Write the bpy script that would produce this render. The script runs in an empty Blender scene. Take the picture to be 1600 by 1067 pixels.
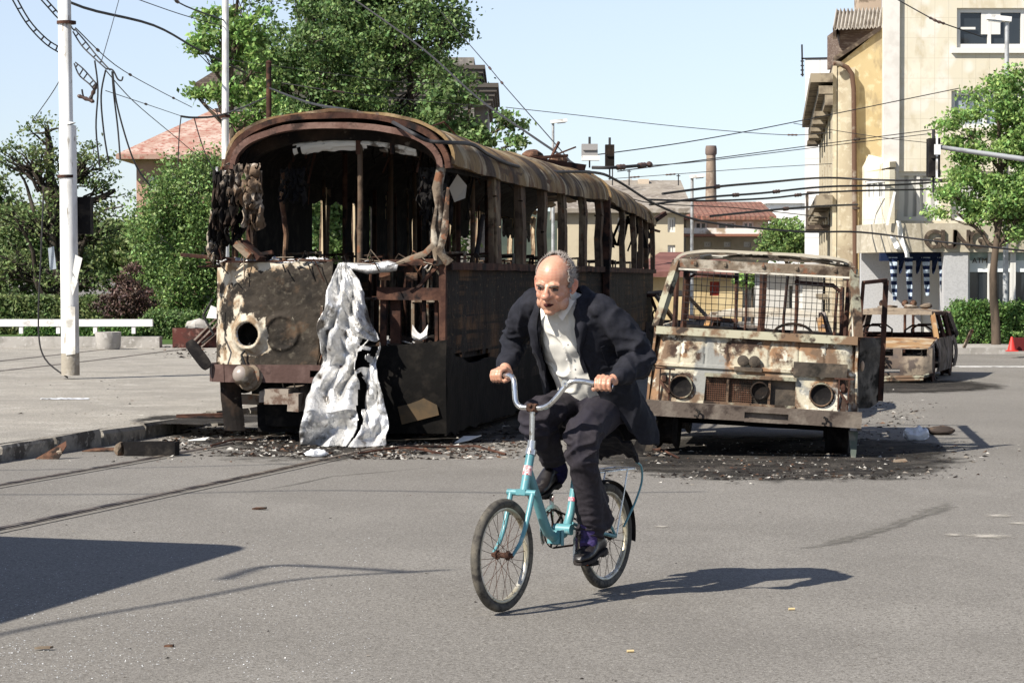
import bpy, math, random
from mathutils import Vector, Matrix, noise
from math import sin, cos, pi, radians, sqrt, atan, atan2
random.seed(7)
R = radians
S = bpy.context.scene
C = S.collection
# ---------------------------------------------------------------- camera
FPX, CAMZ = 3778.0, 1.5
PIT = atan(100.5 / FPX)
cd = bpy.data.cameras.new('camera')
cd.sensor_width = 36.0
cd.lens = FPX / 1600 * 36
cd.clip_start, cd.clip_end = 0.1, 6000
cam = bpy.data.objects.new('camera', cd)
C.objects.link(cam)
cam.location = (0, 0, CAMZ)
cam.rotation_euler = (pi / 2 - PIT, 0, 0)
S.camera = cam
# ---------------------------------------------------------------- sky, sun, exposure
to_sun = Vector((-1.41, -1.14, 1.60)).normalized()
elev = math.asin(to_sun.z)
wd = bpy.data.worlds.new('World')
S.world = wd
wd.use_nodes = True
nt = wd.node_tree
bgn = nt.nodes['Background']
sky = nt.nodes.new('ShaderNodeTexSky')
sky.sky_type = 'NISHITA'
sky.sun_disc = False
sky.sun_elevation = elev
sky.sun_rotation = atan2(to_sun.x, to_sun.y)
sky.air_density, sky.dust_density, sky.ozone_density = 1.0, 0.15, 1.6
sky.altitude = 900
cc = nt.nodes.new('ShaderNodeMix'); cc.data_type = 'RGBA'; cc.blend_type = 'MULTIPLY'; cc.inputs[0].default_value = 1
cc.inputs[7].default_value = (1.05, .97, .98, 1)                       # the film's slightly cool rendering of the sky
hsn = nt.nodes.new('ShaderNodeHueSaturation'); hsn.inputs['Saturation'].default_value = .80
wtc = nt.nodes.new('ShaderNodeTexCoord'); wsx = nt.nodes.new('ShaderNodeSeparateXYZ'); wmr = nt.nodes.new('ShaderNodeMapRange'); wmx = nt.nodes.new('ShaderNodeMix')   # deeper blue air low down
nt.links.new(wtc.outputs['Generated'], wsx.inputs[0]); nt.links.new(wsx.outputs[2], wmr.inputs[0]); wmr.inputs[1].default_value = 0; wmr.inputs[2].default_value = .14
wmx.data_type = 'RGBA'; nt.links.new(wmr.outputs[0], wmx.inputs[0]); wmx.inputs[6].default_value = (.56, .68, .84, 1); wmx.inputs[7].default_value = (1, 1, 1, 1)
wm2 = nt.nodes.new('ShaderNodeMix'); wm2.data_type = 'RGBA'; wm2.blend_type = 'MULTIPLY'; wm2.inputs[0].default_value = 1; nt.links.new(wmx.outputs[2], wm2.inputs[7]); nt.links.new(sky.outputs[0], wm2.inputs[6])
nt.links.new(wm2.outputs[2], hsn.inputs['Color']); nt.links.new(hsn.outputs[0], cc.inputs[6]); nt.links.new(cc.outputs[2], bgn.inputs[0])
bgn.inputs[1].default_value = 0.092
ld = bpy.data.lights.new('sun', 'SUN')
ld.energy = 4.9
ld.angle = R(0.5)
ld.color = (1.0, 0.94, 0.85)
sun = bpy.data.objects.new('sun', ld)
C.objects.link(sun)
sun.rotation_euler = to_sun.to_track_quat('Z', 'Y').to_euler()
sun.location = (-20, -20, 40)
S.view_settings.view_transform = 'Standard'
S.view_settings.look = 'None'
S.view_settings.gamma = 1
S.view_settings.exposure = 0.8
S.render.engine = 'CYCLES'
S.cycles.max_bounces = 6

# ---------------------------------------------------------------- helpers
def V(*a): return Vector(a if len(a) > 1 else a[0])
def W(px, py, Y):                       # a point of the place, at distance Y, on the line of sight through a photo pixel
    u, v = (px - 800) / FPX, (533.5 - py) / FPX
    r = Vector((u, cos(PIT) + v * sin(PIT), -sin(PIT) + v * cos(PIT)))
    return Vector((0, 0, CAMZ)) + r * (Y / r.y)
def G(px, py, z=0.0):                   # the ground point seen at a photo pixel
    u, v = (px - 800) / FPX, (533.5 - py) / FPX
    r = Vector((u, cos(PIT) + v * sin(PIT), -sin(PIT) + v * cos(PIT)))
    return Vector((0, 0, CAMZ)) + r * ((z - CAMZ) / r.z)
def PP(px, py, P0, d):                  # the point of a vertical plane (through P0 along d) seen at a photo pixel
    u, v = (px - 800) / FPX, (533.5 - py) / FPX
    r = Vector((u, cos(PIT) + v * sin(PIT), -sin(PIT) + v * cos(PIT)))
    c = Vector((0, 0, CAMZ)); n = Vector((-d[1], d[0], 0))
    return c + r * ((Vector(P0) - c).dot(n) / r.dot(n))
def nz(p, s=1.0, o=0.0): return noise.noise(Vector((p[0] * s + o, p[1] * s - o, p[2] * s + o * .7)))
def lerp(a, b, t): return a + (b - a) * t
U = random.uniform

class MB:
    def __init__(s): s.v = []; s.f = []; s.m = []; s.cm = 0
    def add(s, vs, fs):
        b = len(s.v); s.v += [tuple(v) for v in vs]
        for f in fs: s.f.append(tuple(i + b for i in f)); s.m.append(s.cm)
        return s
    def mat(s, i): s.cm = i; return s
    def box(s, lo, hi, M=None):
        x0, y0, z0 = lo; x1, y1, z1 = hi
        vs = [V(x, y, z) for z in (z0, z1) for y in (y0, y1) for x in (x0, x1)]
        if M: vs = [M @ v for v in vs]
        return s.add(vs, [(0, 2, 3, 1), (4, 5, 7, 6), (0, 1, 5, 4), (2, 6, 7, 3), (0, 4, 6, 2), (1, 3, 7, 5)])
    def cbox(s, c, d, rz=0, rx=0, ry=0):
        M = Matrix.Translation(V(c)) @ Matrix.Rotation(rz, 4, 'Z') @ Matrix.Rotation(ry, 4, 'Y') @ Matrix.Rotation(rx, 4, 'X')
        return s.box((-d[0] / 2, -d[1] / 2, -d[2] / 2), (d[0] / 2, d[1] / 2, d[2] / 2), M)
    def bar(s, a, b, w, h=None, up=(0, 0, 1)):
        a, b = V(a), V(b); h = h or w; d = (b - a)
        if d.length < 1e-6: return s
        d.normalize(); u = V(up)
        if abs(d.dot(u)) > .97: u = V(0, 1, 0) if abs(d.y) < .9 else V(1, 0, 0)
        sd = d.cross(u).normalized(); u2 = sd.cross(d)
        vs = []
        for p in (a, b):
            for i, j in ((-1, -1), (1, -1), (1, 1), (-1, 1)): vs.append(p + sd * (i * w / 2) + u2 * (j * h / 2))
        return s.add(vs, [(0, 1, 2, 3), (7, 6, 5, 4), (0, 4, 5, 1), (1, 5, 6, 2), (2, 6, 7, 3), (3, 7, 4, 0)])
    def tube(s, pts, r, n=8, closed=False, cap=True, sq=1.0):
        pts = [V(p) for p in pts]; N = len(pts)
        rr = r if isinstance(r, (list, tuple)) else [r] * N
        vs = []; fs = []; pu = None
        for i, p in enumerate(pts):
            if closed: t = pts[(i + 1) % N] - pts[i - 1]
            else: t = pts[min(i + 1, N - 1)] - pts[max(i - 1, 0)]
            if t.length < 1e-9: t = V(0, 0, 1)
            t.normalize()
            if pu is None:
                pu = V(0, 0, 1) if abs(t.z) < .9 else V(0, 1, 0)
            u = (pu - t * pu.dot(t))
            if u.length < 1e-6: u = t.orthogonal()
            u.normalize(); pu = u; w = t.cross(u)
            for k in range(n):
                a = 2 * pi * k / n
                vs.append(p + (u * cos(a) * sq + w * sin(a)) * rr[i])
        m = N if closed else N - 1
        for i in range(m):
            for k in range(n):
                a, b = i * n + k, i * n + (k + 1) % n
                c, d = ((i + 1) % N) * n + k, ((i + 1) % N) * n + (k + 1) % n
                fs.append((a, b, d, c))
        if cap and not closed:
            fs.append(tuple(range(n))[::-1]); fs.append(tuple((N - 1) * n + k for k in range(n)))
        return s.add(vs, fs)
    def rings(s, rings, cap=True, closed_ring=True):
        n = len(rings[0]); vs = [p for r in rings for p in r]; fs = []
        for i in range(len(rings) - 1):
            for k in range(n if closed_ring else n - 1):
                fs.append((i * n + k, i * n + (k + 1) % n, (i + 1) * n + (k + 1) % n, (i + 1) * n + k))
        if cap and closed_ring:
            fs.append(tuple(range(n))[::-1]); fs.append(tuple((len(rings) - 1) * n + k for k in range(n)))
        return s.add(vs, fs)
    def lathe(s, prof, c, ax=(0, 0, 1), n=24, cap=True):      # prof: (radius, height along ax)
        ax = V(ax).normalized(); u = ax.orthogonal().normalized(); w = ax.cross(u); c = V(c)
        return s.rings([[c + ax * h + (u * cos(2 * pi * k / n) + w * sin(2 * pi * k / n)) * max(r, 1e-4) for k in range(n)] for r, h in prof], cap)
    def prism(s, poly, d):                                     # polygon (3D points) extruded by vector d
        n = len(poly); d = V(d); vs = [V(p) for p in poly] + [V(p) + d for p in poly]
        return s.add(vs, [tuple(range(n))[::-1], tuple(range(n, 2 * n))] + [(k, (k + 1) % n, n + (k + 1) % n, n + k) for k in range(n)])
    def sheet(s, fn, nu, nv, th=0.0, keep=None):               # fn(u,v) -> point; th: thickness
        P = [[V(fn(i / nu, j / nv)) for j in range(nv + 1)] for i in range(nu + 1)]
        vs = [p for r in P for p in r]; fs = []
        for i in range(nu):
            for j in range(nv):
                if keep and not keep((i + .5) / nu, (j + .5) / nv): continue
                a = i * (nv + 1) + j; fs.append((a, a + 1, a + nv + 2, a + nv + 1))
        if th:
            b = len(vs); ns = []
            for i in range(nu + 1):
                for j in range(nv + 1):
                    du = P[min(i + 1, nu)][j] - P[max(i - 1, 0)][j]; dv = P[i][min(j + 1, nv)] - P[i][max(j - 1, 0)]
                    q = du.cross(dv); q = q.normalized() if q.length > 1e-9 else V(0, 0, 1); ns.append(q)
            vs += [v - n_ * th for v, n_ in zip(vs[:b], ns)]
            ff = list(fs)
            cnt = {}
            for f in ff:
                for k in range(4):
                    e = (f[k], f[(k + 1) % 4]); cnt[e] = 1
            fs = ff + [tuple(x + b for x in f)[::-1] for f in ff]
            for (x, y) in cnt:
                if (y, x) not in cnt: fs.append((y, x, x + b, y + b))
        return s.add(vs, fs)
    def ball(s, c, r, n=10, m=7, M=None):
        r = r if isinstance(r, (tuple, list)) else (r, r, r); c = V(c); rg = []
        for i in range(m + 1):
            t = pi * i / m; st = max(sin(t), 1e-3)
            ring = [V(r[0] * st * cos(2 * pi * k / n), r[1] * st * sin(2 * pi * k / n), -r[2] * cos(t)) for k in range(n)]
            if M: ring = [M @ q for q in ring]
            rg.append([c + q for q in ring])
        return s.rings(rg)
    def jit(s, a, sc=3.0, o=0.0):
        s.v = [(x + a * nz((x, y, z), sc, o + 3), y + a * nz((x, y, z), sc, o + 17), z + a * nz((x, y, z), sc, o + 31)) for x, y, z in s.v]
        return s
    def build(s, name, mat=None, parent=None, world=False, loc=None, smooth=None, rot=None):
        me = bpy.data.meshes.new(name)
        vs = s.v
        if world and parent:
            Mi = parent.matrix_basis.inverted(); q = parent
            while q.parent: Mi = Mi @ q.parent.matrix_basis.inverted(); q = q.parent
            vs = [tuple(Mi @ V(v)) for v in vs]
        elif loc is not None and not parent:
            l = V(loc); vs = [tuple(V(v) - l) for v in vs]
        me.from_pydata(vs, [], s.f)
        mats = mat if isinstance(mat, (list, tuple)) else [mat]
        for m_ in mats: me.materials.append(m_)
        if len(mats) > 1: me.polygons.foreach_set('material_index', s.m)
        me.update()
        if smooth is not None:
            me.polygons.foreach_set('use_smooth', [True] * len(me.polygons))
            try: me.set_sharp_from_angle(angle=R(smooth))
            except Exception: pass
        o = bpy.data.objects.new(name, me); C.objects.link(o)
        if parent: o.parent = parent
        elif loc is not None: o.location = loc
        if rot is not None: o.rotation_euler = rot
        return o

def tag(o, label=None, cat=None, group=None, kind=None):
    if label: o['label'] = label
    if cat: o['category'] = cat
    if group: o['group'] = group
    if kind: o['kind'] = kind
    return o
def empty(name, loc, rz=0, label=None, cat=None, group=None):
    o = bpy.data.objects.new(name, None); C.objects.link(o)
    o.location = loc; o.rotation_euler = (0, 0, rz); o.empty_display_size = .2
    o.matrix_basis = Matrix.Translation(V(loc)) @ Matrix.Rotation(rz, 4, 'Z')
    return tag(o, label, cat, group)
def struct(o): o['kind'] = 'structure'; return o
def dup(o, parent=None):
    c = o.copy(); C.objects.link(c)
    if parent: c.parent = parent
    for ch in list(o.children): dup(ch, c)
    return c

# ---------------------------------------------------------------- materials
def mat(name, base, layers=(), rough=.8, metal=0.0, bump=None, coord='Object', spec=None, alpha=None, trans=None, em=None):
    """layers: (colour, scale, lo, hi[, detail, (sx,sy,sz) stretch, offset])  noise-driven patches of another real colour"""
    m = bpy.data.materials.new(name); m.use_nodes = True
    t = m.node_tree; N = t.nodes; L = t.links; b = N['Principled BSDF']
    tc = N.new('ShaderNodeTexCoord')
    col = None
    rgb = N.new('ShaderNodeRGB'); rgb.outputs[0].default_value = (*base, 1); col = rgb.outputs[0]
    for i, l in enumerate(layers):
        c, sc, lo, hi = l[:4]; det = l[4] if len(l) > 4 else 5; st = l[5] if len(l) > 5 else (1, 1, 1); off = l[6] if len(l) > 6 else i * 7.3 + len(name)
        mp = N.new('ShaderNodeMapping'); mp.inputs['Scale'].default_value = st; mp.inputs['Location'].default_value = (off, off * .5, -off)
        L.new(tc.outputs[coord], mp.inputs[0])
        n = N.new('ShaderNodeTexNoise'); n.inputs['Scale'].default_value = sc; n.inputs['Detail'].default_value = det; n.inputs['Roughness'].default_value = .6
        L.new(mp.outputs[0], n.inputs['Vector'])
        mr = N.new('ShaderNodeMapRange'); mr.inputs[1].default_value = lo; mr.inputs[2].default_value = hi
        L.new(n.outputs[0], mr.inputs[0])
        mx = N.new('ShaderNodeMix'); mx.data_type = 'RGBA'
        L.new(mr.outputs[0], mx.inputs[0]); L.new(col, mx.inputs[6]); mx.inputs[7].default_value = (*c, 1)
        col = mx.outputs[2]
    L.new(col, b.inputs['Base Color'])
    b.inputs['Roughness'].default_value = rough; b.inputs['Metallic'].default_value = metal
    spec = .15 if spec is None and rough > .7 else spec
    if spec is not None: b.inputs['Specular IOR Level'].default_value = spec
    if alpha is not None: b.inputs['Alpha'].default_value = alpha
    if trans is not None: b.inputs['Transmission Weight'].default_value = trans
    if em: b.inputs['Emission Color'].default_value = (*em[0], 1); b.inputs['Emission Strength'].default_value = em[1]
    if bump:
        n = N.new('ShaderNodeTexNoise'); n.inputs['Scale'].default_value = bump[1]; n.inputs['Detail'].default_value = 6
        L.new(tc.outputs[coord], n.inputs['Vector'])
        bp = N.new('ShaderNodeBump'); bp.inputs['Strength'].default_value = bump[0]; bp.inputs['Distance'].default_value = bump[2] if len(bump) > 2 else .02
        L.new(n.outputs[0], bp.inputs['Height']); L.new(bp.outputs[0], b.inputs['Normal'])
    m['_'] = 0
    return m
def hook(m): return m.node_tree, m.node_tree.nodes, m.node_tree.links, m.node_tree.nodes['Principled BSDF']
def tint(m, kind, colour, **k):
    """lay a further pattern (wave / brick / voronoi) of another real colour over the base colour of m"""
    t, N, L, b = hook(m)
    src = b.inputs['Base Color'].links[0].from_socket
    tc = N.new('ShaderNodeTexCoord'); mp = N.new('ShaderNodeMapping')
    mp.inputs['Scale'].default_value = k.get('st', (1, 1, 1)); mp.inputs['Rotation'].default_value = k.get('rot', (0, 0, 0)); mp.inputs['Location'].default_value = k.get('loc', (0, 0, 0))
    L.new(tc.outputs['Object'], mp.inputs[0])
    if kind == 'brick':
        n = N.new('ShaderNodeTexBrick'); n.inputs['Scale'].default_value = 1; n.offset = k.get('offset', .5)
        n.inputs['Brick Width'].default_value = k['bw']; n.inputs['Row Height'].default_value = k['bh']; n.inputs['Mortar Size'].default_value = k['mo']
        n.inputs['Mortar Smooth'].default_value = 0.1
        L.new(mp.outputs[0], n.inputs['Vector']); f = n.outputs['Fac']
    elif kind == 'voronoi':
        n = N.new('ShaderNodeTexVoronoi'); n.inputs['Scale'].default_value = k['sc']; L.new(mp.outputs[0], n.inputs['Vector'])
        mr = N.new('ShaderNodeMapRange'); mr.inputs[1].default_value = k['hi']; mr.inputs[2].default_value = k['lo']
        L.new(n.outputs['Distance'], mr.inputs[0]); f = mr.outputs[0]
        if k.get('some'):
            m2 = N.new('ShaderNodeMath'); m2.operation = 'LESS_THAN'; m2.inputs[1].default_value = k['some']
            L.new(n.outputs['Color'], m2.inputs[0]); m3 = N.new('ShaderNodeMath'); m3.operation = 'MULTIPLY'
            L.new(f, m3.inputs[0]); L.new(m2.outputs[0], m3.inputs[1]); f = m3.outputs[0]
    else:
        n = N.new('ShaderNodeTexWave'); n.inputs['Scale'].default_value = k['sc']; n.inputs['Distortion'].default_value = k.get('dist', 0)
        n.bands_direction = k.get('dir', 'X'); n.inputs['Detail'].default_value = k.get('det', 3)
        L.new(mp.outputs[0], n.inputs['Vector'])
        mr = N.new('ShaderNodeMapRange'); mr.inputs[1].default_value = k['lo']; mr.inputs[2].default_value = k['hi']
        L.new(n.outputs[0], mr.inputs[0]); f = mr.outputs[0]
    if k.get('amt'):
        m3 = N.new('ShaderNodeMath'); m3.operation = 'MULTIPLY'; m3.inputs[1].default_value = k['amt']; L.new(f, m3.inputs[0]); f = m3.outputs[0]
    mx = N.new('ShaderNodeMix'); mx.data_type = 'RGBA'; L.new(f, mx.inputs[0]); L.new(src, mx.inputs[6]); mx.inputs[7].default_value = (*colour, 1)
    L.new(mx.outputs[2], b.inputs['Base Color'])
    return m
def leafmat(name, a, b_, tr=.35):
    m = mat(name, a, [(b_, 1.2, .4, .6, 2), (tuple(x * .6 for x in a), 9, .5, .62, 2)], rough=.6)
    t, N, L, b = hook(m)
    tl = N.new('ShaderNodeBsdfTranslucent'); L.new(b.inputs['Base Color'].links[0].from_socket, tl.inputs[0])
    gi = N.new('ShaderNodeNewGeometry'); hs = N.new('ShaderNodeHueSaturation'); src = b.inputs['Base Color'].links[0].from_socket
    m1 = N.new('ShaderNodeMapRange'); m1.inputs[3].default_value = .5; m1.inputs[4].default_value = 1.9; L.new(gi.outputs['Random Per Island'], m1.inputs[0]); L.new(m1.outputs[0], hs.inputs['Value'])
    m2 = N.new('ShaderNodeMath'); m2.operation = 'MULTIPLY'; m2.inputs[1].default_value = 37.7; L.new(gi.outputs['Random Per Island'], m2.inputs[0]); m3 = N.new('ShaderNodeMath'); m3.operation = 'FRACT'; L.new(m2.outputs[0], m3.inputs[0])
    m4 = N.new('ShaderNodeMapRange'); m4.inputs[3].default_value = .455; m4.inputs[4].default_value = .515; L.new(m3.outputs[0], m4.inputs[0]); L.new(m4.outputs[0], hs.inputs['Hue']); hs.inputs['Saturation'].default_value = .85
    L.new(src, hs.inputs['Color']); L.new(hs.outputs[0], b.inputs['Base Color']); L.new(hs.outputs[0], tl.inputs[0])
    ms = N.new('ShaderNodeMixShader'); ms.inputs[0].default_value = tr
    out = [n for n in N if n.type == 'OUTPUT_MATERIAL'][0]
    L.new(b.outputs[0], ms.inputs[1]); L.new(tl.outputs[0], ms.inputs[2]); L.new(ms.outputs[0], out.inputs[0])
    return m
def fade(m, lo=.5, hi=.62, sc=5, det=9):               # a stain that thins out raggedly at its edge (attribute 'amt')
    t, N, L, b = hook(m); at = N.new('ShaderNodeAttribute'); at.attribute_name = 'amt'; tc = N.new('ShaderNodeTexCoord')
    n = N.new('ShaderNodeTexNoise'); n.inputs['Scale'].default_value = sc; n.inputs['Detail'].default_value = det; n.inputs['Roughness'].default_value = .72; L.new(tc.outputs['Object'], n.inputs['Vector'])
    ad = N.new('ShaderNodeMath'); ad.operation = 'MULTIPLY_ADD'; ad.inputs[1].default_value = .8; L.new(at.outputs['Fac'], ad.inputs[0]); L.new(n.outputs[0], ad.inputs[2])
    mr = N.new('ShaderNodeMapRange'); mr.inputs[1].default_value = lo + .3; mr.inputs[2].default_value = hi + .3; mr.inputs[4].default_value = .97; L.new(ad.outputs[0], mr.inputs[0]); L.new(mr.outputs[0], b.inputs['Alpha'])
    return m
def stain(c, rx, ry, z, m, rz=0.0, name='soot_shade_stain', p=2.0):
    g = MB(); nr, na = 14, 40; ps = [(c[0], c[1], z)]; am = [1.0]
    for i in range(1, nr + 1):
        for k in range(na):
            a = 2 * pi * k / na; r = i / nr; x, y = rx * r * cos(a), ry * r * sin(a); ps.append((c[0] + x * cos(rz) - y * sin(rz), c[1] + x * sin(rz) + y * cos(rz), z)); am.append(1 - r ** p)
    fs = [(0, 1 + k, 1 + (k + 1) % na) for k in range(na)]
    for i in range(nr - 1):
        for k in range(na): fs.append((1 + i * na + k, 1 + (i + 1) * na + k, 1 + (i + 1) * na + (k + 1) % na, 1 + i * na + (k + 1) % na))
    g.add(ps, fs); o = g.build(name, m); a = o.data.attributes.new('amt', 'FLOAT', 'POINT'); a.data.foreach_set('value', am)
    return struct(o)
M = {}
M['soot'] = mat('soot', (.012, .010, .009), [((.04, .026, .018), 3, .45, .6), ((.12, .10, .08), 9, .62, .7)], .95, bump=(.5, 14))
M['black'] = mat('char_black', (.008, .007, .007), [((.03, .026, .022), 6, .5, .65)], .9, bump=(.4, 18), spec=.2)
M['rust'] = mat('rust', (.10, .05, .032), [((.17, .10, .06), 4, .45, .6), ((.02, .015, .012), 6, .5, .62), ((.30, .24, .18), 12, .62, .7)], .9, bump=(.5, 20))
M['rust_d'] = mat('rust_dark', (.045, .022, .016), [((.09, .045, .03), 5, .45, .6), ((.012, .01, .01), 4, .52, .62)], .9, bump=(.4, 20))
M['ashmetal'] = mat('ash_metal', (.16, .125, .09), [((.34, .30, .24), 5, .5, .6), ((.05, .035, .025), 4, .5, .6), ((.17, .08, .045), 8, .55, .62)], .85, bump=(.5, 20))
M['alu'] = mat('melted_aluminium', (.66, .655, .64), [((.50, .49, .47), 5, .48, .62), ((.10, .085, .07), 2.6, .60, .66, 8), ((.22, .20, .18), 9, .60, .66, 8)], .40, .5, bump=(.9, 11, .04))
M['rubber'] = mat('rubber', (.02, .02, .02), [((.05, .045, .035), 8, .5, .62)], .85)
M['chrome'] = mat('chrome', (.72, .72, .70), [((.35, .33, .30), 60, .58, .66)], .22, .95)
M['wire'] = mat('cable_black', (.018, .017, .018), rough=.7)
M['white'] = mat('white_paint', (.72, .71, .68), [((.45, .43, .40), 5, .56, .66)], .6)
M['concrete'] = mat('concrete', (.36, .34, .31), [((.25, .235, .21), 3, .45, .62), ((.45, .43, .4), 14, .55, .65)], .9, bump=(.3, 40))
M['red'] = mat('red_plastic', (.55, .03, .02), rough=.5)
M['glassdark'] = mat('window_glass', (.02, .025, .03), rough=.08, spec=.6)
M['glassbright'] = mat('window_glass_pale', (.30, .34, .38), [((.12, .14, .17), .8, .45, .6)], .12, spec=.6)
# ================================================================ the ground
asph = mat('asphalt', (.200, .187, .167), [((.157, .146, .130), .35, .42, .66, 6), ((.23, .216, .193), 1.1, .5, .7, 6, (1, .5, 1)),
    ((.125, .115, .10), 52, .50, .60, 4), ((.27, .255, .225), 75, .55, .66, 3), ((.09, .083, .072), 130, .56, .64, 3), ((.42, .41, .38), 150, .64, .70, 2)], .85, bump=(.5, 90, .008))
tint(asph, 'voronoi', (.62, .62, .60), sc=26, lo=.05, hi=.10, some=.22)
g = MB(); g.sheet(lambda u, v: (lerp(-900, 900, u), lerp(-120, 2600, v), 0), 30, 40)
struct(g.build('ground', asph))
# the pavement slab that the left-hand tram tracks run beside
slabm = mat('platform_asphalt', (.34, .315, .27), [((.25, .232, .20), .7, .42, .6, 6), ((.40, .375, .33), 2.2, .52, .68, 6), ((.16, .15, .13), 40, .52, .62, 4), ((.36, .34, .30), 60, .56, .66, 3), ((.13, .12, .105), 90, .56, .64, 3), ((.46, .44, .40), 120, .63, .70, 2)], .9, bump=(.35, 200, .006))
kerbm = mat('kerb_stone', (.26, .24, .205), [((.09, .08, .068), 4, .45, .6), ((.36, .33, .28), 16, .56, .66)], .9, bump=(.6, 30))
HD = R(15.6)
_pth = []                                              # the track's own line: straight, then easing towards +Y
_p, _h = G(290, 766), HD
_p = _p - V(sin(HD), cos(HD), 0) * 22
for _i in range(180):
    _pth.append((_p.copy(), _h)); _p = _p + V(sin(_h), cos(_h), 0) * .5
    if 22 < _i * .5 < 46: _h -= R(.42) * .5
def tk(s, t, z=0.0):                                   # s metres along the track (0 = at pixel 290,766), t metres to its left
    f = min(max((s + 22) / .5, 0), 178.99); i = int(f); a, h = _pth[i]; b = _pth[i + 1][0]
    p = a.lerp(b, f - i) if s > -22 else a + V(sin(h), cos(h), 0) * (s + 22)
    p = p + V(-cos(h), sin(h), 0) * t; p.z = z; return p
def kp(s, t, z=0.0): return tk(s, t + 2.46, z)
g = MB()
g.sheet(lambda u, v: kp(lerp(-14, 62, u), lerp(.17, 40, v), .13), 38, 20)
g.sheet(lambda u, v: kp(lerp(-14, 62, u), .17, lerp(-.05, .13, v)), 38, 1)
struct(g.build('platform', slabm))
g = MB(); s = -14.0; i = 0
while s < 22:
    L_ = 1.0 + .1 * nz((s, 0, 0)); gap = .03
    if not (5.9 < s < 6.5 or 8.6 < s < 9.6):
        q = [kp(s + gap, 0 + .02 * U(-1, 1)), kp(s + L_ - gap, 0 + .02 * U(-1, 1)), kp(s + L_ - gap, .155), kp(s + gap, .155)]
        zt = .132 + U(-.012, .006)
        r0 = [[p + V(0, 0, z) for p in q] for z in (-.05, zt - .03)]
        top = [q[0] + (q[3] - q[0]) * .12, q[1] + (q[2] - q[1]) * .12, q[2], q[3]]
        r0.append([p + V(0, 0, zt) for p in top]); g.rings(r0)
    s += L_
g.jit(.035, 5)
struct(g.build('kerb', kerbm, smooth=30))
# tram rails, set in the asphalt
railm = mat('rail_steel', (.14, .11, .085), [((.24, .21, .17), 8, .5, .6), ((.04, .03, .025), 3, .5, .6)], .6, .4)
def curve_pts(a, hd0, n, step, bend):                  # heading measured from +Y, bending back towards +Y
    p = V(a); out = []; h = hd0
    for i in range(n):
        out.append(p.copy()); p = p + V(sin(h), cos(h), 0) * step; h -= bend * step
    return out
def rail(a, hd, n, step, bend, back=14):
    pts = curve_pts(a, hd, n, step, bend)
    d = V(sin(hd), cos(hd), 0)
    pts = [pts[0] - d * back * (1 - i / 8) for i in range(8)] + pts
    g = MB()
    for off, w, zt in ((-.03, .055, .010), (.045, .016, .008)):
        for i in range(len(pts) - 1):
            g.bar(pts[i] + V(off, 0, zt - .02), pts[i + 1] + V(off, 0, zt - .02), w, .04)
    g.mat(1)
    for i in range(len(pts) - 1): g.bar(pts[i] + V(.019, 0, -.0152), pts[i + 1] + V(.019, 0, -.0152), .19, .04)
    return g
def rail():
    g = MB(); st = [-14 + i for i in range(72)]
    return g, st
for t0 in (0, 1.435):
    g, st = rail()
    for off, w, zt in ((.024, .048, .010), (-.036, .014, .009)):
        for a in st: g.bar(tk(a, t0 + off, zt - .02), tk(a + 1, t0 + off, zt - .02), w, .04)
    g.mat(1)
    for a in st: g.bar(tk(a, t0 - .019, -.0152), tk(a + 1, t0 - .019, -.0152), .17, .04)
    g.mat(2)
    for a in st: g.bar(tk(a, t0 - .0145, -.0132), tk(a + 1, t0 - .0145, -.0132), .028, .04)
    struct(g.build('tram_rail', [railm, mat('rail_bed', (.17, .156, .135), [((.13, .12, .103), 9, .5, .6), ((.25, .235, .21), 60, .55, .66)], .95), M['black']]))
for q in (0.9, 2.335):                                  # the second pair of rails, in the platform
    g = MB()
    for i in range(40):
        g.bar(kp(-14 + i * 1.5, 5.6 + q, .1205), kp(-14 + (i + 1) * 1.5, 5.6 + q, .1205), .09, .03)
    struct(g.build('tram_rail', railm))
# far-side pavement, lawn and road lines
pav = mat('pavement', (.33, .31, .28), [((.24, .225, .20), .8, .45, .6), ((.42, .40, .37), 6, .55, .66)], .9)
g = MB(); g.box((4.5, 47.2, -.2), (60, 58, .12)); struct(g.build('pavement', pav))
grs = mat('lawn', (.045, .085, .02), [((.07, .12, .028), 2, .45, .6), ((.05, .09, .02), 9, .5, .6)], .95)
g = MB(); g.box((-60, 49.3, -.2), (-5.0, 140, .145)); struct(g.build('lawn', grs))
lane = mat('road_paint', (.62, .61, .58), [((.2, .195, .18), 6, .5, .6)], .8)
g = MB(); a = G(1495, 573); b = G(1760, 574)
g.box((a.x, a.y - .18, .002), (b.x + 14, a.y + .18, .006)); struct(g.build('road_marking', lane))
# worn pale scuffs of paint and dust on the asphalt, and old tar seams
dust = fade(mat('pale_dust', (.40, .37, .32), [((.3, .28, .24), 9, .42, .56)], .95), .42, .8, 22, 4)
def blot(px, py, rx, ry, z, seed, n=26):
    c = G(px, py); pts = []
    for k in range(n):
        a = 2 * pi * k / n; q = 1 + .45 * nz((cos(a) * 2, sin(a) * 2, seed), 1.3)
        pts.append(V(c.x + rx * q * cos(a), c.y + ry * q * sin(a), z))
    return pts
g = MB()
for k, (px, py, rx, ry) in enumerate([(1545, 838, .15, .13), (1490, 836, .06, .08), (1560, 806, .1, .10), (1592, 818, .08, .08), (1033, 823, .045, .06)]):
    stain(G(px, py), rx * 1.7, ry * 1.8, .004 + k * .0001, dust, name='road_marking', p=.7)
tar = fade(mat('tar_seam', (.135, .126, .11), [((.165, .155, .137), 5, .48, .6)], .9), .42, .8, 9)
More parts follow.
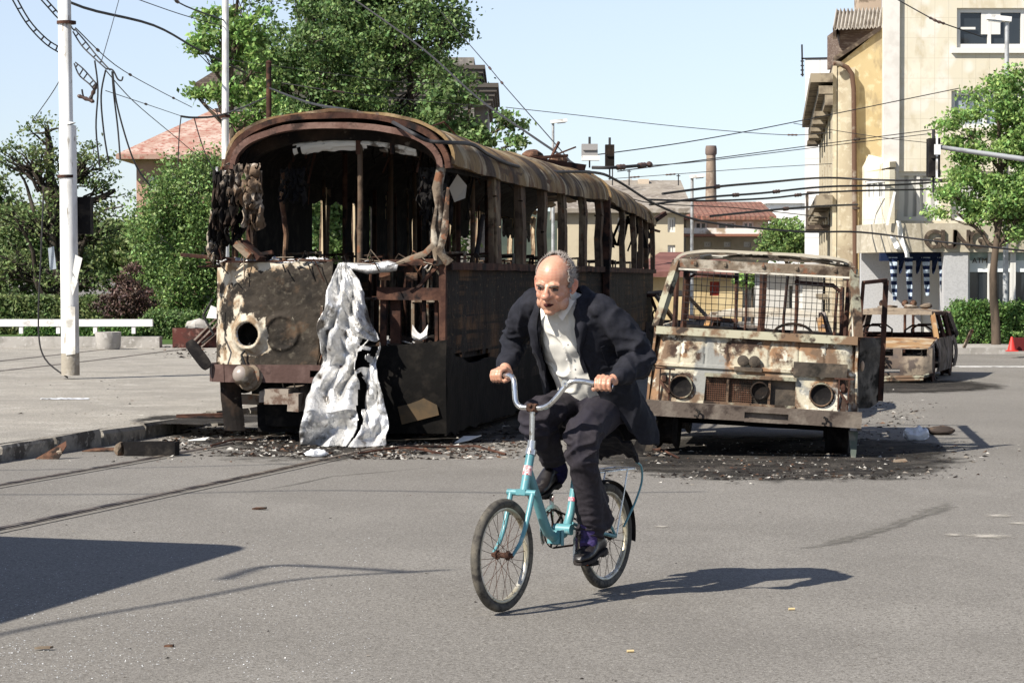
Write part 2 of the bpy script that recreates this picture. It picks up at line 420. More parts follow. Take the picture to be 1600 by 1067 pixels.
def seam(pts, w, z=.003):
    g = MB(); P = [G(*p) for p in pts]; Q = []
    for i in range(len(P) - 1):
        for k in range(12): Q.append(P[i].lerp(P[i + 1], k / 12))
    Q.append(P[-1])
    Ls, Rs = [], []
    for i, p in enumerate(Q):
        d = (Q[min(i + 1, len(Q) - 1)] - Q[max(i - 1, 0)]).normalized(); n_ = V(-d.y, d.x, 0)
        ww = w * (.6 + .8 * abs(nz(p, 2.3))) * min(1, min(i, len(Q) - 1 - i) / 5 + .15); o = n_ * (.05 * nz(p, 1.7, 5))
        Ls.append(p + o + n_ * ww + V(0, 0, z)); Rs.append(p + o - n_ * ww + V(0, 0, z))
    n = len(Ls); g.rings([[a, (a + b) / 2, b] for a, b in zip(Ls, Rs)], False, False); g.amt = [x * min(1, i / 8, (n - 1 - i) / 8) for i in range(n) for x in (0, .75, 0)]
    return g
for pts, w in (([(1200, 868), (1350, 838), (1440, 808), (1500, 775)], .16),
               ([(330, 782), (520, 745), (760, 722)], .03),):
    sg = seam(pts, w); o = struct(sg.build('road_seam', tar)); a_ = o.data.attributes.new('amt', 'FLOAT', 'POINT'); a_.data.foreach_set('value', sg.amt)
# ================================================================ buildings
def holed(g, o, ex, Wd, H, holes, th=.25):              # a wall of real thickness with real openings
    o, ex = V(o), V(ex).normalized(); ny = V(-ex.y, ex.x, 0)
    xs = sorted({0, Wd} | {min(max(h[0], 0), Wd) for h in holes} | {min(max(h[1], 0), Wd) for h in holes})
    for a, b in zip(xs, xs[1:]):
        if b - a < 1e-4: continue
        hs = sorted([h for h in holes if h[0] <= a + 1e-5 and h[1] >= b - 1e-5], key=lambda h: h[2]); z = 0
        for z0, z1 in [(h[2], h[3]) for h in hs] + [(H, H)]:
            if z0 > z + 1e-4:
                g.prism([o + ex * a + V(0, 0, z), o + ex * b + V(0, 0, z), o + ex * b + V(0, 0, z0), o + ex * a + V(0, 0, z0)], ny * th)
            z = max(z, z1)
    return g
def window(par, o, ex, h, frame, glass, nx=2, ny_=1, fw=.07, dep=.12, world=True):
    o, ex = V(o), V(ex).normalized(); n_ = V(-ex.y, ex.x, 0)
    x0, x1, z0, z1 = h; g = MB(); q = o + n_ * dep
    def P(x, z): return q + ex * x + V(0, 0, z)
    g.bar(P(x0 + fw / 2, z0), P(x0 + fw / 2, z1), fw, .08); g.bar(P(x1 - fw / 2, z0), P(x1 - fw / 2, z1), fw, .08)
    g.bar(P(x0 + fw, z0 + fw / 2), P(x1 - fw, z0 + fw / 2), .08, fw); g.bar(P(x0 + fw, z1 - fw / 2), P(x1 - fw, z1 - fw / 2), .08, fw)
    for i in range(1, nx): x = lerp(x0, x1, i / nx); g.bar(P(x, z0 + fw), P(x, z1 - fw), fw * .8, .07)
    for i in range(1, ny_): z = lerp(z0, z1, i / ny_); g.bar(P(x0 + fw, z), P(x1 - fw, z), .066, fw * .7)
    w = g.build('window', frame, par, world=world)
    g = MB(); g.prism([P(x0 + .02, z0 + .02) + n_ * .03, P(x1 - .02, z0 + .02) + n_ * .03, P(x1 - .02, z1 - .02) + n_ * .03, P(x0 + .02, z1 - .02) + n_ * .03], n_ * .012)
    p = g.build('pane', glass, None); 
    p.data.transform(par.matrix_basis.inverted()); p.parent = w
    return w
stone = mat('pale_stone_cladding', (.58, .53, .41), [((.66, .61, .50), .5, .45, .6), ((.50, .44, .32), 2.2, .52, .62, 7, (1, 1, .4)), ((.64, .60, .52), 1.2, .55, .60, 2, (1, 1, .7)), ((.56, .52, .42), 8, .5, .7)], .8)
tint(stone, 'brick', (.45, .40, .30), bw=.30, bh=.44, mo=.004, offset=0, st=(1, 1, 1), rot=(R(90), 0, 0))
fasc = mat('render_beige', (.40, .36, .28), [((.28, .25, .19), 1.5, .45, .62, 5, (1, 1, .3)), ((.46, .42, .34), 9, .5, .65)], .9)
yplas = mat('yellow_plaster', (.46, .37, .21), [((.38, .29, .15), .7, .42, .62), ((.54, .46, .29), 5, .52, .64), ((.30, .24, .15), 2.2, .58, .68, 6, (1, 1, .4))], .92)
cplas = mat('cream_plaster', (.48, .42, .30), [((.36, .30, .21), 1.2, .45, .62, 6, (1, 1, .5)), ((.55, .50, .38), 7, .52, .64), ((.22, .17, .12), 2.3, .6, .7)], .92)
grey_w = mat('grey_wall', (.42, .42, .42), [((.36, .36, .36), 30, .45, .6)], .85)
white_w = mat('white_tower_wall', (.78, .77, .74), [((.66, .65, .62), 2, .5, .65)], .85)
tint(white_w, 'brick', (.6, .59, .56), bw=3.0, bh=1.5, mo=.03, offset=0, rot=(R(90), 0, 0))
wfr = mat('window_frame_white', (.62, .61, .57), rough=.6)
dfr = mat('dark_trim', (.06, .045, .035), [((.14, .11, .08), 6, .5, .6)], .8)
curtain = mat('curtain_white', (.62, .62, .58), rough=.9)
tint(curtain, 'wave', (.36, .36, .34), sc=1.6, lo=.3, hi=.8, dist=1.0)
tile = mat('red_roof_tiles', (.20, .115, .085), [((.14, .08, .06), 1.1, .45, .6), ((.38, .17, .12), 6, .52, .64)], .9)
tint(tile, 'wave', (.12, .05, .04), sc=1.3, lo=.75, hi=.95, dir='X', amt=.7)
gtile = mat('grey_roof', (.26, .23, .19), [((.18, .155, .13), .9, .45, .6), ((.34, .31, .27), 4, .52, .64)], .9)
inside = mat('dark_interior', (.02, .02, .02))
def wx(px, Y): return (px - 800) / FPX * Y
def wz(py, Y): return W(800, py, Y).z

# ---- modern building on the right
Y = 53.0
mb = empty('modern_building', (wx(1480, Y), Y, .12), 0, 'pale stone clad modern building with a shop below, at the right edge', 'building')
X0, X1 = wx(1380, Y), wx(1380, Y) + 17; Z0, Z1 = wz(393, Y), 11.5
hol = []
def hpx(a, b, t, c, Yq=Y, Xo=None): return (wx(a, Yq) - (X0 if Xo is None else Xo), wx(b, Yq) - (X0 if Xo is None else Xo), wz(c, Yq) - Z0, wz(t, Yq) - Z0)
up = hpx(1493, 1700, 13, 75); mid = hpx(1400, 1470, 268, 345); mid2 = hpx(1485, 1700, 142, 200); mid3 = hpx(1485, 1700, 268, 345)
hol = [up, mid, mid2, mid3]
g = MB(); holed(g, (X0, Y, Z0), (1, 0, 0), X1 - X0, Z1 - Z0, hol, .3)
g.prism([(X0, Y + .3, Z0), (X0 + .3, Y + .3, Z0), (X0 + .3, Y + .3, Z1), (X0, Y + .3, Z1)], (1.9, 11, 0)); g.prism([(X1 - .3, Y + .3, Z0), (X1, Y + .3, Z0), (X1, Y + .3, Z1), (X1 - .3, Y + .3, Z1)], (1.9, 11, 0)); g.prism([(X0 + 1.9, Y + 11.3, Z0), (X1 + 1.9, Y + 11.3, Z0), (X1 + 1.9, Y + 11.3, Z1), (X0 + 1.9, Y + 11.3, Z1)], (0, .3, 0)); g.prism([(X0 + .31, Y + .31, Z1 - .3), (X1 - .31, Y + .31, Z1 - .3), (X1 + 1.5, Y + 11.2, Z1 - .3), (X0 + 2.3, Y + 11.2, Z1 - .3)], (0, 0, .2))
g.box((X0 + .31, Y + 1.4, Z0), (X1 - .31, Y + 1.6, Z1 - .35))
g.build('wall', stone, mb, world=True)
g = MB(); g.box((X0 - .02, Y - .10, Z0 + .9), (X0 + .32, Y - .002, Z1)); g.build('corner_strip', mat('pale_strip', (.62, .59, .54), [((.54, .51, .46), 3, .5, .65)]), mb, world=True)
for h, nx, ny_, gl in ((up, 4, 1, M['glassdark']), (mid, 2, 1, curtain), (mid2, 4, 1, M['glassbright']), (mid3, 4, 1, curtain)):
    window(mb, (X0, Y, Z0), (1, 0, 0), h, wfr, gl, nx, ny_, .09)
# white blind and frames in the top window
x0, x1, z0, z1 = up
g = MB(); a = wx(1532, Y); b = wx(1562, Y); g.box((a, Y + .09, Z0 + z0 + .3), (b, Y + .11, Z0 + z1 - .08)); g.box((wx(1497, Y), Y + .08, Z0 + lerp(z0, z1, .47)), (wx(1523, Y), Y + .1, Z0 + lerp(z0, z1, .53)))
g.build('blind', wfr, mb, world=True)
g = MB(); g.box((X0 + x0 - .12, Y - .08, Z0 + z0 - .12), (X0 + x1 + .1, Y - .002, Z0 + z0 - .002)); g.build('sill', wfr, mb, world=True)
# fascia over the shop, standing a metre proud, and its canted end
Yf = Y - 1.1; fz0, fz1 = wz(394, Yf), wz(349, Yf)
fa = V(wx(1344, Y + .6), Y + .6, 0); fb = V(wx(1392, Yf), Yf, 0); fc = V(X1, Yf, 0)
g = MB()
g.prism([V(fa.x, fa.y, fz0), V(fb.x, fb.y, fz0), V(fc.x, fc.y, fz0), V(fc.x, Y + 1.2, fz0), V(fa.x, Y + 1.2, fz0)], (0, 0, fz1 - fz0))
g.build('fascia', fasc, mb, world=True)
g = MB(); bz1 = wz(268, Y)
ba, bb, bc = fa + V(.05, .1, 0), fb + V(0, .25, 0), V(wx(1400, Y), Y, 0)
e = (bb - ba); holed(g, (ba.x, ba.y, fz1 + .004), e, e.length, bz1 - fz1, [(.15, e.length - .12, .55, bz1 - fz1 - .2)], .12)
e2 = bc + V(0, -.02, 0) - bb; holed(g, (bb.x, bb.y, fz1 + .004), e2, e2.length, bz1 - fz1, [(.08, e2.length - .05, .3, bz1 - fz1 - .2)], .1)
g.prism([V(ba.x, ba.y, bz1), V(bb.x, bb.y, bz1 + .05), V(bc.x, bc.y - .02, bz1 + .1), V(ba.x + .2, Y + 1.1, bz1 + .3)], (0, 0, .12))
g.build('bay', stone, mb, world=True)
window(mb, (ba.x, ba.y, fz1), e, (.15, e.length - .12, .55, bz1 - fz1 - .2), wfr, curtain, 4, 1, .05, .05)
window(mb, (bb.x, bb.y, fz1), e2, (.08, e2.length - .05, .3, bz1 - fz1 - .2), wfr, curtain, 1, 1, .05, .05)
# torn curtain hanging out, broken frame
g = MB(); g.mat(0)
c0 = W(1395, 342, Yf - .06); pts = [(1402, 342), (1408, 360), (1411, 380), (1417, 398)]
g.sheet(lambda u, v: W(lerp(1400, 1414, u ** 1.3) + v * 7 + 1.5 * sin(9 * u), lerp(345, 402, u), Yf - .08 - .05 * sin(7 * u + 3 * v)), 12, 3, .012)
g.sheet(lambda u, v: W(lerp(1390, 1398, u) + v * 10, lerp(368, 388, u) + 3 * v, Yf - .05 - .04 * sin(7 * u + 3 * v)), 6, 3, .012)
g.bar(W(1398, 300, Yf - .1), W(1386, 352, Yf - .1), .05, .03)
g.build('torn_curtain', mat('torn_cloth', (.72, .72, .70)), mb, world=True)
# letters on the fascia
def text(par, body, p, size, m, ext=.03, name='lettering', rz=0, bold=0.0):
    cu = bpy.data.curves.new(name, 'FONT'); cu.body = body; cu.size = size; cu.extrude = ext; cu.offset = bold
    o = bpy.data.objects.new('t_', cu); C.objects.link(o)
    bpy.context.view_layer.update(); dg = bpy.context.evaluated_depsgraph_get()
    me = bpy.data.meshes.new_from_object(o.evaluated_get(dg)); bpy.data.objects.remove(o); bpy.data.curves.remove(cu)
    me.name = name; me.materials.clear(); me.materials.append(m)
    me.transform(Matrix.Translation(V(p)) @ Matrix.Rotation(rz, 4, 'Z') @ Matrix.Rotation(R(90), 4, 'X'))
    if par: me.transform(par.matrix_basis.inverted())
    ob = bpy.data.objects.new(name, me); C.objects.link(ob)
    if par: ob.parent = par
    return ob
lp = W(1443, 387, Yf - .05)
for i, (ch, px) in enumerate((('G', 1443), ('U', 1469), ('N', 1487), ('G', 1512))):
    q = W(px, 387, Yf - .04); text(mb, ch, q, .54, dfr, .03, 'letter', 0, .012)
# ground floor: pillar, recess wall with doors, shopfront
g = MB(); g.box((wx(1475, Yf), Yf + .05, .12), (wx(1513, Yf), Yf + .6, fz0 - .004)); g.build('pillar', grey_w, mb, world=True)
Yd = Y + 1.3
g = MB(); holed(g, (wx(1345, Yd), Yd, .12), (1, 0, 0), wx(1475, Yf) - wx(1345, Yd) + .3, fz0 - .12, [(1.35, 1.95, 0, 1.85), (2.05, 2.6, 0, 1.85)], .2)
g.build('recess_wall', grey_w, mb, world=True)
g = MB(); xx = wx(1345, Yd)
for a in (1.35, 2.05): g.box((xx + a + .02, Yd + .07, .13), (xx + a + .56, Yd + .12, 1.95))
g.build('door', wfr, mb, world=True)
shx0, shx1 = wx(1513, Yf), X1; sf = mat('shopfront_white', (.70, .74, .74)); 
g = MB()
g.box((shx0, Yf + .25, wz(425, Yf)), (shx1, Yf + .32, wz(407, Yf)));
g.build('shop_panel', sf, mb, world=True)
g = MB(); g.box((shx0, Yf + .26, wz(407, Yf) + .002), (shx1, Yf + .31, fz0 - .004)); g.build('shop_band', mat('teal_band', (.30, .38, .36), [((.42, .50, .46), 4, .5, .6)]), mb, world=True)
g = MB()
for px in (1515, 1548, 1552, 1583, 1587, 1620, 1660, 1700): g.box((wx(px, Yf) - .03, Yf + .16, .14), (wx(px, Yf) + .03, Yf + .24, fz0 - .01))
for pz in (.62,): g.box((shx0, Yf + .17, pz), (shx1, Yf + .23, pz + .07))
g.box((shx0, Yf + .2, .12), (shx1, Yf + .34, .55)); g.build('shop_frame', wfr, mb, world=True)
g = MB(); g.box((shx0 + .02, Yf + .28, .56), (shx1, Yf + .30, wz(425, Yf) - .003)); g.build('shop_window', M['glassdark'], mb, world=True)
text(mb, 'ATM', W(1519, 411, Yf + .23), .16, dfr, .008, 'lettering')
# awning: dark blue box with four checked, torn streamers
blue = mat('awning_blue', (.008, .016, .045), rough=.8); chk = mat('checked_cloth', (.010, .018, .05), rough=.9)
tint(chk, 'wave', (.36, .42, .48), sc=1.9, lo=.45, hi=.55, dir='Z')
aw = empty('shop_awning', (wx(1430, Yf), Yf + .4, fz0), 0, 'torn dark blue awning with checked streamers under the beige fascia', 'awning')
g = MB(); g.box((wx(1380, Yf), Yf + .35, fz0 - .18), (wx(1474, Yf), Yf + .55, fz0 - .005)); g.jit(.03, 2)
g.build('valance', blue, aw, world=True)
for px, b in ((1395, 470), (1419, 468), (1446, 462), (1471, 465)):
    g = MB(); g.sheet(lambda u, v: W(px + lerp(-6, 7, v) * (1 - .6 * u) + 3 * u, lerp(402, b, u), Yf + .3 + .05 * sin(8 * u + 4 * v)), 14, 3, .01); g.build('streamer', chk, aw, world=True)
    if px > 1400:
        g = MB(); g.sheet(lambda u, v: W(px - 9 + lerp(-6, 5, v) * (1 - .8 * u) - 4 * u, lerp(402, 428, u), Yf + .33 + .05 * sin(8 * u + 4 * v)), 8, 3, .01); g.build('streamer', blue, aw, world=True)
for px in (1379, 1414, 1427):                          # terracotta topiary balls / lamps above the car
    p = W(px, 474, 50.5); t = empty('ball_bollard', (p.x, p.y, .12), 0, {1379: 'leftmost rusty ball bollard behind the burnt estate car', 1414: 'middle rusty ball bollard, left one of the close pair', 1427: 'rightmost rusty ball bollard behind the burnt estate car'}[px], 'bollard', 'rusty ball bollards by the shop')
    g = MB(); g.ball((0, 0, p.z - .12), .075, 12, 8); g.build('ball', M['rust'], t, smooth=60)
    g = MB(); g.tube([(0, 0, 0), (0, 0, p.z - .2)], .03); g.build('post', M['rust_d'], t)
# ---- old plaster building beside it
Yo = 60.0
A = V(wx(1309, Yo), Yo, .1); B = V(wx(1400, Yo), Yo, .1); D = V(wx(1286, 78), 78, .1)
ob = empty('old_building', A, 0, 'old yellow plaster corner building with a bare side wall and tall downpipe', 'building')
zA, zP = wz(100, Yo), wz(45, Yo)
g = MB(); g.prism([A, B, V(B.x, B.y, zP), V(wx(1376, Yo), Yo, zP), V(A.x, A.y, zA)], (1.6, 15.0, 0)); g.build('side_wall', yplas, ob, world=True)
g = MB(); g.box((A.x - .02, Yo - .08, .1), (wx(1334, Yo), Yo - .003, zA - .1)); g.build('pilaster', cplas, ob, world=True)
d = (D - A).normalized(); nl = V(-d.y, d.x, 0)
g = MB(); zz = zA - .15; hs = []
for i in range(5):
    for z in (1.0, 3.6): hs.append((1.2 + i * 3.3, 2.5 + i * 3.3, z, z + 1.9))
holed(g, D + nl * .14, -d, (D - A).length, zz, hs, .1)
g.build('street_wall', cplas, ob, world=True)
g = MB()
for h in hs:
    o = D + nl * .2
    for z, pr in ((h[3] + .1, .35), (h[2] - .12, .22)): g.bar(o - d * (h[0] - .15) + V(0, 0, z) + nl * pr / 2, o - d * (h[1] + .15) + V(0, 0, z) + nl * pr / 2, pr, .12)
for z, pr, hh in ((zA - .45, .55, .22), (zA - .75, .35, .2), (zA - 1.0, .2, .25), (wz(395, Yo) + 1.2, .4, .25)):
    g.bar(D + nl * (.14 + pr / 2) + V(0, 0, z), A + nl * (.14 + pr / 2) - d * .15 + V(0, 0, z), pr, hh)
g.build('cornice', mat('grimy_cornice', (.26, .22, .16), [((.10, .08, .06), 2, .45, .6)]), ob, world=True)
g = MB(); o = D + nl * .12
for h in hs: g.prism([o - d * h[0] + V(0, 0, h[2]), o - d * h[1] + V(0, 0, h[2]), o - d * h[1] + V(0, 0, h[3]), o - d * h[0] + V(0, 0, h[3])], -nl * .02)
g.build('window_row', M['glassdark'], ob, world=True)
# balcony with railing
g = MB(); s0 = 2.5
for z in (wz(365, 63),):
    a = A + nl * .14 + d * s0
    g.prism([a + V(0, 0, z), a + d * 3 + V(0, 0, z), a + d * 3 + nl * .6 + V(0, 0, z), a + nl * .6 + V(0, 0, z)], (0, 0, .12))
    for k in range(12): g.bar(a + nl * .57 + d * (k * .27) + V(0, 0, z + .1), a + nl * .57 + d * (k * .27) + V(0, 0, z + .95), .03)
    g.bar(a + nl * .57 + V(0, 0, z + .95), a + nl * .57 + d * 3 + V(0, 0, z + .95), .05); g.bar(a + V(0, 0, z + .95), a + nl * .57 + V(0, 0, z + .95), .05)
g.build('balcony', dfr, ob, world=True)
# roof slope, dormer with corrugated roof, chimney stack above
g = MB(); a = W(1303, 97, Yo - .1); b = W(1377, 47, Yo - .1)
g.prism([a, b, b + V(1.6, 15, 0), a + V(1.6, 15, 0)], (0, 0, .12)); g.build('roof', dfr, ob, world=True)
g = MB(); Yq = 63.5
p = [W(1312, 42, Yq), W(1380, 42, Yq), W(1380, 92, Yq), W(1312, 97, Yq)]; g.prism(p, (0, 2.5, 0)); g.build('dormer_wall', mat('dark_plank', (.13, .09, .07), [((.24, .19, .15), 5, .5, .6, 5, (1, 1, 6))]), ob, world=True)
g = MB(); a0, a1 = W(1301, 44, Yq - .35), W(1378, 41, Yq - .35); b0, b1 = W(1306, 16, Yq + 1.2), W(1382, 14, Yq + 1.2); n = 60
g.sheet(lambda u, v: a0.lerp(a1, u).lerp(b0.lerp(b1, u), v) + V(0, 0, .05 * sin(u * 2 * pi * 13)), 104, 1, .02); g.build('dormer_roof', mat('corrugated_sheet', (.40, .37, .33), [((.25, .22, .19), 3, .5, .6)]), ob, world=True)
g = MB(); g.prism([a0, b0, b0 - V(0, 0, .5), W(1302, 62, Yq - .3)], (.08, 0, 0)); g.build('bargeboard', dfr, ob, world=True)
g = MB(); g.box((wx(1341, 66), 66, 6), (wx(1376, 66), 67, 9.4)); g.build('chimney_stack', mat('sooty_plaster', (.42, .33, .25), [((.2, .15, .11), 3, .5, .6)]), ob, world=True)
# drainpipe
pd = empty('drainpipe', (wx(1335, Yo - .2), Yo - .2, .1), 0, 'rusty drainpipe bending round the yellow side wall', 'drainpipe')
pts = [W(1302, 99, Yo - .3), W(1312, 100, Yo - .25), W(1324, 106, Yo - .2), W(1331, 116, Yo - .2)]
g = MB(); g.tube(pts + [W(1334, 140, Yo - .18), V(wx(1337, Yo - .18), Yo - .18, .15)], .062, 10)
g.build('pipe', mat('pipe_rust', (.11, .065, .045), [((.24, .20, .16), 3, .5, .6)]), pd, world=True, smooth=50)
g = MB()
for z in (1.5, 3.2, 4.9): g.lathe([(.1, -.03), (.1, .03)], (wx(1335.5, Yo), Yo - .18, z), n=10)
g.build('bracket', dfr, pd, world=True)
# ---- tall white block behind
Y = 92.0
t = empty('white_tower_block', (wx(1280, Y), Y, 0), 0, 'tall plain white block with an aerial, behind the old yellow building', 'building')
g = MB(); g.prism([(wx(1257, Y), Y, 0), (wx(1360, Y), Y, 0), (wx(1360, Y), Y, wz(92, Y)), (wx(1257, Y), Y, wz(92, Y))], (2.4, 14, 0)); g.build('wall', white_w, t, world=True)
g = MB(); g.bar(W(1252, 92, Y), W(1300, 91, Y), .06); g.bar(W(1253, 70, Y), W(1254, 120, Y), .06)
for k in range(4): g.bar(W(1251, 96 + k * 7, Y), W(1256, 96 + k * 7, Y), .05)
g.build('aerial', M['wire'], t, world=True)
# ---- centre background
def simple_house(name, label, Y, x0, x1, top, rooftop, wallm, roofm, wins=(), dep=9, hip0=0, hip1=0, frame=None, over=.35, gl=None):
    t = empty(name, (wx((x0 + x1) / 2, Y), Y, 0), 0, label, 'building')
    a, b, z = wx(x0, Y), wx(x1, Y), wz(top, Y)
    g = MB(); hs = [(wx(p[0], Y) - a, wx(p[1], Y) - a, wz(p[3], Y), wz(p[2], Y)) for p in wins]
    holed(g, (a, Y, 0), (1, 0, 0), b - a, z, hs, .3)
    g.box((a, Y + .3, 0), (a + .3, Y + dep, z)); g.box((b - .3, Y + .3, 0), (b, Y + dep, z)); g.box((a + .3, Y + dep - .3, 0), (b - .3, Y + dep, z)); g.box((a + .3, Y + 1.5, 0), (b - .3, Y + 1.6, z))
    g.build('wall', wallm, t, world=True)
    for h in hs: window(t, (a, Y, 0), (1, 0, 0), h, frame or wfr, gl or M['glassdark'], 2, 1, .1)
    zr = wz(rooftop, Y + dep / 2); h0, h1 = hip0 * FPX and (wx(800 + hip0, Y)), (wx(800 + hip1, Y)); o = over
    g = MB(); e = [V(a - o, Y - o, z + .002), V(b + o, Y - o, z + .002), V(b + o, Y + dep + o, z + .002), V(a - o, Y + dep + o, z + .002)]
    r0, r1 = V(a - o + h0, Y + dep / 2, zr), V(b + o - h1, Y + dep / 2, zr)
    if (r1 - r0).x < .1: r1 = r0 + V(.1, 0, 0)
    vs = e + [r0, r1] + [p - V(0, 0, .18) for p in e]
    g.add([v + V(0, 0, .18) for v in vs], [(0, 1, 5, 4), (1, 2, 5), (2, 3, 4, 5), (3, 0, 4), (0, 6, 7, 1), (1, 7, 8, 2), (2, 8, 9, 3), (3, 9, 6, 0), (6, 9, 8, 7)])
    g.build('roof', roofm, t, world=True)
    return t
cw = mat('cream_wall_far', (.50, .44, .32), [((.40, .34, .24), .6, .45, .6)])
redfr = mat('red_frame', (.22, .04, .03))
t = simple_house('grey_roofed_house', 'cream house with a broad grey tiled roof, behind the rear of the burnt tram', 104, 880, 1068, 333, 288, cw, gtile, [(1043, 1055, 340, 363), (1043, 1055, 383, 400), (990, 1002, 340, 363), (965, 975, 340, 363)], 14, 0, 0)
g = MB(); a = W(998, 290, 110); b = W(1014, 280, 110); g.box((a.x, 110, a.z - 1), (b.x, 111, b.z)); g.build('chimney', mat('pale_brick', (.5, .42, .33)), t, world=True)
g = MB(); g.box((wx(980, 112), 112, wz(290, 112) - .5), (wx(987, 112), 112.6, wz(280, 112))); g.build('chimney', mat('pale_brick_b', (.45, .43, .4)), t, world=True)
g = MB()
for px, tp in ((983, 265), (957, 245), (1060, 272)): g.bar(W(px, 290, 108), W(px, tp, 108), .05); g.bar(W(px - 3, tp + 3, 108), W(px + 3, tp + 3, 108), .04)
g.build('aerial', M['wire'], t, world=True)
t = simple_house('red_roofed_house', 'weathered cream house with red hipped roof and glazed attic balcony', 116, 1072, 1200, 344, 321, cw, tile, [(1085, 1105, 346, 362), (1120, 1150, 346, 362), (1160, 1178, 346, 362), (1100, 1111, 378, 386), (1131, 1142, 378, 386), (1162, 1173, 378, 386)], 11, 4, 4)
g = MB(); g.box((wx(1064, 115), 114.2, wz(370, 115)), (wx(1199, 115), 115.98, wz(366, 115))); g.build('ledge', mat('rusty_ledge', (.25, .12, .08)), t, world=True)
g = MB(); g.box((wx(1066, 115), 114.4, wz(366, 115) + .002), (wx(1196, 115), 114.5, wz(357, 115))); g.jit(.05, .8); g.build('balcony_panel', mat('peeling_white', (.68, .66, .62), [((.35, .28, .2), .9, .52, .6)]), t, world=True)
ch = empty('factory_chimney', (wx(1110.5, 150), 150, 0), 0, 'tall round brick factory chimney in the distance', 'chimney')
brick = mat('chimney_brick', (.25, .19, .14), [((.18, .13, .10), .8, .45, .6), ((.33, .27, .21), 4, .5, .65)])
zt = wz(228, 150); g = MB(); g.lathe([(.40, 0), (.36, zt * .6), (.29, zt - .6)], (wx(1110.5, 150), 150, 0), n=20); g.build('stack', brick, ch, world=True, smooth=40)
g = MB(); g.lathe([(.29, zt - .6), (.36, zt - .5), (.36, zt - .2), (.32, zt)], (wx(1110.5, 150), 150, 0), n=20); g.build('crown', mat('chimney_crown', (.16, .12, .10)), ch, world=True, smooth=40)
t = simple_house('distant_white_block', 'low white flat block on the skyline beyond the red roofed house', 180, 1203, 1300, 318, 317, white_w, white_w, (), 12)
t = simple_house('yellow_cottage', 'low yellow cottage with dull red hipped roof, seen through the truck windscreen', 82, 1012, 1160, 433, 402, mat('ochre_wall', (.52, .42, .24), [((.42, .32, .17), 1, .45, .6)]), mat('dull_red_roof', (.18, .085, .07), [((.13, .06, .05), 1.5, .45, .6)]), [(1109, 1124, 440, 462)], 7, 45, 55, redfr, gl=M['glassbright'])
t = simple_house('pale_kiosk', 'pale low building with one dark opening, seen through the truck windscreen', 68, 1196, 1285, 425, 422, mat('pale_grey_wall', (.50, .49, .46)), gtile, [(1228, 1254, 441, 492)], 3, gl=M['glassdark'])
# ---- left background
pinkw = mat('pink_plaster', (.44, .27, .21), [((.36, .21, .16), 1, .45, .6)])
Y = 96
t = simple_house('pink_house', 'pink walled house with a broad faded red roof, behind the birch tree', Y, 214, 390, 250, 176, pinkw, mat('faded_red_roof', (.36, .23, .18), [((.46, .36, .30), 1.2, .45, .6), ((.30, .13, .10), 5, .5, .6)]), [(232, 246, 275, 300), (262, 276, 275, 300)], 13, 120, 70, over=.7)
t = simple_house('cream_villa', 'cream villa with grey eaves, glimpsed behind the white mast', 102, 342, 520, 140, 100, mat('cream_villa_wall', (.58, .54, .44)), dfr, [(352, 364, 150, 178), (400, 414, 150, 178)], 12, 30, 30, over=.9)
Y = 88
gb = empty('grey_corner_house', (wx(730, Y), Y, 0), 0, 'grey stuccoed house with stepped cornices rising behind the tall tree', 'building')
gw = mat('grey_stucco', (.20, .185, .165), [((.13, .12, .11), 1.3, .45, .6), ((.27, .25, .22), 6, .52, .65)])
g = MB(); g.box((wx(560, Y), Y, 0), (wx(741, Y), Y + 10, wz(90, Y))); g.box((wx(741, Y), Y + .6, 0), (wx(762, Y), Y + 9, wz(140, Y))); g.build('wall', gw, gb, world=True)
g = MB()
def cor(x1, zt, zb, pr):
    a, b = wx(560, Y), wx(x1, Y)
    for k in range(5):
        q = pr * (1 - k / 5); z1 = lerp(zt, zb, k / 5); z0 = lerp(zt, zb, (k + 1) / 5)
        g.box((a - q, Y - q, z0 + .002), (b + q, Y + 10, z1))
cor(743, wz(103, Y), wz(135, Y), .35); cor(764, wz(131, Y), wz(165, Y), .35)
g.build('cornice', mat('dark_cornice', (.09, .08, .07)), gb, world=True)
# far hills
g = MB()
def hill(u, v):
    x = lerp(-1500, 1500, u); r = 1500 + v * 700
    return (x, r, -2 + sin(pi * v) * (44 + 26 * nz((x, 0, 0), .0022, 2) + 9 * nz((x, r, 0), .006)))
g.sheet(hill, 80, 8); struct(g.build('hills', mat('wooded_hills', (.040, .052, .038), [((.06, .072, .05), .01, .45, .6)]), smooth=60))
# kiosk standing just outside the left of the picture: its roof throws the big angular shadow
kc = V(-3.72, 11.63, 0); e1 = V(-.76, -2.95, 0).normalized(); e2 = V(-1.55, .5, 0).normalized(); H_ = 2.6
kt = empty('street_kiosk', kc + e1 * 1.5 + e2 * 1.2, 0, 'blue grey metal street kiosk with an overhanging flat roof', 'kiosk')
kw = mat('kiosk_paint', (.25, .30, .33), [((.18, .2, .21), 3, .5, .6)])
g = MB(); a, b = .25, .2
P_ = lambda i, j, z: kc + e1 * i + e2 * j + V(0, 0, z)
g.prism([P_(.2, .2, 0), P_(3.8, .2, 0), P_(3.8, 3.0, 0), P_(.2, 3.0, 0)], (0, 0, 2.45)); g.build('wall', kw, kt, world=True)
g = MB(); g.prism([P_(0, .22, 2.452), P_(.03, .10, 2.452), P_(.10, .03, 2.452), P_(.22, 0, 2.452), P_(4.2, 0, 2.452), P_(4.2, 3.3, 2.452), P_(0, 3.3, 2.452)], (0, 0, H_ - 2.452)); g.build('roof', M['concrete'], kt, world=True)
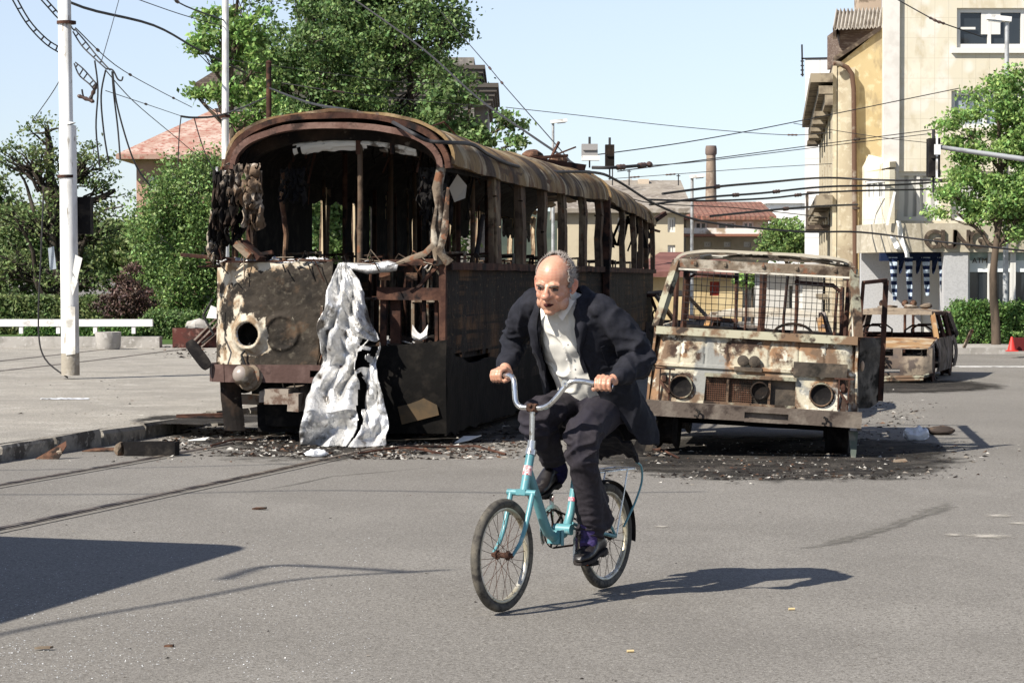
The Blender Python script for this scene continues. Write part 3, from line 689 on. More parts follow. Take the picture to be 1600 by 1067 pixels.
g = MB(); g.prism([P_(.6, .198, .95), P_(3.2, .198, .95), P_(3.2, .198, 2.1), P_(.6, .198, 2.1)], -e2 * .03); g.build('window', M['glassbright'], kt, world=True)
# ================================================================ trees and plants
def leaves(cl, n, size, drop=0.0, flat=.6):
    """cl: list of (centre, radius); n leaf faces per clump"""
    vs, fs = [], []
    rnd = random.random; gs = random.gauss
    for c, r in cl:
        for _ in range(n):
            p = (c[0] + gs(0, r * .5), c[1] + gs(0, r * .5), c[2] + gs(0, r * .5 * flat) - drop * rnd() * r)
            s = size * (.6 + .8 * rnd())
            ax, ay, az = gs(0, 1), gs(0, 1), gs(0, 1); l = sqrt(ax * ax + ay * ay + az * az) + 1e-6; ax /= l; ay /= l; az /= l
            bx, by, bz = gs(0, 1), gs(0, 1), gs(0, 1); d = ax * bx + ay * by + az * bz; bx -= d * ax; by -= d * ay; bz -= d * az
            l = sqrt(bx * bx + by * by + bz * bz) + 1e-6; k = .55 / l
            a = (ax * s, ay * s, az * s); b = (bx * s * k, by * s * k, bz * s * k); i = len(vs)
            vs += [(p[0] - a[0], p[1] - a[1], p[2] - a[2]), (p[0] + b[0], p[1] + b[1], p[2] + b[2]), (p[0] + a[0], p[1] + a[1], p[2] + a[2]), (p[0] - b[0], p[1] - b[1], p[2] - b[2])]
            fs.append((i, i + 1, i + 2, i + 3))
    g = MB(); g.v = vs; g.f = fs; g.m = [0] * len(fs); return g
def limb(g, a, b, r0, r1, wob=.12, n=7, seg=6, sag=0.0):
    a, b = V(a), V(b); L_ = (b - a).length; pts = []; rr = []; o = U(0, 99)
    for i in range(seg + 1):
        t = i / seg; p = a.lerp(b, t); w = sin(pi * t) * L_ * wob
        pts.append(p + V(nz((t * 2, o, 0)) * w, nz((o, t * 2, 0)) * w, nz((0, o, t * 2)) * w + sag * sin(pi * t) * L_)); rr.append(lerp(r0, r1, t))
    g.tube(pts, rr, n); return pts
def tree(name, label, base, blobs, ncl, nl, size, lm, bm, trunk_r=.2, forks=4, clr=.5, group=None, drop=0, flat=.6, cat='tree', trunk_top=None, reach=1.0, thin=.0, shell=.45):
    base = V(base); cl = []
    tot = sum(b[1][0] * b[1][1] * b[1][2] for b in blobs)
    for c, r in blobs:
        k = max(3, int(ncl * r[0] * r[1] * r[2] / tot))
        for _ in range(k):
            while True:
                q = V(U(-1, 1), U(-1, 1), U(-1, 1))
                if q.length < 1 and (q.length > shell or random.random() < .3): break
            o = c + V(q.x * r[0], q.y * r[1], q.z * r[2])
            if nz(o, .9 / max(clr, .3) * .5, 4) < thin - .35: continue
            cl.append((o, clr * U(.6, 1.3)))
    t = empty(name, base, 0, label, cat, group)
    g = MB(); top = V(trunk_top) if trunk_top else V(base.x, base.y, max(b[0].z for b in blobs))
    tp = limb(g, base - V(0, 0, .1), top, trunk_r, trunk_r * .25, .05, 9, 10)
    hubs = []
    for c, r in blobs:
        k = min(len(tp) - 2, max(2, int((c.z - base.z - r[2]) / max(.1, top.z - base.z) * 10)))
        e = c - V(0, 0, r[2] * .3); hp = limb(g, tp[k], e, trunk_r * .5, trunk_r * .18, .12, 6, 5); hubs.append((c, hp))
    for o, r in random.sample(cl, int(len(cl) * reach)):
        c, hp = min(hubs, key=lambda h: (h[0] - o).length); s = random.choice(hp[2:])
        limb(g, s, o, trunk_r * .13, trunk_r * .03, .2, 4, 4)
    g.build('trunk', bm, t, world=True, smooth=60)
    leaves(cl, nl, size, drop, flat).build('crown', lm, t, world=True)
    return t
bark = mat('bark_dark', (.035, .028, .022), [((.07, .06, .05), 5, .5, .62, 5, (1, 1, .3))], .95)
barkb = mat('bark_brown', (.10, .075, .055), [((.05, .04, .03), 5, .5, .62, 5, (1, 1, .3))], .95)
barkw = mat('bark_birch', (.42, .41, .38), [((.06, .05, .045), 3, .55, .6, 5, (1, 1, 3))], .9)
L1 = leafmat('leaf_maple', (.075, .16, .028), (.12, .23, .045))
L2 = leafmat('leaf_birch', (.10, .20, .03), (.14, .26, .05))
L3 = leafmat('leaf_young', (.15, .30, .045), (.20, .38, .07), .4)
L4 = leafmat('leaf_olive', (.14, .20, .05), (.08, .15, .03))
L5 = leafmat('leaf_dry', (.075, .04, .022), (.05, .028, .018), .1)
L6 = leafmat('leaf_hedge', (.06, .17, .015), (.09, .22, .03))
def bl(px, py, Y, rx, ry, rz): return (W(px, py, Y), (rx, ry, rz))
# the tall tree behind the tram
tree('tall_maple', 'tall dense green tree with dark stems, rising behind the burnt tram', (wx(520, 66), 66, 0),
     [bl(480, 60, 64, 1.5, 1.8, 1.4), bl(560, 40, 66, 1.5, 1.8, 1.5), bl(640, 60, 65, 1.4, 1.8, 1.5), bl(690, 30, 66, .7, 1.2, 1.0), bl(430, 150, 64, 1.2, 1.6, 1.2), bl(520, 150, 64, 1.6, 1.8, 1.3),
      bl(610, 160, 65, 1.5, 1.8, 1.3), bl(665, 140, 65, 1.0, 1.4, 1.1), bl(480, 240, 65, 1.6, 1.8, 1.2), bl(610, 245, 65, 1.6, 1.8, 1.2), bl(520, -60, 66, 2.0, 2, 1.5), bl(620, -60, 66, 1.6, 2, 1.4)],
     620, 165, .060, L1, bark, .34, clr=.5, reach=.4, trunk_top=W(540, -120, 66), thin=.12)
g = MB()
for a, b, r in (((505, 250), (478, 10), .12), ((505, 250), (488, -20), .09), ((530, 250), (525, 20), .13), ((640, 250), (645, 10), .12), ((655, 240), (700, 20), .08), ((425, 240), (470, 30), .06)):
    limb(g, W(a[0], a[1], 65.2), W(b[0], b[1], 65), r, r * .5, .05, 6, 8)
g.build('stem', bark, [o for o in C.objects if o.name.startswith('tall_maple')][0], world=True, smooth=60)
tree('pale_ash_tree', 'light green airy tree at the left of the tall tree, around the white mast', (wx(345, 60), 60, 0),
     [bl(350, 60, 60, .75, .8, .8), bl(385, 20, 60, .6, .7, .9), bl(330, 85, 60, .5, .6, .45), bl(340, 155, 60, .6, .7, .35), bl(395, 90, 60, .6, .7, .9), bl(310, 150, 60, .2, .3, .2), bl(400, 170, 60, .9, .9, .5)],
     120, 80, .07, L3, barkb, .14, clr=.28, reach=.8, trunk_top=W(372, -10, 60), thin=.15)
tree('small_ash_tree', 'sparse green tree leaning out beside the grey corner house', (wx(745, 60), 60, 0),
     [bl(735, 215, 60, .55, .8, .45), bl(795, 190, 60, .45, .5, .22), bl(812, 220, 60, .28, .4, .22), bl(700, 170, 60, .5, .7, .7), bl(780, 250, 60, .5, .6, .3), bl(740, 140, 60, .25, .3, .3)],
     90, 55, .075, L1, barkb, .10, clr=.24, reach=.9, trunk_top=W(725, 190, 60))
tree('weeping_birch', 'bright green weeping birch between the pink house and the tram', (wx(290, 58), 58, .13),
     [bl(290, 300, 58, .9, 1.1, .9), bl(250, 350, 58, .75, 1.0, .8), bl(320, 370, 58, .75, 1.0, 1.0), bl(285, 430, 58, 1.05, 1.1, .9), bl(330, 260, 58, .5, .7, .5), bl(350, 440, 58, .9, 1.0, 1.0), bl(240, 440, 58, .5, .7, .7)],
     330, 150, .045, L2, barkw, .13, clr=.34, reach=.5, drop=1.0, flat=1.2, trunk_top=W(300, 250, 58), thin=.1)
tree('bare_acacia', 'dark branched tree in thin olive leaf, behind the concrete mast', (wx(108, 62), 62, .13),
     [bl(50, 250, 62, .9, 1.2, .6), bl(130, 260, 62, 1.1, 1.2, .7), bl(60, 340, 62, 1.2, 1.2, .8), bl(150, 350, 62, .9, 1.2, .7), bl(20, 420, 62, 1.0, 1.2, .7), bl(110, 430, 62, 1.1, 1.2, .7), bl(180, 290, 62, .5, .8, .4), bl(75, 200, 62, .6, .8, .35)],
     300, 34, .052, L4, bark, .30, clr=.36, reach=1.0, trunk_top=W(75, 215, 62), thin=.05)
g = MB()
for a, b, r in (((95, 480), (20, 330), .10), ((95, 470), (150, 330), .11), ((92, 440), (100, 250), .14), ((100, 400), (170, 350), .07), ((88, 380), (30, 270), .08), ((85, 430), (0, 400), .08), ((100, 300), (140, 240), .06), ((90, 300), (60, 230), .07), ((60, 300), (15, 240), .05), ((120, 350), (195, 320), .05)):
    limb(g, W(a[0], a[1], 61.8), W(b[0], b[1], 61.5), r, r * .3, .16, 6, 8)
g.build('limb', bark, [o for o in C.objects if o.name.startswith('bare_acacia')][0], world=True, smooth=60)
tree('park_tree', 'rounded mid green tree in the park at the far left edge', (wx(-5, 72), 72, .13),
     [bl(10, 370, 72, 1.4, 1.6, 1.1), bl(-60, 340, 72, 1.8, 1.8, 1.3), bl(60, 400, 72, 1.2, 1.4, 1.0), bl(0, 430, 72, 1.5, 1.5, 1.0)], 220, 110, .09, L4, bark, .2, clr=.5, reach=.4)
tree('park_tree', 'mid green tree filling the gap between the acacia and the birch', (wx(185, 74), 74, .13),
     [bl(160, 370, 74, 1.0, 1.3, .6), bl(140, 405, 74, 1.3, 1.4, .9), bl(205, 400, 74, 1.2, 1.4, 1.0), bl(190, 380, 74, .5, .8, .5)], 190, 110, .09, L4, bark, .17, clr=.45, reach=.4)
for k, (px, py, Y, rx, rz, lb) in enumerate(((410, 380, 64, 1.6, 2.0, 'leafy tree seen through the left windows of the tram'), (545, 370, 63, 1.5, 2.0, 'leafy tree seen through the front opening of the tram'), (650, 360, 66, 1.4, 2.1, 'leafy tree hidden mostly by the tram roof and side'))):
    tree('background_tree', lb, (wx(px, Y), Y, 0), [(W(px, py, Y), (rx, 1.4, rz)), (W(px + 20, py - 60, Y), (rx * .8, 1.2, rz * .6))], 150, 110, .08, L1, bark, .16, clr=.45, reach=.3, group='leafy trees behind the tram')
tree('dead_conifer', 'rust brown withered shrub behind the white barrier rail', (wx(205, 54), 54, .13),
     [bl(200, 470, 54, .45, .4, .45), bl(200, 430, 54, .26, .3, .35), bl(225, 475, 54, .3, .3, .4), bl(170, 480, 54, .3, .3, .3)], 130, 60, .035, L5, barkb, .04, clr=.15, reach=.8, cat='shrub')
tree('street_tree', 'young bright green street tree in front of the pale stone building', (wx(1557, 49.5), 49.5, .12),
     [bl(1560, 150, 49.5, .55, .7, .35), bl(1515, 200, 49.5, .60, .7, .45), bl(1590, 210, 49.5, .75, .8, .6), bl(1540, 260, 49.5, .8, .8, .5), bl(1485, 300, 49.5, .45, .6, .25), bl(1560, 312, 49.5, .9, .8, .40), bl(1495, 328, 49.5, .62, .7, .22), bl(1600, 310, 49.5, .7, .8, .7), bl(1640, 200, 49.5, .7, .8, .7), bl(1595, 362, 49.5, .5, .7, .2), bl(1590, 125, 49.5, .35, .5, .3)],
     330, 130, .046, L3, barkb, .10, clr=.26, reach=.6, trunk_top=W(1560, 140, 49.5), thin=.12)
tree('distant_tree', 'round green tree between the red roofed house and the white tower block', (wx(1230, 98), 98, 0),
     [bl(1228, 365, 98, .8, 1, .6), bl(1215, 385, 98, .7, 1, .5), bl(1250, 385, 98, .8, 1, .6)], 90, 90, .09, L2, barkb, .12, clr=.35, reach=.3)
tree('distant_bush', 'small green tree beside the yellow cottage, seen through the windscreen', (wx(1175, 78), 78, 0),
     [bl(1175, 440, 78, .45, .6, .3), bl(1165, 430, 78, .3, .5, .2)], 30, 80, .07, L3, barkb, .05, clr=.22, reach=.5, cat='shrub')
def hedge(name, label, x0, x1, y0, y1, z0, z1, lm, n, size, cut=None):
    t = empty(name, ((x0 + x1) / 2, (y0 + y1) / 2, z0), 0, label, 'hedge')
    g = MB(); m = .12; g.box((x0 + m, y0 + m, z0), (x1 - m, y1 - m, z1 - m)); g.jit(.05, 2); g.build('stem', bark, t, world=True)
    cl = []
    for _ in range(n):
        f = random.random(); x, y, z = U(x0, x1), U(y0, y1), U(z0 + .05, z1)
        if f < .6: y = y0 + U(0, .1)
        elif f < .85: z = z1 - U(0, .08)
        else: x = random.choice((x0, x1))
        x += .1 * nz((x, y, z), 2); z += .06 * nz((x, y, z), 2, 6)
        if z > z1 - .15 and (x - x0) < .2: x += .15
        cl.append((V(x, y, z), .10))
    leaves(cl, 16, size, 0, 1).build('foliage', lm, t, world=True)
    return t
a = G(1497, 538, .12)
hedge('clipped_hedge', 'clipped bright green hedge before the shop windows on the right', a.x, a.x + 4.5, a.y + .3, a.y + 1.3, .12, wz(476, a.y + .3), L6, 2600, .028)
hedge('park_hedge', 'low bright green hedge behind the white barrier rail', wx(30, 52), wx(205, 52), 52, 52.8, .13, wz(511, 52), L6, 900, .03)
hedge('park_shrubbery', 'dark olive shrubbery under the trees at the far left', wx(-60, 57), wx(200, 57), 57, 58.2, .13, wz(468, 57), L4, 2600, .045)
hedge('dark_hedge', 'dark green hedge between the barrier rail and the burnt tram', wx(215, 53), wx(345, 53), 53, 53.8, .13, wz(492, 53), L1, 1300, .03)
# ================================================================ the burnt articulated tram
roofm = mat('burnt_roof', (.22, .15, .075), [((.38, .32, .22), 2.0, .50, .60, 7, (.5, 1.2, .5)), ((.14, .08, .04), 2.2, .50, .58, 7, (.5, 1.2, .5)), ((.06, .042, .03), 1.5, .53, .61, 8, (.6, 1.5, .6)), ((.12, .09, .07), 14, .58, .68)], .85, bump=(.6, 7, .04))
frontm = mat('burnt_front', (.036, .029, .022), [((.018, .015, .012), 3, .45, .6), ((.075, .05, .032), 5, .55, .66), ((.07, .06, .045), 22, .55, .68)], .8, bump=(.5, 22))
def ashmask(m, colour, c2, attr='ash'):                # flaked paint where the mesh attribute plus noise says so
    t, N, L, b = hook(m); src = b.inputs['Base Color'].links[0].from_socket
    at = N.new('ShaderNodeAttribute'); at.attribute_name = attr
    tc = N.new('ShaderNodeTexCoord'); n = N.new('ShaderNodeTexNoise'); n.inputs['Scale'].default_value = 5; n.inputs['Detail'].default_value = 9; n.inputs['Roughness'].default_value = .68
    L.new(tc.outputs['Object'], n.inputs['Vector'])
    ad = N.new('ShaderNodeMath'); ad.operation = 'ADD'; L.new(at.outputs['Fac'], ad.inputs[0]); L.new(n.outputs[0], ad.inputs[1])
    mr = N.new('ShaderNodeMapRange'); mr.inputs[1].default_value = .93; mr.inputs[2].default_value = .975; L.new(ad.outputs[0], mr.inputs[0])
    n2 = N.new('ShaderNodeTexNoise'); n2.inputs['Scale'].default_value = 9; n2.inputs['Detail'].default_value = 5; L.new(tc.outputs['Object'], n2.inputs['Vector'])
    m2 = N.new('ShaderNodeMapRange'); m2.inputs[1].default_value = .45; m2.inputs[2].default_value = .6; L.new(n2.outputs[0], m2.inputs[0])
    cx = N.new('ShaderNodeMix'); cx.data_type = 'RGBA'; cx.inputs[6].default_value = (*colour, 1); cx.inputs[7].default_value = (*c2, 1); L.new(m2.outputs[0], cx.inputs[0])
    mx = N.new('ShaderNodeMix'); mx.data_type = 'RGBA'; L.new(mr.outputs[0], mx.inputs[0]); L.new(src, mx.inputs[6]); L.new(cx.outputs[2], mx.inputs[7]); L.new(mx.outputs[2], b.inputs['Base Color'])
    return m
def setattr_(o, fn, name='ash'):
    a = o.data.attributes.new(name, 'FLOAT', 'POINT')
    a.data.foreach_set('value', [fn(*v.co) for v in o.data.vertices])
ashmask(frontm, (.47, .42, .33), (.24, .17, .105))
sidem = mat('burnt_side', (.024, .015, .010), [((.11, .058, .028), .9, .48, .62, 8, (1, 1, 1)), ((.008, .007, .006), 2.2, .46, .56, 3, (.12, .12, 9)), ((.014, .012, .011), 2.2, .48, .6), ((.11, .07, .04), 9, .6, .7, 5, (1, 1, 3))], .85, bump=(.6, 12))
postm = mat('ash_post', (.10, .07, .048), [((.22, .17, .11), 4, .54, .66, 5, (1, 1, .4)), ((.05, .035, .025), 5, .52, .62), ((.16, .075, .04), 9, .58, .66)], .9, bump=(.5, 25))
brightp = mat('pale_post', (.48, .38, .25), [((.2, .13, .08), 6, .52, .62, 5, (1, 1, .5))], .85)
T_HD = R(10)
tram = empty('burnt_tram', (-1.65, 21.9, 0), -T_HD, 'burnt out articulated tram with its front torn open and a rust streaked roof', 'tram')
def arch(t, hw, zg, zt, e=2.35):                        # t 0..1 from left gutter over the top to the right gutter
    a = pi * t; c_, s_ = -cos(a), sin(a)
    return V(hw * math.copysign(abs(c_) ** (2 / e), c_), 0, zg + (zt - zg) * abs(s_) ** (2 / e))
def squeeze(p, y, first):                               # the front of the roof has buckled in on its left side
    if first and p.x < 0: p.x *= .86 + .14 * min(1, max(0, y) / 2.2)
    return p
def section(par, L0, L1, hw, first):
    HWr = hw + .03
    # roof shell
    def rf(u, v):
        y = lerp(L0, L1, u); p = squeeze(arch(v, HWr, 2.50, 2.97), y, first)
        if first and u < .02: p.z += .01
        sag = -.05 * sin(pi * u) - (.0 if first else .16 * max(0, u - .55) ** 1.2 * 2)
        w = nz((p.x, y, p.z), 1.4) * .045 + nz((p.x, y, p.z), 4.5) * .018
        rib = .008 * (abs((y * 1.55) % 1 - .5) > .44)
        d = V(p.x, 0, (p.z - 2.3) * 1.4).normalized()
        return p + d * (w + rib) + V(0, y, sag)
    g = MB()
    kf = None if first else (lambda u, v: not (u > .93 and nz((u * 9, v * 9, 1), 1.3) > -.1) and not (u > .8 and nz((u * 14, v * 10, 4), 1) > .25))
    g.sheet(rf, 150, 44, .03, kf); g.build('roof', roofm, par, smooth=50)
    # ceiling lining and roof hoops, sooty
    g = MB(); g.sheet(lambda u, v: squeeze(arch(v, hw - .07, 2.46, 2.88), lerp(L0, L1, u), first) + V(0, lerp(L0 + .12, L1 - (.1 if first else 1.2), u), .03 * nz((u * 9, v * 5, 0), 2)), 50, 20, .02); g.build('ceiling', M['black'], par)
    # window posts both sides, cant rail, sill
    ys = [2.46, 3.96, 5.44, 6.85, 8.5, 10.0] if first else [L0 + .25, L0 + 3.2, L0 + 5.7, L0 + 7.4, L0 + 9.0, L1 - .12]
    for sgn in (1, -1):
        for i, y in enumerate(ys):
            w = (.30 if (i == 0 and first) else .24) if sgn > 0 else .22; x = sgn * hw
            g = MB(); pts = [(x, y, 1.60), (x + U(-.02, .02), y + U(-.03, .03), 2.0), (x + U(-.02, .02), y + U(-.03, .03), 2.3), (x - sgn * .02, y, 2.56)]
            for a, b in zip(pts, pts[1:]): g.bar(a, b, .06, w * U(.85, 1.05), up=(0, 1, 0))
            g.mat(1)
            for a, b in zip(pts, pts[1:]):
                a, b = V(a) + V(-sgn * .02, -w / 2 - .012, 0), V(b) + V(-sgn * .02, -w / 2 - .012, 0); g.bar(a, b, .05, .018, up=(0, 1, 0))
            g.jit(.012, 9, i); g.build('window_post', [postm, brightp if sgn < 0 else postm], par)
        g = MB(); h = MB(); y0 = L0 + (.0 if sgn > 0 else .35)
        n = 40
        for i in range(n):
            a, b = lerp(y0, L1, i / n), lerp(y0, L1, (i + 1) / n); x = sgn * (hw + .012)
            w1, w2 = .02 * nz((a, 1, sgn), 2), .02 * nz((b, 1, sgn), 2)
            g.bar((x, a, 2.54 + w1 - (0 if first else .10 * max(0, i / n - .55))), (x, b, 2.54 + w2 - (0 if first else .10 * max(0, (i + 1) / n - .55))), .05, .10); h.bar((x - sgn * .01, a, 1.60 + w1 * .5), (x - sgn * .01, b, 1.60 + w2 * .5), .09, .07)
        g.build('cant_rail', postm, par); h.build('window_sill', M['rust_d'], par)
        g = MB()
        def sd(u, v):
            y = lerp(y0 + .02, L1, u); z = lerp(.42, 1.565, v)
            return (sgn * (hw - .01 + .02 * nz((y, z, 0), 2.2)), y, z + (.05 * nz((y, 0, 0), 1.5) if v == 0 else 0))
        kk = (lambda u, v: not (lerp(y0, L1, u) < 2.2 and v < .32 + .05 * nz((u * 30, 0, 0), 2))) if first and sgn > 0 else None
        g.sheet(sd, 70, 24, .02, kk); g.build('side_panel', sidem, par, smooth=80)
    # charred far-side lining, its black sheets added to darken the interior
    for a, b, z0, z1 in (((1.15, 3.3, 1.6, 2.5), (4.75, 5.05, 1.6, 2.5), (5.25, 5.9, 1.6, 2.5), (6.0, 6.9, 1.6, 2.5), (7.05, 8.2, 1.6, 2.5), (8.35, 9.2, 1.6, 2.5), (9.3, 10.2, 1.6, 2.5), (3.3, 10.2, 2.30, 2.5)) if first else ((L0 + .3, L0 + 2.0, 2.05, 2.5), (L0 + 4.4, L0 + 5.4, 1.6, 2.4), (L0 + 6, L0 + 10, 2.15, 2.45))):
        g = MB(); g.sheet(lambda u, v: (-hw + .05 + .02 * nz((a + u * (b - a), v, 1), 3), lerp(a, b, u) + .04 * nz((u, v * 4, a), 2), lerp(z0, z1, v) + (.12 * nz((a + u * (b - a), 0, 2), 2.2) if v == 0 else 0)), max(4, int((b - a) * 8)), 8, .02)
        g.build('dark_fill_panel', M['black'], par)
    for y in ((3.0, 4.3, 4.9, 5.9, 6.3, 7.0, 7.3, 8.0, 8.8, 9.3, 9.7) if first else (L0 + 1.1, L0 + 2.2, L0 + 4.2, L0 + 6.6)):
        g = MB(); x = -hw + U(.1, .3); g.bar((x, y, .85), (x + U(-.03, .03), y, 2.5), U(.02, .05), U(.02, .05)); g.build('inner_post', postm if U(0, 1) < .6 else M['rust_d'], par)
    # floor, skirts and frame
    g = MB(); g.box((-hw + .06, L0 + .15, .74), (hw - .06, L1 - .05, .82)); g.box((-hw + .2, L0 + .5, .4), (hw - .2, L1 - .3, .735)); g.build('floor', M['black'], par)
    # burnt seat frames and hand poles
    for i in range(7 if first else 6):
        y = L0 + 1.6 + i * 1.25
        for x in (-.72, .72):
            g = MB(); q = U(-.06, .06); x += U(-.04, .04)
            g.tube([(x - .2, y + q, .83), (x - .2, y, 1.3), (x - .2, y + .12 + q, 1.72), (x + .2, y + .12 + q, 1.74), (x + .2, y, 1.3), (x + .2, y - q, .83)], .018, 6); g.tube([(x - .2, y, 1.28), (x - .2, y - .42, 1.27), (x + .2, y - .42, 1.27), (x + .2, y, 1.28)], .016, 6)
            g.bar((x - .2, y - .4, 1.27), (x - .2, y - .4, .83), .03); g.bar((x + .2, y - .4, 1.27), (x + .2, y - .4, .83), .03)
            g.build('seat_frame', M['rust_d'] if i % 2 else M['ashmetal'], par)
for_first = None
section(tram, 0.0, 10.25, 1.08, True)
# hand poles
for x, y, z0, z1, m_ in ((.21, .28, 1.58, 2.86, 'ash'), (-.42, 2.3, .83, 2.8, 'd'), (.45, 2.6, .83, 2.8, 'ash'), (.62, 3.6, .83, 2.8, 'ash'), (.30, 4.4, .83, 2.8, 'd'), (-.15, 3.2, .83, 2.8, 'ash'), (.80, 5.2, .83, 2.8, 'ash'), (-.6, 6.3, .83, 2.8, 'ash'), (.1, 7.2, .83, 2.8, 'd')):
    g = MB(); q = U(-.05, .05); g.tube([(x, y, z0), (x + q * .4, y, lerp(z0, z1, .5)), (x, y + q, z1)], .026, 8); g.build('hand_pole', postm if m_ == 'ash' else M['rust_d'], tram, smooth=60)
# ---- front end
# the rust coloured hoop round the opening, and its darker outer lip
def hoop(g, hw, zg, zt, y, w, h, t0=.0, t1=1.0, n=40, e=2.35):
    pts = [squeeze(arch(lerp(t0, t1, i / n), hw, zg, zt, e), y, y < 5) + V(0, y, 0) for i in range(n + 1)]
    for a, b in zip(pts, pts[1:]): g.bar(a, b, h, w, up=(0, 1, 0))
hoopm = mat('hoop_rust', (.105, .058, .045), [((.16, .10, .08), 4, .48, .62), ((.04, .025, .02), 6, .55, .65)], .8, bump=(.4, 22))
g = MB(); hoop(g, 1.035, 2.48, 2.865, -.045, .09, .055); g.jit(.008, 5); g.build('front_hoop', hoopm, tram)
g = MB(); hoop(g, 1.10, 2.47, 2.955, -.02, .10, .05); g.jit(.012, 4, 3); g.build('roof_lip', M['rust_d'], tram)
g = MB(); hoop(g, 1.00, 2.46, 2.80, .30, .14, .10, .05, .95); g.build('inner_hoop', M['soot'], tram)
# pale light fitting under the roof
g = MB(); g.sheet(lambda u, v: (lerp(-.42, .74, u), .33 - .06 * sin(pi * v), lerp(2.66, 2.79, v) - .05 * (2 * u - .9) ** 2 + .02 * nz((u * 7, v * 2, 0), 2)), 30, 6, .01, lambda u, v: nz((u * 6, v * 2, 0), 1.5) < .32)
g.build('destination_box', mat('pale_enamel', (.62, .60, .55), [((.12, .10, .08), 5, .52, .6)]), tram)
for x in (.2, .52):
    g = MB(); g.bar((x, .28, 2.62), (x, .28, 2.86), .04); g.build('bracket', M['rust_d'], tram)
# right-hand front corner post, with the melted curls at its foot
g = MB(); pts = [(1.045, -.02, 2.50), (1.00, -.05, 2.3), (1.03, -.05, 2.05), (1.00, -.05, 1.85), (1.04, -.03, 1.62)]
g.tube(pts, [.045, .05, .04, .055, .06], 8); g.jit(.02, 8); g.build('corner_post', M['ashmetal'], tram, smooth=50)
g = MB(); g.tube([(1.03, -.10, 2.18), (.99, -.13, 1.95), (1.00, -.15, 1.80), (.92, -.2, 1.71), (.78, -.2, 1.66), (.66, -.18, 1.61)], [.012, .022, .03, .026, .022, .012], 7, sq=.5); g.jit(.02, 9); g.build('melted_trim', M['ashmetal'], tram, smooth=60)
g = MB(); g.tube([(1.10, -.05, 2.30), (1.09, -.12, 1.9), (1.05, -.16, 1.72), (1.12, -.1, 1.63)], [.015, .03, .035, .05], 7, sq=.6); g.jit(.02, 9, 4); g.build('melted_trim', M['ashmetal'], tram, smooth=60)
# charred mass at the left-hand corner and its posts
def ragged(x0, x1, z0, z1, y, o, fold=.10, hole=-.28, drop=.12):
    g = MB()
    def fn(u, v):
        q = abs(nz((u * 5, v * 2.5, o), 1.3, o)); q2 = nz((u * 11, v * 7, o), 1, o)
        return (lerp(x0, x1, u) + .05 * nz((u * 2, v * 3, o), 1.5) * v, y - fold * q * (.3 + v) * 1.8 - .03 * q2, lerp(z1, z0 - drop * nz((u * 6, 0, o), 1.4), v) - .03 * q2)
    g.sheet(fn, 26, 30, .008, lambda u, v: nz((u * 5, v * 6, o + 5), 1.2) > hole - .0 + .25 * (v > .75) * (nz((u * 14, 0, o), 1) > 0)); return g
palechar = mat('pale_char', (.13, .09, .06), [((.36, .31, .25), 5, .50, .60, 7), ((.03, .024, .02), 4, .5, .6)], .9, bump=(.8, 16))
for k, (x0, x1, z0, z1, y, fo, m_) in enumerate(((-.95, -.60, 2.12, 2.52, -.14, .16, palechar), (-.74, -.60, 1.95, 2.46, -.10, .12, palechar), (-1.06, -.88, 1.75, 2.46, -.10, .16, M['black']), (-1.02, -.82, 1.95, 2.42, -.20, .12, M['soot']), (-1.08, -.96, 1.66, 2.1, -.12, .12, M['ashmetal']), (-.90, -.78, 1.85, 2.2, -.05, .08, M['black']), (-.60, -.35, 2.2, 2.5, .5, .1, M['black']), (.75, 1.02, 2.15, 2.5, .35, .1, M['black']), (.60, .92, 1.9, 2.45, 1.1, .15, M['black']))):
    ragged(x0, x1, z0, z1, y, k * 3.7, fo, -.55 if k in (2, 3) else -.28).build('charred_lining', m_, tram, smooth=50)
for k in range(34):                                    # strips hanging from the burnt ceiling
    x, y, l_ = U(-.95, .98), U(.25, 5.5), U(.12, .55); g = MB(); zt = 2.80 - .35 * abs(x) ** 3; w_ = U(.008, .03)
    g.bar((x, y, zt), (x + U(-.05, .05), y, zt - l_ * .5), w_, .006); g.bar((x + U(-.05, .05), y, zt - l_ * .5), (x + U(-.12, .12), y + U(-.05, .05), zt - l_), w_ * .7, .006); g.build('hanging_strip', random.choice((M['black'], M['rust_d'], M['soot'])), tram)
for x, y, w, m_ in ((-1.02, .05, .05, M['ashmetal']), (-.93, .12, .06, M['rust']), (-.80, .2, .035, M['rust_d']), (-.62, .7, .05, M['rust']), (-.98, .9, .12, M['soot']), (-1.05, -.02, .03, M['alu'])):
    g = MB(); g.tube([(x, y, 1.60), (x + U(-.02, .02), y, 1.9), (x + U(-.03, .03), y, 2.2), (x, y, 2.5)], w * .5, 7); g.jit(.015, 8, x * 9); g.build('corner_post', m_, tram, smooth=50)
# front panel (left half survives)
def fp(u, v):
    x = lerp(-1.10, .06, u); z = lerp(.66, 1.63, v)
    y = -.16 + .34 * max(0, (-.62 - x) / .5) ** 2.2 + .05 * (1 - v) * -1
    y += .018 * nz((x, 0, z), 3) + .006 * nz((x, 0, z), 14)
    if u > .99: x += .03 * nz((0, 0, z), 6)
    if v > .99: z += .03 * nz((x, 0, 0), 6)
    r = sqrt((x + .71) ** 2 + (z - .985) ** 2)
    y -= .07 * math.exp(-((r - .125) / .035) ** 2)
    r2 = sqrt((x + .40) ** 2 + (z - 1.0) ** 2); y -= .018 * math.exp(-((r2 - .15) / .02) ** 2)
    y += .08 * max(0, v - .9) * 3
    return (x, y, z)
g = MB(); g.sheet(fp, 110, 92, .012, lambda u, v: (lerp(-1.10, .06, u) + .71) ** 2 + (lerp(.66, 1.63, v) - .985) ** 2 > .0112)
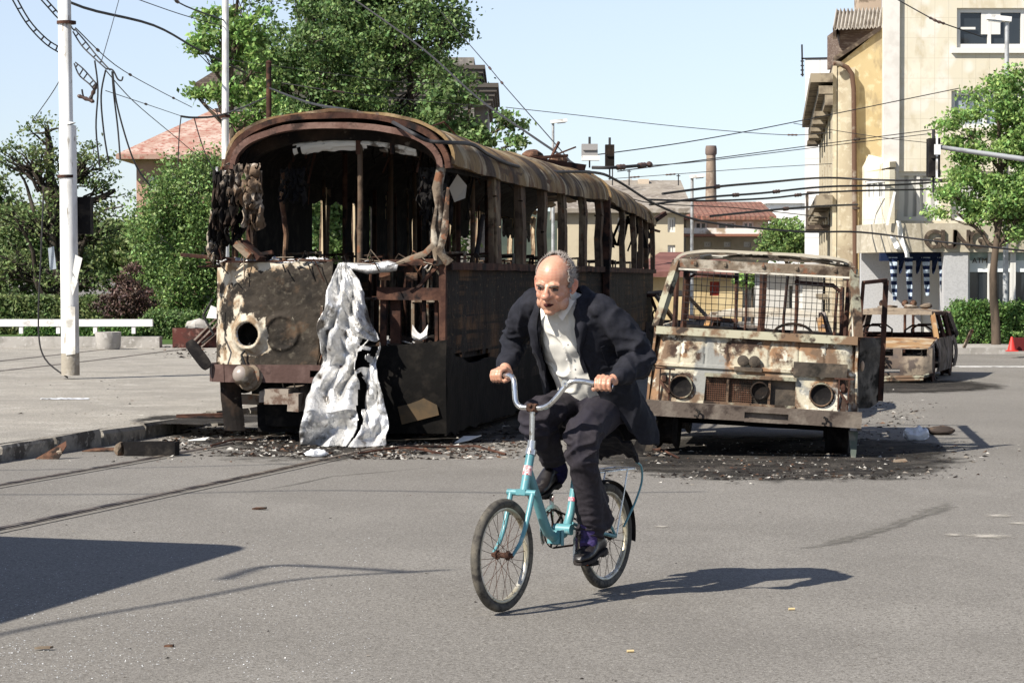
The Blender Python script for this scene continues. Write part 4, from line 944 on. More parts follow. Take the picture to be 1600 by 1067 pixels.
o = g.build('front_panel', frontm, tram, smooth=60)
def ashf(x, y, z):
    r = sqrt((x + .71) ** 2 + (z - .985) ** 2); r2 = sqrt((x + .42) ** 2 + (z - 1.02) ** 2)
    f = .19 + .52 * math.exp(-(r / .19) ** 4) + .34 * max(0, min(1, (-.50 - x) / .35)) * (.55 + .6 * abs(nz((x * 3, 1, z * 3), 1.2))) + .36 * max(0, (z - 1.42) / .2) * (.4 + .6 * min(1, max(0, -x) * 1.5 + .2)) + .20 * math.exp(-((r2 - .17) / .02) ** 2) * (x > -.6) * (nz((x * 4, z * 4, 2), 1) > -.1) * (z > .95 or x < -.4)
    f += .3 * math.exp(-(((x + .5) / .16) ** 2 + ((z - .84) / .06) ** 2)); return f
setattr_(o, ashf)
g = MB(); g.lathe([(.105, 0), (.10, .14), (.001, .141)], (-.71, -.09, .985), (0, 1, 0), 20, False); g.build('lamp_hole', M['black'], tram)
g = MB(); g.tube([(-.71 + .118 * cos(2 * pi * k / 28), -.175, .985 + .118 * sin(2 * pi * k / 28)) for k in range(28)], .015, 7, closed=True); g.jit(.01, 12); g.build('lamp_ring', M['alu'], tram, smooth=60)
# heaps of ash and twisted strips on the top edge
g = MB()
for i in range(34):
    x = U(-1.05, .0); g.ball((x, U(-.1, .15), 1.63 + U(-.01, .03)), (U(.03, .10), U(.03, .07), U(.012, .035)), 7, 5)
g.jit(.03, 9); g.build('ash_heap', M['alu'], tram, smooth=60)
g = MB()
for a, b, w in (((-1.32, -.25, 1.70), (-.85, -.1, 1.66), .07), ((-1.1, -.2, 1.64), (-.3, -.12, 1.65), .03), ((-.78, -.15, 1.82), (-.58, -.2, 1.66), .10), ((-.70, -.15, 1.69), (-.5, -.15, 1.72), .06), ((-1.2, -.1, 1.6), (-.98, -.15, 1.60), .03), ((-.3, -.1, 1.66), (.05, -.1, 1.64), .035)):
    g.bar(a, b, w, w * .5)
g.jit(.02, 7); g.build('charred_strip', M['rust_d'], tram)
g = MB(); g.bar((-.80, -.2, 1.80), (-.66, -.24, 1.68), .09, .06); g.jit(.02, 12); g.build('switch_box', M['ashmetal'], tram)
# torn aluminium skin hanging to the ground
LE = [(0, .14), (.15, .07), (.35, .03), (.55, .02), (.72, -.06), (.86, -.07), (1, -.12)]
RE = [(0, .21), (.10, .33), (.25, .44), (.42, .52), (.55, .52), (.72, .62), (.9, .66), (1, .62)]
def itp(T, u):
    for a, b in zip(T, T[1:]):
        if u <= b[0]: return lerp(a[1], b[1], (u - a[0]) / (b[0] - a[0]))
    return T[-1][1]
def foil(u, v):
    z = lerp(1.63, .0, u); x = lerp(itp(LE, u), itp(RE, u), v)
    q = abs(nz((v * 2.0 + u * 1.6, u * 1.9, 0), 1.6, 2)); q2 = abs(nz((v * 2.6 - u * 3.4, u * 4.2, 3), 1.5, 8)); q3 = abs(nz((v * 6, u * 9, 5), 1.6, 1))
    y = -.22 - .12 * u - .30 * max(0, u - .6) - .36 * q * min(1, u * 4) - .20 * q2 * min(1, u * 5) - .03 * q3
    fold = .12 * max(0, 1 - abs(u - .80) / .10) * (v < .7); y -= fold
    x += .05 * nz((u * 5, v * 2, 7), 1.3) * min(1, u * 3)
    return (x, y, max(z + .04 * nz((v * 4, u * 3, 0), 1.5) * min(1, u * 3), .015))
g = MB(); g.sheet(foil, 110, 60, .006, lambda u, v: not ((u > .42 and u < .58 and abs(v - .80 + (u - .5)) < .13 and nz((u * 20, v * 9, 0), 1) > -.25) or (u > .6 and v > .66 - .2 * (u - .6) and v < .73 - .2 * (u - .6))))
g.build('torn_skin', M['alu'], tram, smooth=38)
g = MB(); g.sheet(lambda u, v: (lerp(.02, -.02, u) - .05 + .10 * v * (1 - u), -.2 - .03 * sin(9 * v), lerp(1.25, .62, u)), 10, 4, .01); g.jit(.02, 8); g.build('skin_strip', M['ashmetal'], tram)
g = MB(); g.tube([(.20, -.16, 1.60), (.4, -.18, 1.575), (.58, -.18, 1.60), (.66, -.17, 1.585)], [.03, .045, .05, .03], 9); g.jit(.025, 10); g.build('rolled_edge', M['alu'], tram, smooth=60)
# open frame at the right of the front
g = MB()
for a, b, w, h in (((.45, -.02, 1.35), (1.06, -.02, 1.35), .07, .11), ((.50, -.02, 1.63), (1.08, -.02, 1.64), .07, .06), ((1.05, -.02, .55), (1.05, -.02, 1.62), .06, .08), ((.50, .0, 1.38), (.50, .0, 1.60), .04, .04), ((.74, .02, 1.38), (.74, .02, 1.60), .05, .05), ((.5, 0, .8), (.5, 0, 1.3), .05, .05), ((.60, .05, .8), (.60, .05, 1.3), .09, .06), ((.78, -.02, 1.36), (1.00, -.02, 1.60), .045, .03), ((.86, .05, .9), (.86, .05, 1.3), .03, .03), ((.98, .05, .9), (.97, .05, 1.3), .03, .03)):
    g.bar(a, b, w, h)
g.jit(.012, 9); g.build('front_frame', M['rust_d'], tram)
for x in (.47, .72):
    g = MB(); g.box((x, -.05, 1.47), (x + .10, -.03, 1.54)); g.bar((x + .05, -.03, 1.36), (x + .05, -.03, 1.47), .015); g.build('relay_plate', M['rust'], tram)
g = MB()
for i in range(26): x = U(.35, 1.0); g.ball((x, U(.0, .6), U(.84, .92)), (U(.03, .1), U(.03, .1), U(.02, .06)), 6, 5)
g.jit(.05, 8); g.build('ash_heap', M['soot'], tram)
g = MB()
for i in range(12):
    x = U(.3, 1.0); a = U(0, 3); g.bar((x, U(-.05, .3), .88), (x + .12 * cos(a), U(-.05, .3), .9 + .07 * sin(a)), .03, .01)
g.build('scrap', M['alu'], tram)
g = MB(); g.sheet(lambda u, v: (.78 + .14 * u, -.08 - .02 * sin(5 * v), .93 + .12 * v * (1 - .5 * sin(pi * u)) + .05 * abs(u - .5)), 6, 4, .006); g.build('torn_scrap', mat('pale_scrap', (.6, .58, .54)), tram)
for k in range(3):                                     # bent loops of burnt cable in the frame
    x = .80 + .09 * k; g = MB(); g.tube([(x, .2, 1.3), (x + .02, .15, 1.5), (x - .05, .1, 1.62), (x - .12, .12, 1.5)], .012, 6); g.build('cable_loop', M['ashmetal'], tram)
# front right and side skirt, painted black as shaded void, with the bare patch
skm = mat('skirt_void_shade', (.004, .0035, .003), [((.012, .010, .008), 7, .5, .65)], .9, bump=(.4, 15), spec=.15)
g = MB()
def sk(u, v):
    x = lerp(.30, 1.10, u); z = lerp(.10, .88 + .06 * u * u, v); return (x, -.10 - .04 * sin(pi * v) + .01 * nz((x, 0, z), 4), z)
g.sheet(sk, 30, 30, .03)
g.sheet(lambda u, v: (1.10 + .012 * nz((u * 9, v, 0), 3) - .03 * min(1, u * 9), -.10 + 10.1 * u, lerp(.08 + .05 * nz((u * 30, 0, 0), 1), .72 + .16 * math.exp(-(u / .06) ** 2) + .07 * nz((u * 16, 0, 3), 1.2), v)), 90, 12, .02)
g.build('front_void_skirt', skm, tram, smooth=50)
g = MB(); g.add([(.66, -.150, .34), (.70, -.150, .18), (1.04, -.150, .27), (1.02, -.150, .36), (.90, -.150, .42), (.86, -.150, .40), (.78, -.150, .37)], [(0, 1, 2, 3, 4, 5, 6)]); g.build('bare_patch', mat('bare_patch', (.085, .058, .032), [((.06, .045, .028), 9, .45, .62)]), tram)
# bumper
bum = mat('bumper_rust', (.075, .045, .038), [((.11, .07, .06), 5, .48, .62), ((.03, .02, .018), 4, .55, .65)], .75, bump=(.3, 20))
g = MB()
bp_ = [(-1.10, .10), (-1.08, -.10), (-1.02, -.22), (-.9, -.28), (-.55, -.31), (-.10, -.31)]
for (a, b) in zip(bp_, bp_[1:]): g.bar((a[0], a[1], .635), (b[0], b[1], .635), .04, .16)
g.bar((-.10, -.31, .69), (.0, -.31, .69), .04, .05); g.bar((-.10, -.31, .58), (.0, -.31, .58), .04, .05); g.bar((0, -.31, .635), (.24, -.30, .64), .04, .15)
g.bar((-.98, -.1, .63), (-.98, .4, .63), .05, .1); g.bar((-.3, -.28, .63), (-.3, .4, .63), .05, .1)
g.jit(.006, 6); g.build('bumper', bum, tram)
# head lamp hanging by its cable
g = MB(); ax = V(-.35, -.8, .25); c = V(-.66, -.33, .60)
g.lathe([(.10, .0), (.12, -.04), (.12, .01), (.095, .03), (.09, .11), (.075, .15), (.04, .175), (.001, .18)], c, ax, 24); g.build('head_lamp', M['ashmetal'], tram, smooth=40)
g = MB(); g.lathe([(.085, .115), (.07, .155), (.035, .18), (.001, .185)], c, ax, 24, False); g.build('lens', mat('dusty_lens', (.26, .22, .19), rough=.4), tram, smooth=60)
g = MB(); g.tube([(-.70, -.16, .90), (-.76, -.24, .80), (-.72, -.26, .70)], .012, 6); g.build('lamp_cable', M['rubber'], tram)
# coupler
g = MB(); g.box((-.52, -.34, .36), (-.30, -.12, .50)); g.box((-.30, -.36, .30), (-.20, -.1, .46)); g.box((-.58, -.30, .38), (-.50, -.15, .48)); g.bar((-.4, -.1, .42), (-.3, 1.0, .5), .12); g.tube([(-.38, -.2, .5), (-.38, -.24, .57), (-.28, -.24, .58), (-.27, -.2, .5)], .008, 5); g.jit(.012, 12); g.build('coupler', mat('coupler_iron', (.26, .22, .18), [((.12, .08, .06), 9, .5, .6)]), tram)
g = MB(); g.box((-.88, -.02, .34), (-.66, .1, .43)); g.build('sand_box', M['ashmetal'], tram)
g = MB(); g.sheet(lambda u, v: (-1.04 + .20 * v + .05 * u, -.02 - .03 * sin(pi * v), lerp(.58, .10, u)), 10, 5, .03); g.jit(.012, 7); g.build('fender_plate', M['soot'], tram)
# bogies
def bogie(par, y):
    b = MB(); b.box((-.78, y - .85, .22), (-.66, y + .85, .42)); b.box((.66, y - .85, .22), (.78, y + .85, .42)); b.box((-.65, y - .2, .2), (.65, y + .2, .4)); b.build('bogie', M['black'], par)
    for dy in (-.6, .6):
        for sx in (-.68, .68):
            w = MB(); w.lathe([(.30, -.05), (.33, -.05), (.33, -.02), (.29, -.01), (.28, .05), (.10, .06), (.10, .08)], (sx, y + dy, .33), (sx, 0, 0), 22); w.build('wheel', M['rust_d'], par, smooth=40)
bogie(tram, 1.6); bogie(tram, 8.9)
g = MB(); g.box((-.80, .38, .07), (.30, .55, .56)); g.box((-.70, .30, .12), (-.25, .38, .32)); g.jit(.02, 5); g.build('underframe_shade', M['black'], tram)  # black boxes added for the dark bogie and the shadow under the nose
for k in range(46):                                    # torn strips and wires along the front sill and frame
    x = U(-1.1, 1.05); y = U(-.22, .05); z = 1.63 + U(-.02, .05); a = U(0, 2 * pi); l_ = U(.05, .22); g = MB(); m_ = random.choice((M['rust_d'], M['soot'], M['ashmetal'], M['black'], M['alu']))
    if k % 3: g.bar((x, y, z), (x + l_ * cos(a), y - .05 * abs(sin(a)), z + l_ * .3 * sin(a)), U(.006, .03), .006)
    else: g.tube([(x, y, z), (x + .04, y - .06, z + U(.0, .1)), (x + U(.05, .15), y - .05, z - U(.0, .2))], .006, 5)
    g.jit(.01, 15, k); g.build('scrap', m_, tram)
# mirror on a bent arm at the left
g = MB(); Mm = Matrix.Translation(V(-1.15, -.28, .80)) @ Matrix.Rotation(R(-38), 4, 'Y') @ Matrix.Rotation(R(20), 4, 'Z')
g.rings([[Mm @ V((.055 - .0 * k) * s * math.copysign(abs(cos(a)) ** .5, cos(a)), d, .155 * s * math.copysign(abs(sin(a)) ** .5, sin(a))) for a in [2 * pi * i / 20 for i in range(20)]] for k, (s, d) in enumerate(((.9, .02), (1, .015), (1, -.015), (.9, -.02)))]); g.build('mirror', M['black'], tram, smooth=40)
g = MB(); g.tube([(-1.06, -.14, 1.30), (-1.13, -.2, 1.15), (-1.02, -.24, .98), (-1.12, -.27, .90)], .012, 6); g.build('mirror_arm', M['rubber'], tram)
# roof equipment
g = MB()
def eq(u, v):
    a = pi * v; return (.42 * cos(a) * (1 - .2 * u), lerp(4.9, 8.4, u), 2.86 + .22 * sin(a) * (.55 + .35 * sin(pi * u)) + .012 * nz((u * 8, v * 4, 0), 2))
g.sheet(eq, 20, 10, .02); g.build('roof_box', roofm, tram, smooth=50)
g = MB()
for a, b, w in (((-.5, 8.7, 2.95), (.75, 9.3, 3.04), .05), ((.3, 8.9, 2.98), (.9, 9.6, 2.90), .12), ((.1, 9.3, 2.9), (.95, 9.9, 2.86), .08), ((-.2, 8.3, 2.98), (-.2, 10, 3.02), .05), ((.4, 9.7, 2.9), (.55, 9.9, 3.25), .03), ((.2, 9.5, 2.95), (.8, 9.75, 3.18), .03)):
    g.bar(a, b, w, w * .7)
g.jit(.03, 6); g.build('collector_base', M['rust_d'], tram)
g = MB(); g.add([(.95, 8.95, 2.75), (1.05, 9.2, 2.72), (1.0, 9.3, 2.9), (.88, 9.0, 2.93)], [(0, 1, 2, 3)]); g = MB(); g.ball((.3, 9.3, 3.05), (.14, .16, .08), 8, 6); g.ball((.6, 9.6, 3.0), (.12, .14, .07), 8, 6); g.jit(.03, 8); g.build('insulator', M['rust'], tram)
g = MB(); g.tube([(-.75, 4.0, 2.86), (-.5, 5.5, 3.10), (-.3, 6.6, 3.32), (-.2, 7.3, 3.1), (-.15, 7.8, 2.95)], .012, 5); g.build('collector_arc', M['rust_d'], tram)
# hanging lamp cover just behind the corner post
g = MB(); g.add([(1.0, .9, 2.46), (1.06, 1.05, 2.36), (1.05, 1.02, 2.24), (.96, .95, 2.20), (.93, .85, 2.33)], [(0, 1, 2, 3, 4)]); g.build('hanging_cover', mat('grey_cover', (.34, .31, .26)), tram)
g = MB(); g.tube([(1.10, 1.3, 1.7), (1.05, 1.7, 1.85), (1.0, 2.1, 2.05), (.98, 2.3, 2.1)], .025, 7); g.build('steering_column', M['soot'], tram)
# ---- joint and second section
g = MB()
for k in range(3): hoop(g, 1.13 - .03 * k, 2.45, 2.96, 10.22 + .13 * k, .08, .09); 
for k in range(3):
    for s in (-1, 1): g.bar((s * (1.13 - .03 * k), 10.22 + .13 * k, .4), (s * (1.13 - .03 * k), 10.22 + .13 * k, 2.5), .09, .08)
g.jit(.015, 5); g.build('joint_bellows', M['rust_d'], tram)
rear = bpy.data.objects.new('rear_section', None); C.objects.link(rear); rear.parent = tram; rear.location = (0, 10.5, 0); rear.rotation_euler = (0, 0, T_HD - R(6.6))
rear.matrix_basis = Matrix.Translation(V(0, 10.5, 0)) @ Matrix.Rotation(T_HD - R(6.6), 4, 'Z')
section(rear, 0.15, 11.2, 1.08, False); bogie(rear, 8.6)
g = MB()
for a, b, w in (((.9, 10.9, 2.35), (1.25, 11.5, 2.62), .07), ((.6, 10.2, 2.5), (1.15, 11.3, 2.3), .05), ((1.0, 9.3, 1.7), (1.05, 10.6, 2.0), .05), ((1.0, 8.2, 1.62), (.9, 9.5, 1.9), .05), ((.8, 10.9, 1.6), (1.05, 11.1, 2.1), .05), ((.2, 11, .8), (.2, 11.1, 2.4), .07), ((-.5, 11, .8), (-.5, 11.1, 2.4), .07)):
    g.bar(a, b, w)
g.jit(.05, 3); g.build('twisted_frame', M['rust_d'], rear)
for k in range(16):
    g = MB(); y = U(7.5, 11); x = U(.3, 1.05); g.bar((x, y, 2.5), (x + U(-.2, .2), y + U(-.4, .4), U(1.9, 2.35)), U(.03, .12), .02); g.jit(.08, 3); g.build('hanging_scrap', M['black'], rear)
# ================================================================ burnt truck and cars
tpaint = mat('truck_scorched', (.44, .40, .30), [((.23, .135, .075), 2.4, .48, .53, 9), ((.15, .10, .065), 4.5, .50, .58, 9), ((.24, .24, .22), 1.9, .59, .63, 8), ((.055, .035, .026), 3.2, .55, .60, 9), ((.58, .54, .44), 6, .57, .61, 8)], .8, bump=(.4, 16))
tframe = mat('truck_frame', (.28, .27, .20), [((.13, .085, .055), 5, .45, .54, 8), ((.035, .026, .02), 7, .51, .58, 8)], .85, bump=(.4, 24))
tdark = mat('truck_sooty', (.06, .05, .04), [((.14, .11, .08), 4, .5, .62), ((.02, .018, .015), 4, .55, .65)], .85, bump=(.4, 20))
TH = R(7)
truck = empty('burnt_truck', (1.98, 20.1, 0), 0, 'burnt out flat fronted truck, peeled cream and rust, with its side door hanging open', 'truck')
truck.rotation_euler = (0, R(3.0), -TH)
truck.matrix_basis = Matrix.Translation(V(1.98, 20.1, 0)) @ Matrix.Rotation(-TH, 4, 'Z') @ Matrix.Rotation(R(3.0), 4, 'Y')
# nose: flat panel with pressed seams
def nose(u, v):
    x = lerp(-1, 1, u) * lerp(.875, .835, v); z = lerp(.42, .985, v); y = -.02 + .07 * v
    y += .10 * (max(0, abs(2 * u - 1) - .86) / .14) ** 2 + .010 * nz((x, 0, z), 3)
    if z > .74:
        for sx in (-.62, -.42, -.22, .12, .36, .58):
            if abs(x - sx) < .008: y += .012
    if abs(z - .735) < .012: y -= .022
    return (x, y, z)
def nk(u, v):
    x = lerp(-1, 1, u) * .86; z = lerp(.42, .985, v)
    for cx in (-.60, .56):
        if (x - cx) ** 2 + (z - .555) ** 2 < .0105: return False
    return not (-.40 < x < .34 and .44 < z < .665)
g = MB(); g.sheet(nose, 150, 54, .015, nk); g.build('nose_panel', tpaint, truck, smooth=50)
g = MB(); g.bar((-.835, .04, 1.018), (.835, .04, 1.018), .07, .065); g.jit(.006, 6); g.build('scuttle', mat('scuttle_cream', (.42, .40, .29), [((.20, .13, .08), 3.5, .50, .57, 8), ((.06, .045, .035), 6, .56, .62, 8)], .8), truck)
# grille with its own round lamp
g = MB(); g.box((-.41, .03, .43), (.35, .06, .675)); g.build('grille_back', tdark, truck)
g = MB()
for i in range(22): g.bar((-.40 + i * .018, .012, .45), (-.40 + i * .018, .012, .66), .005)
for i in range(12): g.bar((-.40, .008, .45 + i * .018), (-.01, .008, .45 + i * .018), .005)
g.build('grille_mesh', M['rust'], truck)
g = MB(); g.bar((-.215, -.01, .44), (-.215, -.01, .67), .02); g.bar((.13, .0, .44), (.13, .0, .67), .02); g.bar((-.41, -.02, .67), (.35, -.02, .67), .03); g.bar((-.41, -.02, .44), (.35, -.02, .44), .02); g.build('grille_frame', tframe, truck)
g = MB(); g.lathe([(.075, .03), (.078, -.02), (.066, -.025), (.06, .0), (.001, .01)], (.05, .0, .56), (0, 1, 0), 22); g.build('filler_ring', M['soot'], truck, smooth=40)
for cx in (-.60, .56):
    g = MB(); g.lathe([(.098, .03), (.100, -.030), (.093, -.040), (.084, -.028)], (cx, .0, .555), (0, 1, 0), 26, False); a = g.build('headlight', tframe, truck, smooth=40)
    g = MB(); g.lathe([(.086, -.024), (.082, -.018), (.05, -.008), (.001, -.004)], (cx, .0, .555), (0, 1, 0), 26, False); g.build('lamp_bowl', M['black'], a, smooth=60)
for sx, x0 in ((-1, -.78), (1, .70)):
    g = MB()
    for dx in (0, .08): g.bar((x0 + dx, -.03, .44), (x0 + dx, -.03, .70), .012)
    g.bar((x0 - .03, -.03, .70), (x0 + .30 * (-sx if sx < 0 else -sx) + .0, -.03, .70), .014) if False else g.bar((x0 - .04, -.03, .70), (x0 + .12, -.03, .70), .014)
    g.bar((x0, -.03, .60), (x0 + .08, -.04, .50), .02); g.ball((x0 + .04, -.02, .62), (.025, .02, .035), 6, 5)
    g.jit(.006, 20); g.build('lamp_guard', M['rust_d'], truck)
for x in (-.10, -.005):
    g = MB(); g.lathe([(.045, .03), (.048, -.01), (.03, -.02), (.001, -.022)], (x, .0, .80), (0, 1, 0), 18); g.build('emblem_disc', tdark, truck, smooth=40)
g = MB(); g.box((-.17, -.015, .715), (.06, .02, .75)); g.build('badge_bar', tdark, truck)
g = MB(); g.box((.32, -.02, .70), (.76, .01, .815)); g.jit(.008, 6); g.build('number_plate', tdark, truck)
for x, z in ():
    g = MB(); g.ball((x, -.01, z), (.06, .02, .06), 10, 6); g.build('dent_patch', M['rust'], truck, smooth=60)
# bumper
g = MB(); g.prism([(-.88, -.16, .31), (-.06, -.16, .31), (-.06, -.16, .425), (-.88, -.16, .44)], (0, .05, 0)); g.prism([(.30, -.16, .31), (.90, -.16, .305), (.90, -.16, .42), (.30, -.16, .425)], (0, .05, 0))
g.bar((-.06, -.135, .40), (.30, -.135, .40), .05, .03); g.bar((-.06, -.135, .32), (.30, -.135, .32), .05, .03); g.bar((-.08, -.11, .365), (.32, -.09, .365), .03, .10)
g.box((-.88, -.10, .41), (.90, .0, .43)); g.box((-.88, -.11, .28), (-.85, .3, .42)); g.box((.87, -.11, .28), (.90, .3, .41))
g.build('bumper', mat('bumper_iron', (.10, .08, .065), [((.16, .135, .11), 5, .48, .62), ((.04, .03, .025), 5, .55, .64)], .8, bump=(.3, 30)), truck)
g = MB()
for x in (-.45, .60): g.tube([(x - .02, -.175, .33), (x + .01, -.2, .33), (x + .02, -.19, .37), (x - .01, -.175, .38)], .01, 6)
g.build('tow_hook', M['black'], truck)
# windscreen frame
A0, A1, B0, B1 = (-.835, .05, 1.04), (-.70, .22, 1.60), (.835, .05, 1.04), (.765, .22, 1.60)
g = MB(); g.bar(A0, A1, .07, .055); g.build('screen_pillar', tframe, truck); g = MB(); g.bar(B0, B1, .075, .055); g.build('screen_pillar', tframe, truck)
g = MB(); g.bar((-.73, .21, 1.585), (.79, .21, 1.585), .05, .075)
for x in (-.55, -.30, .02, .30, .62): g.ball((x, .18, 1.59), (.02, .015, .02), 6, 4)
g.jit(.006, 7); g.build('header_rail', M['ashmetal'], truck)
g = MB(); g.bar((-.72, .19, 1.535), (.78, .19, 1.535), .025, .016); g.bar((-.81, .05, 1.05), (-.70, .19, 1.53), .02); g.bar((.80, .05, 1.05), (.76, .19, 1.53), .02); g.build('screen_trim', mat('trim_pale', (.55, .52, .44), [((.2, .16, .12), 5, .52, .62)]), truck)
# roof: bowed front edge and bare hoops
def hoop_t(y, z, hw, w, m_, nm='roof_hoop'):
    g = MB(); pts = []
    for i in range(25):
        t = i / 24; a = pi * t; c_, s_ = -cos(a), sin(a); pts.append(V(hw * math.copysign(abs(c_) ** .42, c_) + .03, y, z - .17 + .17 * s_ ** .5))
    for a, b in zip(pts, pts[1:]): g.bar(a, b, w, w * .8)
    g.jit(.008, 7, y); return g.build(nm, m_, truck)
hoop_t(.30, 1.705, .755, .028, mat('roof_rail_pale', (.42, .38, .30), [((.15, .11, .08), 6, .52, .6)]), 'roof_edge')
for y in (.34, ): hoop_t(y + .1, 1.68, .73, .03, tdark)
for y, z in ((1.3, 1.70), (2.3, 1.70), (3.3, 1.68)): hoop_t(y, z, .74, .045, tdark)
g = MB()
for x in (-.70, .76): g.bar((x, .25, 1.56), (x, 3.3, 1.54), .05, .07)
g.build('roof_rail', tdark, truck)
g = MB(); g.sheet(lambda u, v: (lerp(-.52, .72, u), lerp(.34, .62, v), 1.705 - .05 * (2 * u - 1) ** 2 - .03 * v + .012 * nz((u * 9, v * 4, 0), 1)), 40, 6, .01, lambda u, v: nz((u * 9, v * 4, 2), 1) < .25); g.build('roof_remnant', mat('ash_white', (.5, .48, .42), [((.12, .1, .08), 5, .5, .6)]), truck)
# cab posts, wire guard, rear frames
for x, y, w, z1 in ((-.73, .75, .05, 1.55), (-.66, 1.0, .06, 1.55), (-.24, 1.5, .035, 1.55), (-.15, 1.5, .025, 1.55), (-.03, 3.2, .08, 1.55), (.22, 1.5, .03, 1.6), (.30, 1.5, .035, 1.6), (.75, .8, .05, 1.55), (.70, 1.1, .04, 1.45), (.66, 1.3, .03, 1.4)):
    g = MB(); g.tube([(x, y, .6), (x + U(-.02, .02), y, 1.15), (x, y, z1)], w * .5, 6); g.build('cab_post', M['rust_d'], truck)
g = MB(); n = 0
for i in range(27): x = -.68 + i * .053; g.tube([(x, .95, 1.06), (x + .012 * sin(i), .97, 1.3), (x, .95, 1.56)], .0028, 4)
for j in range(10): z = 1.09 + j * .052; g.tube([(-.68, .95, z), (0, .97, z + .006 * sin(j * 2)), (.70, .95, z)], .0028, 4)
g.build('wire_guard', M['wire'], truck)
g = MB()
g.tube([(-.66, 1.5, 1.10), (-.66, 1.5, 1.46), (-.60, 1.5, 1.50), (-.22, 1.5, 1.49)], .018, 6); g.tube([(-.66, 1.5, 1.11), (-.2, 1.5, 1.10)], .018, 6); g.build('cab_partition', M['rust_d'], truck); g = MB()
g.tube([(.28, 1.5, 1.47), (.62, 1.5, 1.46), (.70, 1.5, 1.40), (.72, 1.5, 1.05)], .02, 6)
g.build('cab_partition', M['rust_d'], truck)
g = MB(); g.tube([(.30 + .17 * cos(2 * pi * k / 20), .45 + .05 * sin(2 * pi * k / 20), 1.02 + .10 * sin(2 * pi * k / 20)) for k in range(20)], .012, 6, closed=True); g.bar((.3, .45, 1.02), (.3, .3, .8), .03); g.build('steering_wheel', M['soot'], truck)
# body sides, floor, wheels
g = MB()
for s in (-1, 1):
    g.sheet(lambda u, v: (s * lerp(.87, .835, v) + .01 * nz((u * 6, v * 3, s), 1.5), lerp(.05, 3.5, u), lerp(.30 if u > .3 or s > 0 else .40, 1.04, v)), 40, 14, .02, (lambda u, v: not ((.06 < u < .24 or .70 < u < .88) and v < .30)))
g.build('side_panel', tpaint, truck, smooth=50)
g = MB(); g.box((-.8, .1, .42), (.8, 3.4, .50)); g.box((-.8, 3.42, .5), (.8, 3.46, 1.0)); g.box((-.45, .3, .28), (-.35, 3.4, .41)); g.box((.35, .3, .28), (.45, 3.4, .41)); g.box((-.30, .5, .5), (.3, 1.2, .85)); g.build('chassis', M['black'], truck)
for y in (.62, 2.7):
    for x in (-.72, .72):
        w = MB(); w.lathe([(.26, -.10), (.285, -.09), (.27, -.06), (.24, -.04), (.24, .04), (.27, .06), (.285, .09), (.26, .10), (.1, .02), (.001, .02)], (x, y, .27), (1, 0, 0), 24); w.build('wheel', M['black'], truck, smooth=30)
    w = MB(); w.tube([(-.7, y, .27), (.7, y, .27)], .05, 8); w.build('axle', M['black'], truck)
g = MB(); g.prism([(-.90, -.08, .27), (-.80, -.08, .27), (-.88, -.08, -.02), (-.98, -.08, .0)], (0, .02, 0)); g.jit(.02, 6); g.build('mud_flap', M['black'], truck)
g = MB(); g.prism([(-.84, .05, .26), (-.78, .05, .26), (-.82, .05, .0), (-.88, .05, .0)], (0, .02, 0)); g.build('bent_stay', tdark, truck)
g = MB(); g.prism([(.80, .0, .27), (.88, .0, .27), (.87, .0, .0), (.84, .0, .0)], (0, .03, 0)); g.build('bent_stay', mat('greenish_steel', (.10, .12, .10), [((.2, .19, .16), 6, .5, .6)]), truck)
# open door
dm = MB(); hx, hy = .85, .33; dd = V(.43, .66, 0).normalized(); dn = V(dd.y, -dd.x, 0)
def D_(a, z, o=0): return V(hx, hy, z) + dd * a + dn * o
def dpan(u, v):
    a = u * .40; z = lerp(.44 + .12 * max(0, u - .6), 1.04, v); q = math.exp(-(((a - .20) / .12) ** 2 + ((z - .96) / .07) ** 2)) * .02
    return D_(a, z, .008 * nz((a, z, 0), 5) + q - .012 * (abs(u - .5) > .42) - .012 * (.12 > v))
dm.sheet(dpan, 26, 26, .03); dr = dm.build('door', mat('door_ash', (.07, .062, .052), [((.17, .15, .125), 4, .48, .6, 8), ((.02, .018, .015), 5, .5, .6, 8)], .85, bump=(.5, 20)), truck, smooth=45)
g = MB(); g.bar(D_(.0, 1.04), D_(.02, 1.50), .03, .04); g.bar(D_(.02, 1.50), D_(.38, 1.53), .03, .03); g.bar(D_(.38, 1.53), D_(.40, .50), .045, .05); g.bar(D_(0, .5), D_(0, 1.04), .02); g.build('door_frame', M['rust_d'], dr)
g = MB(); g.ball(D_(.03, .80, .03), (.018, .018, .045), 8, 6); g.build('hinge', mat('hinge_pale', (.5, .36, .25)), dr, smooth=60)

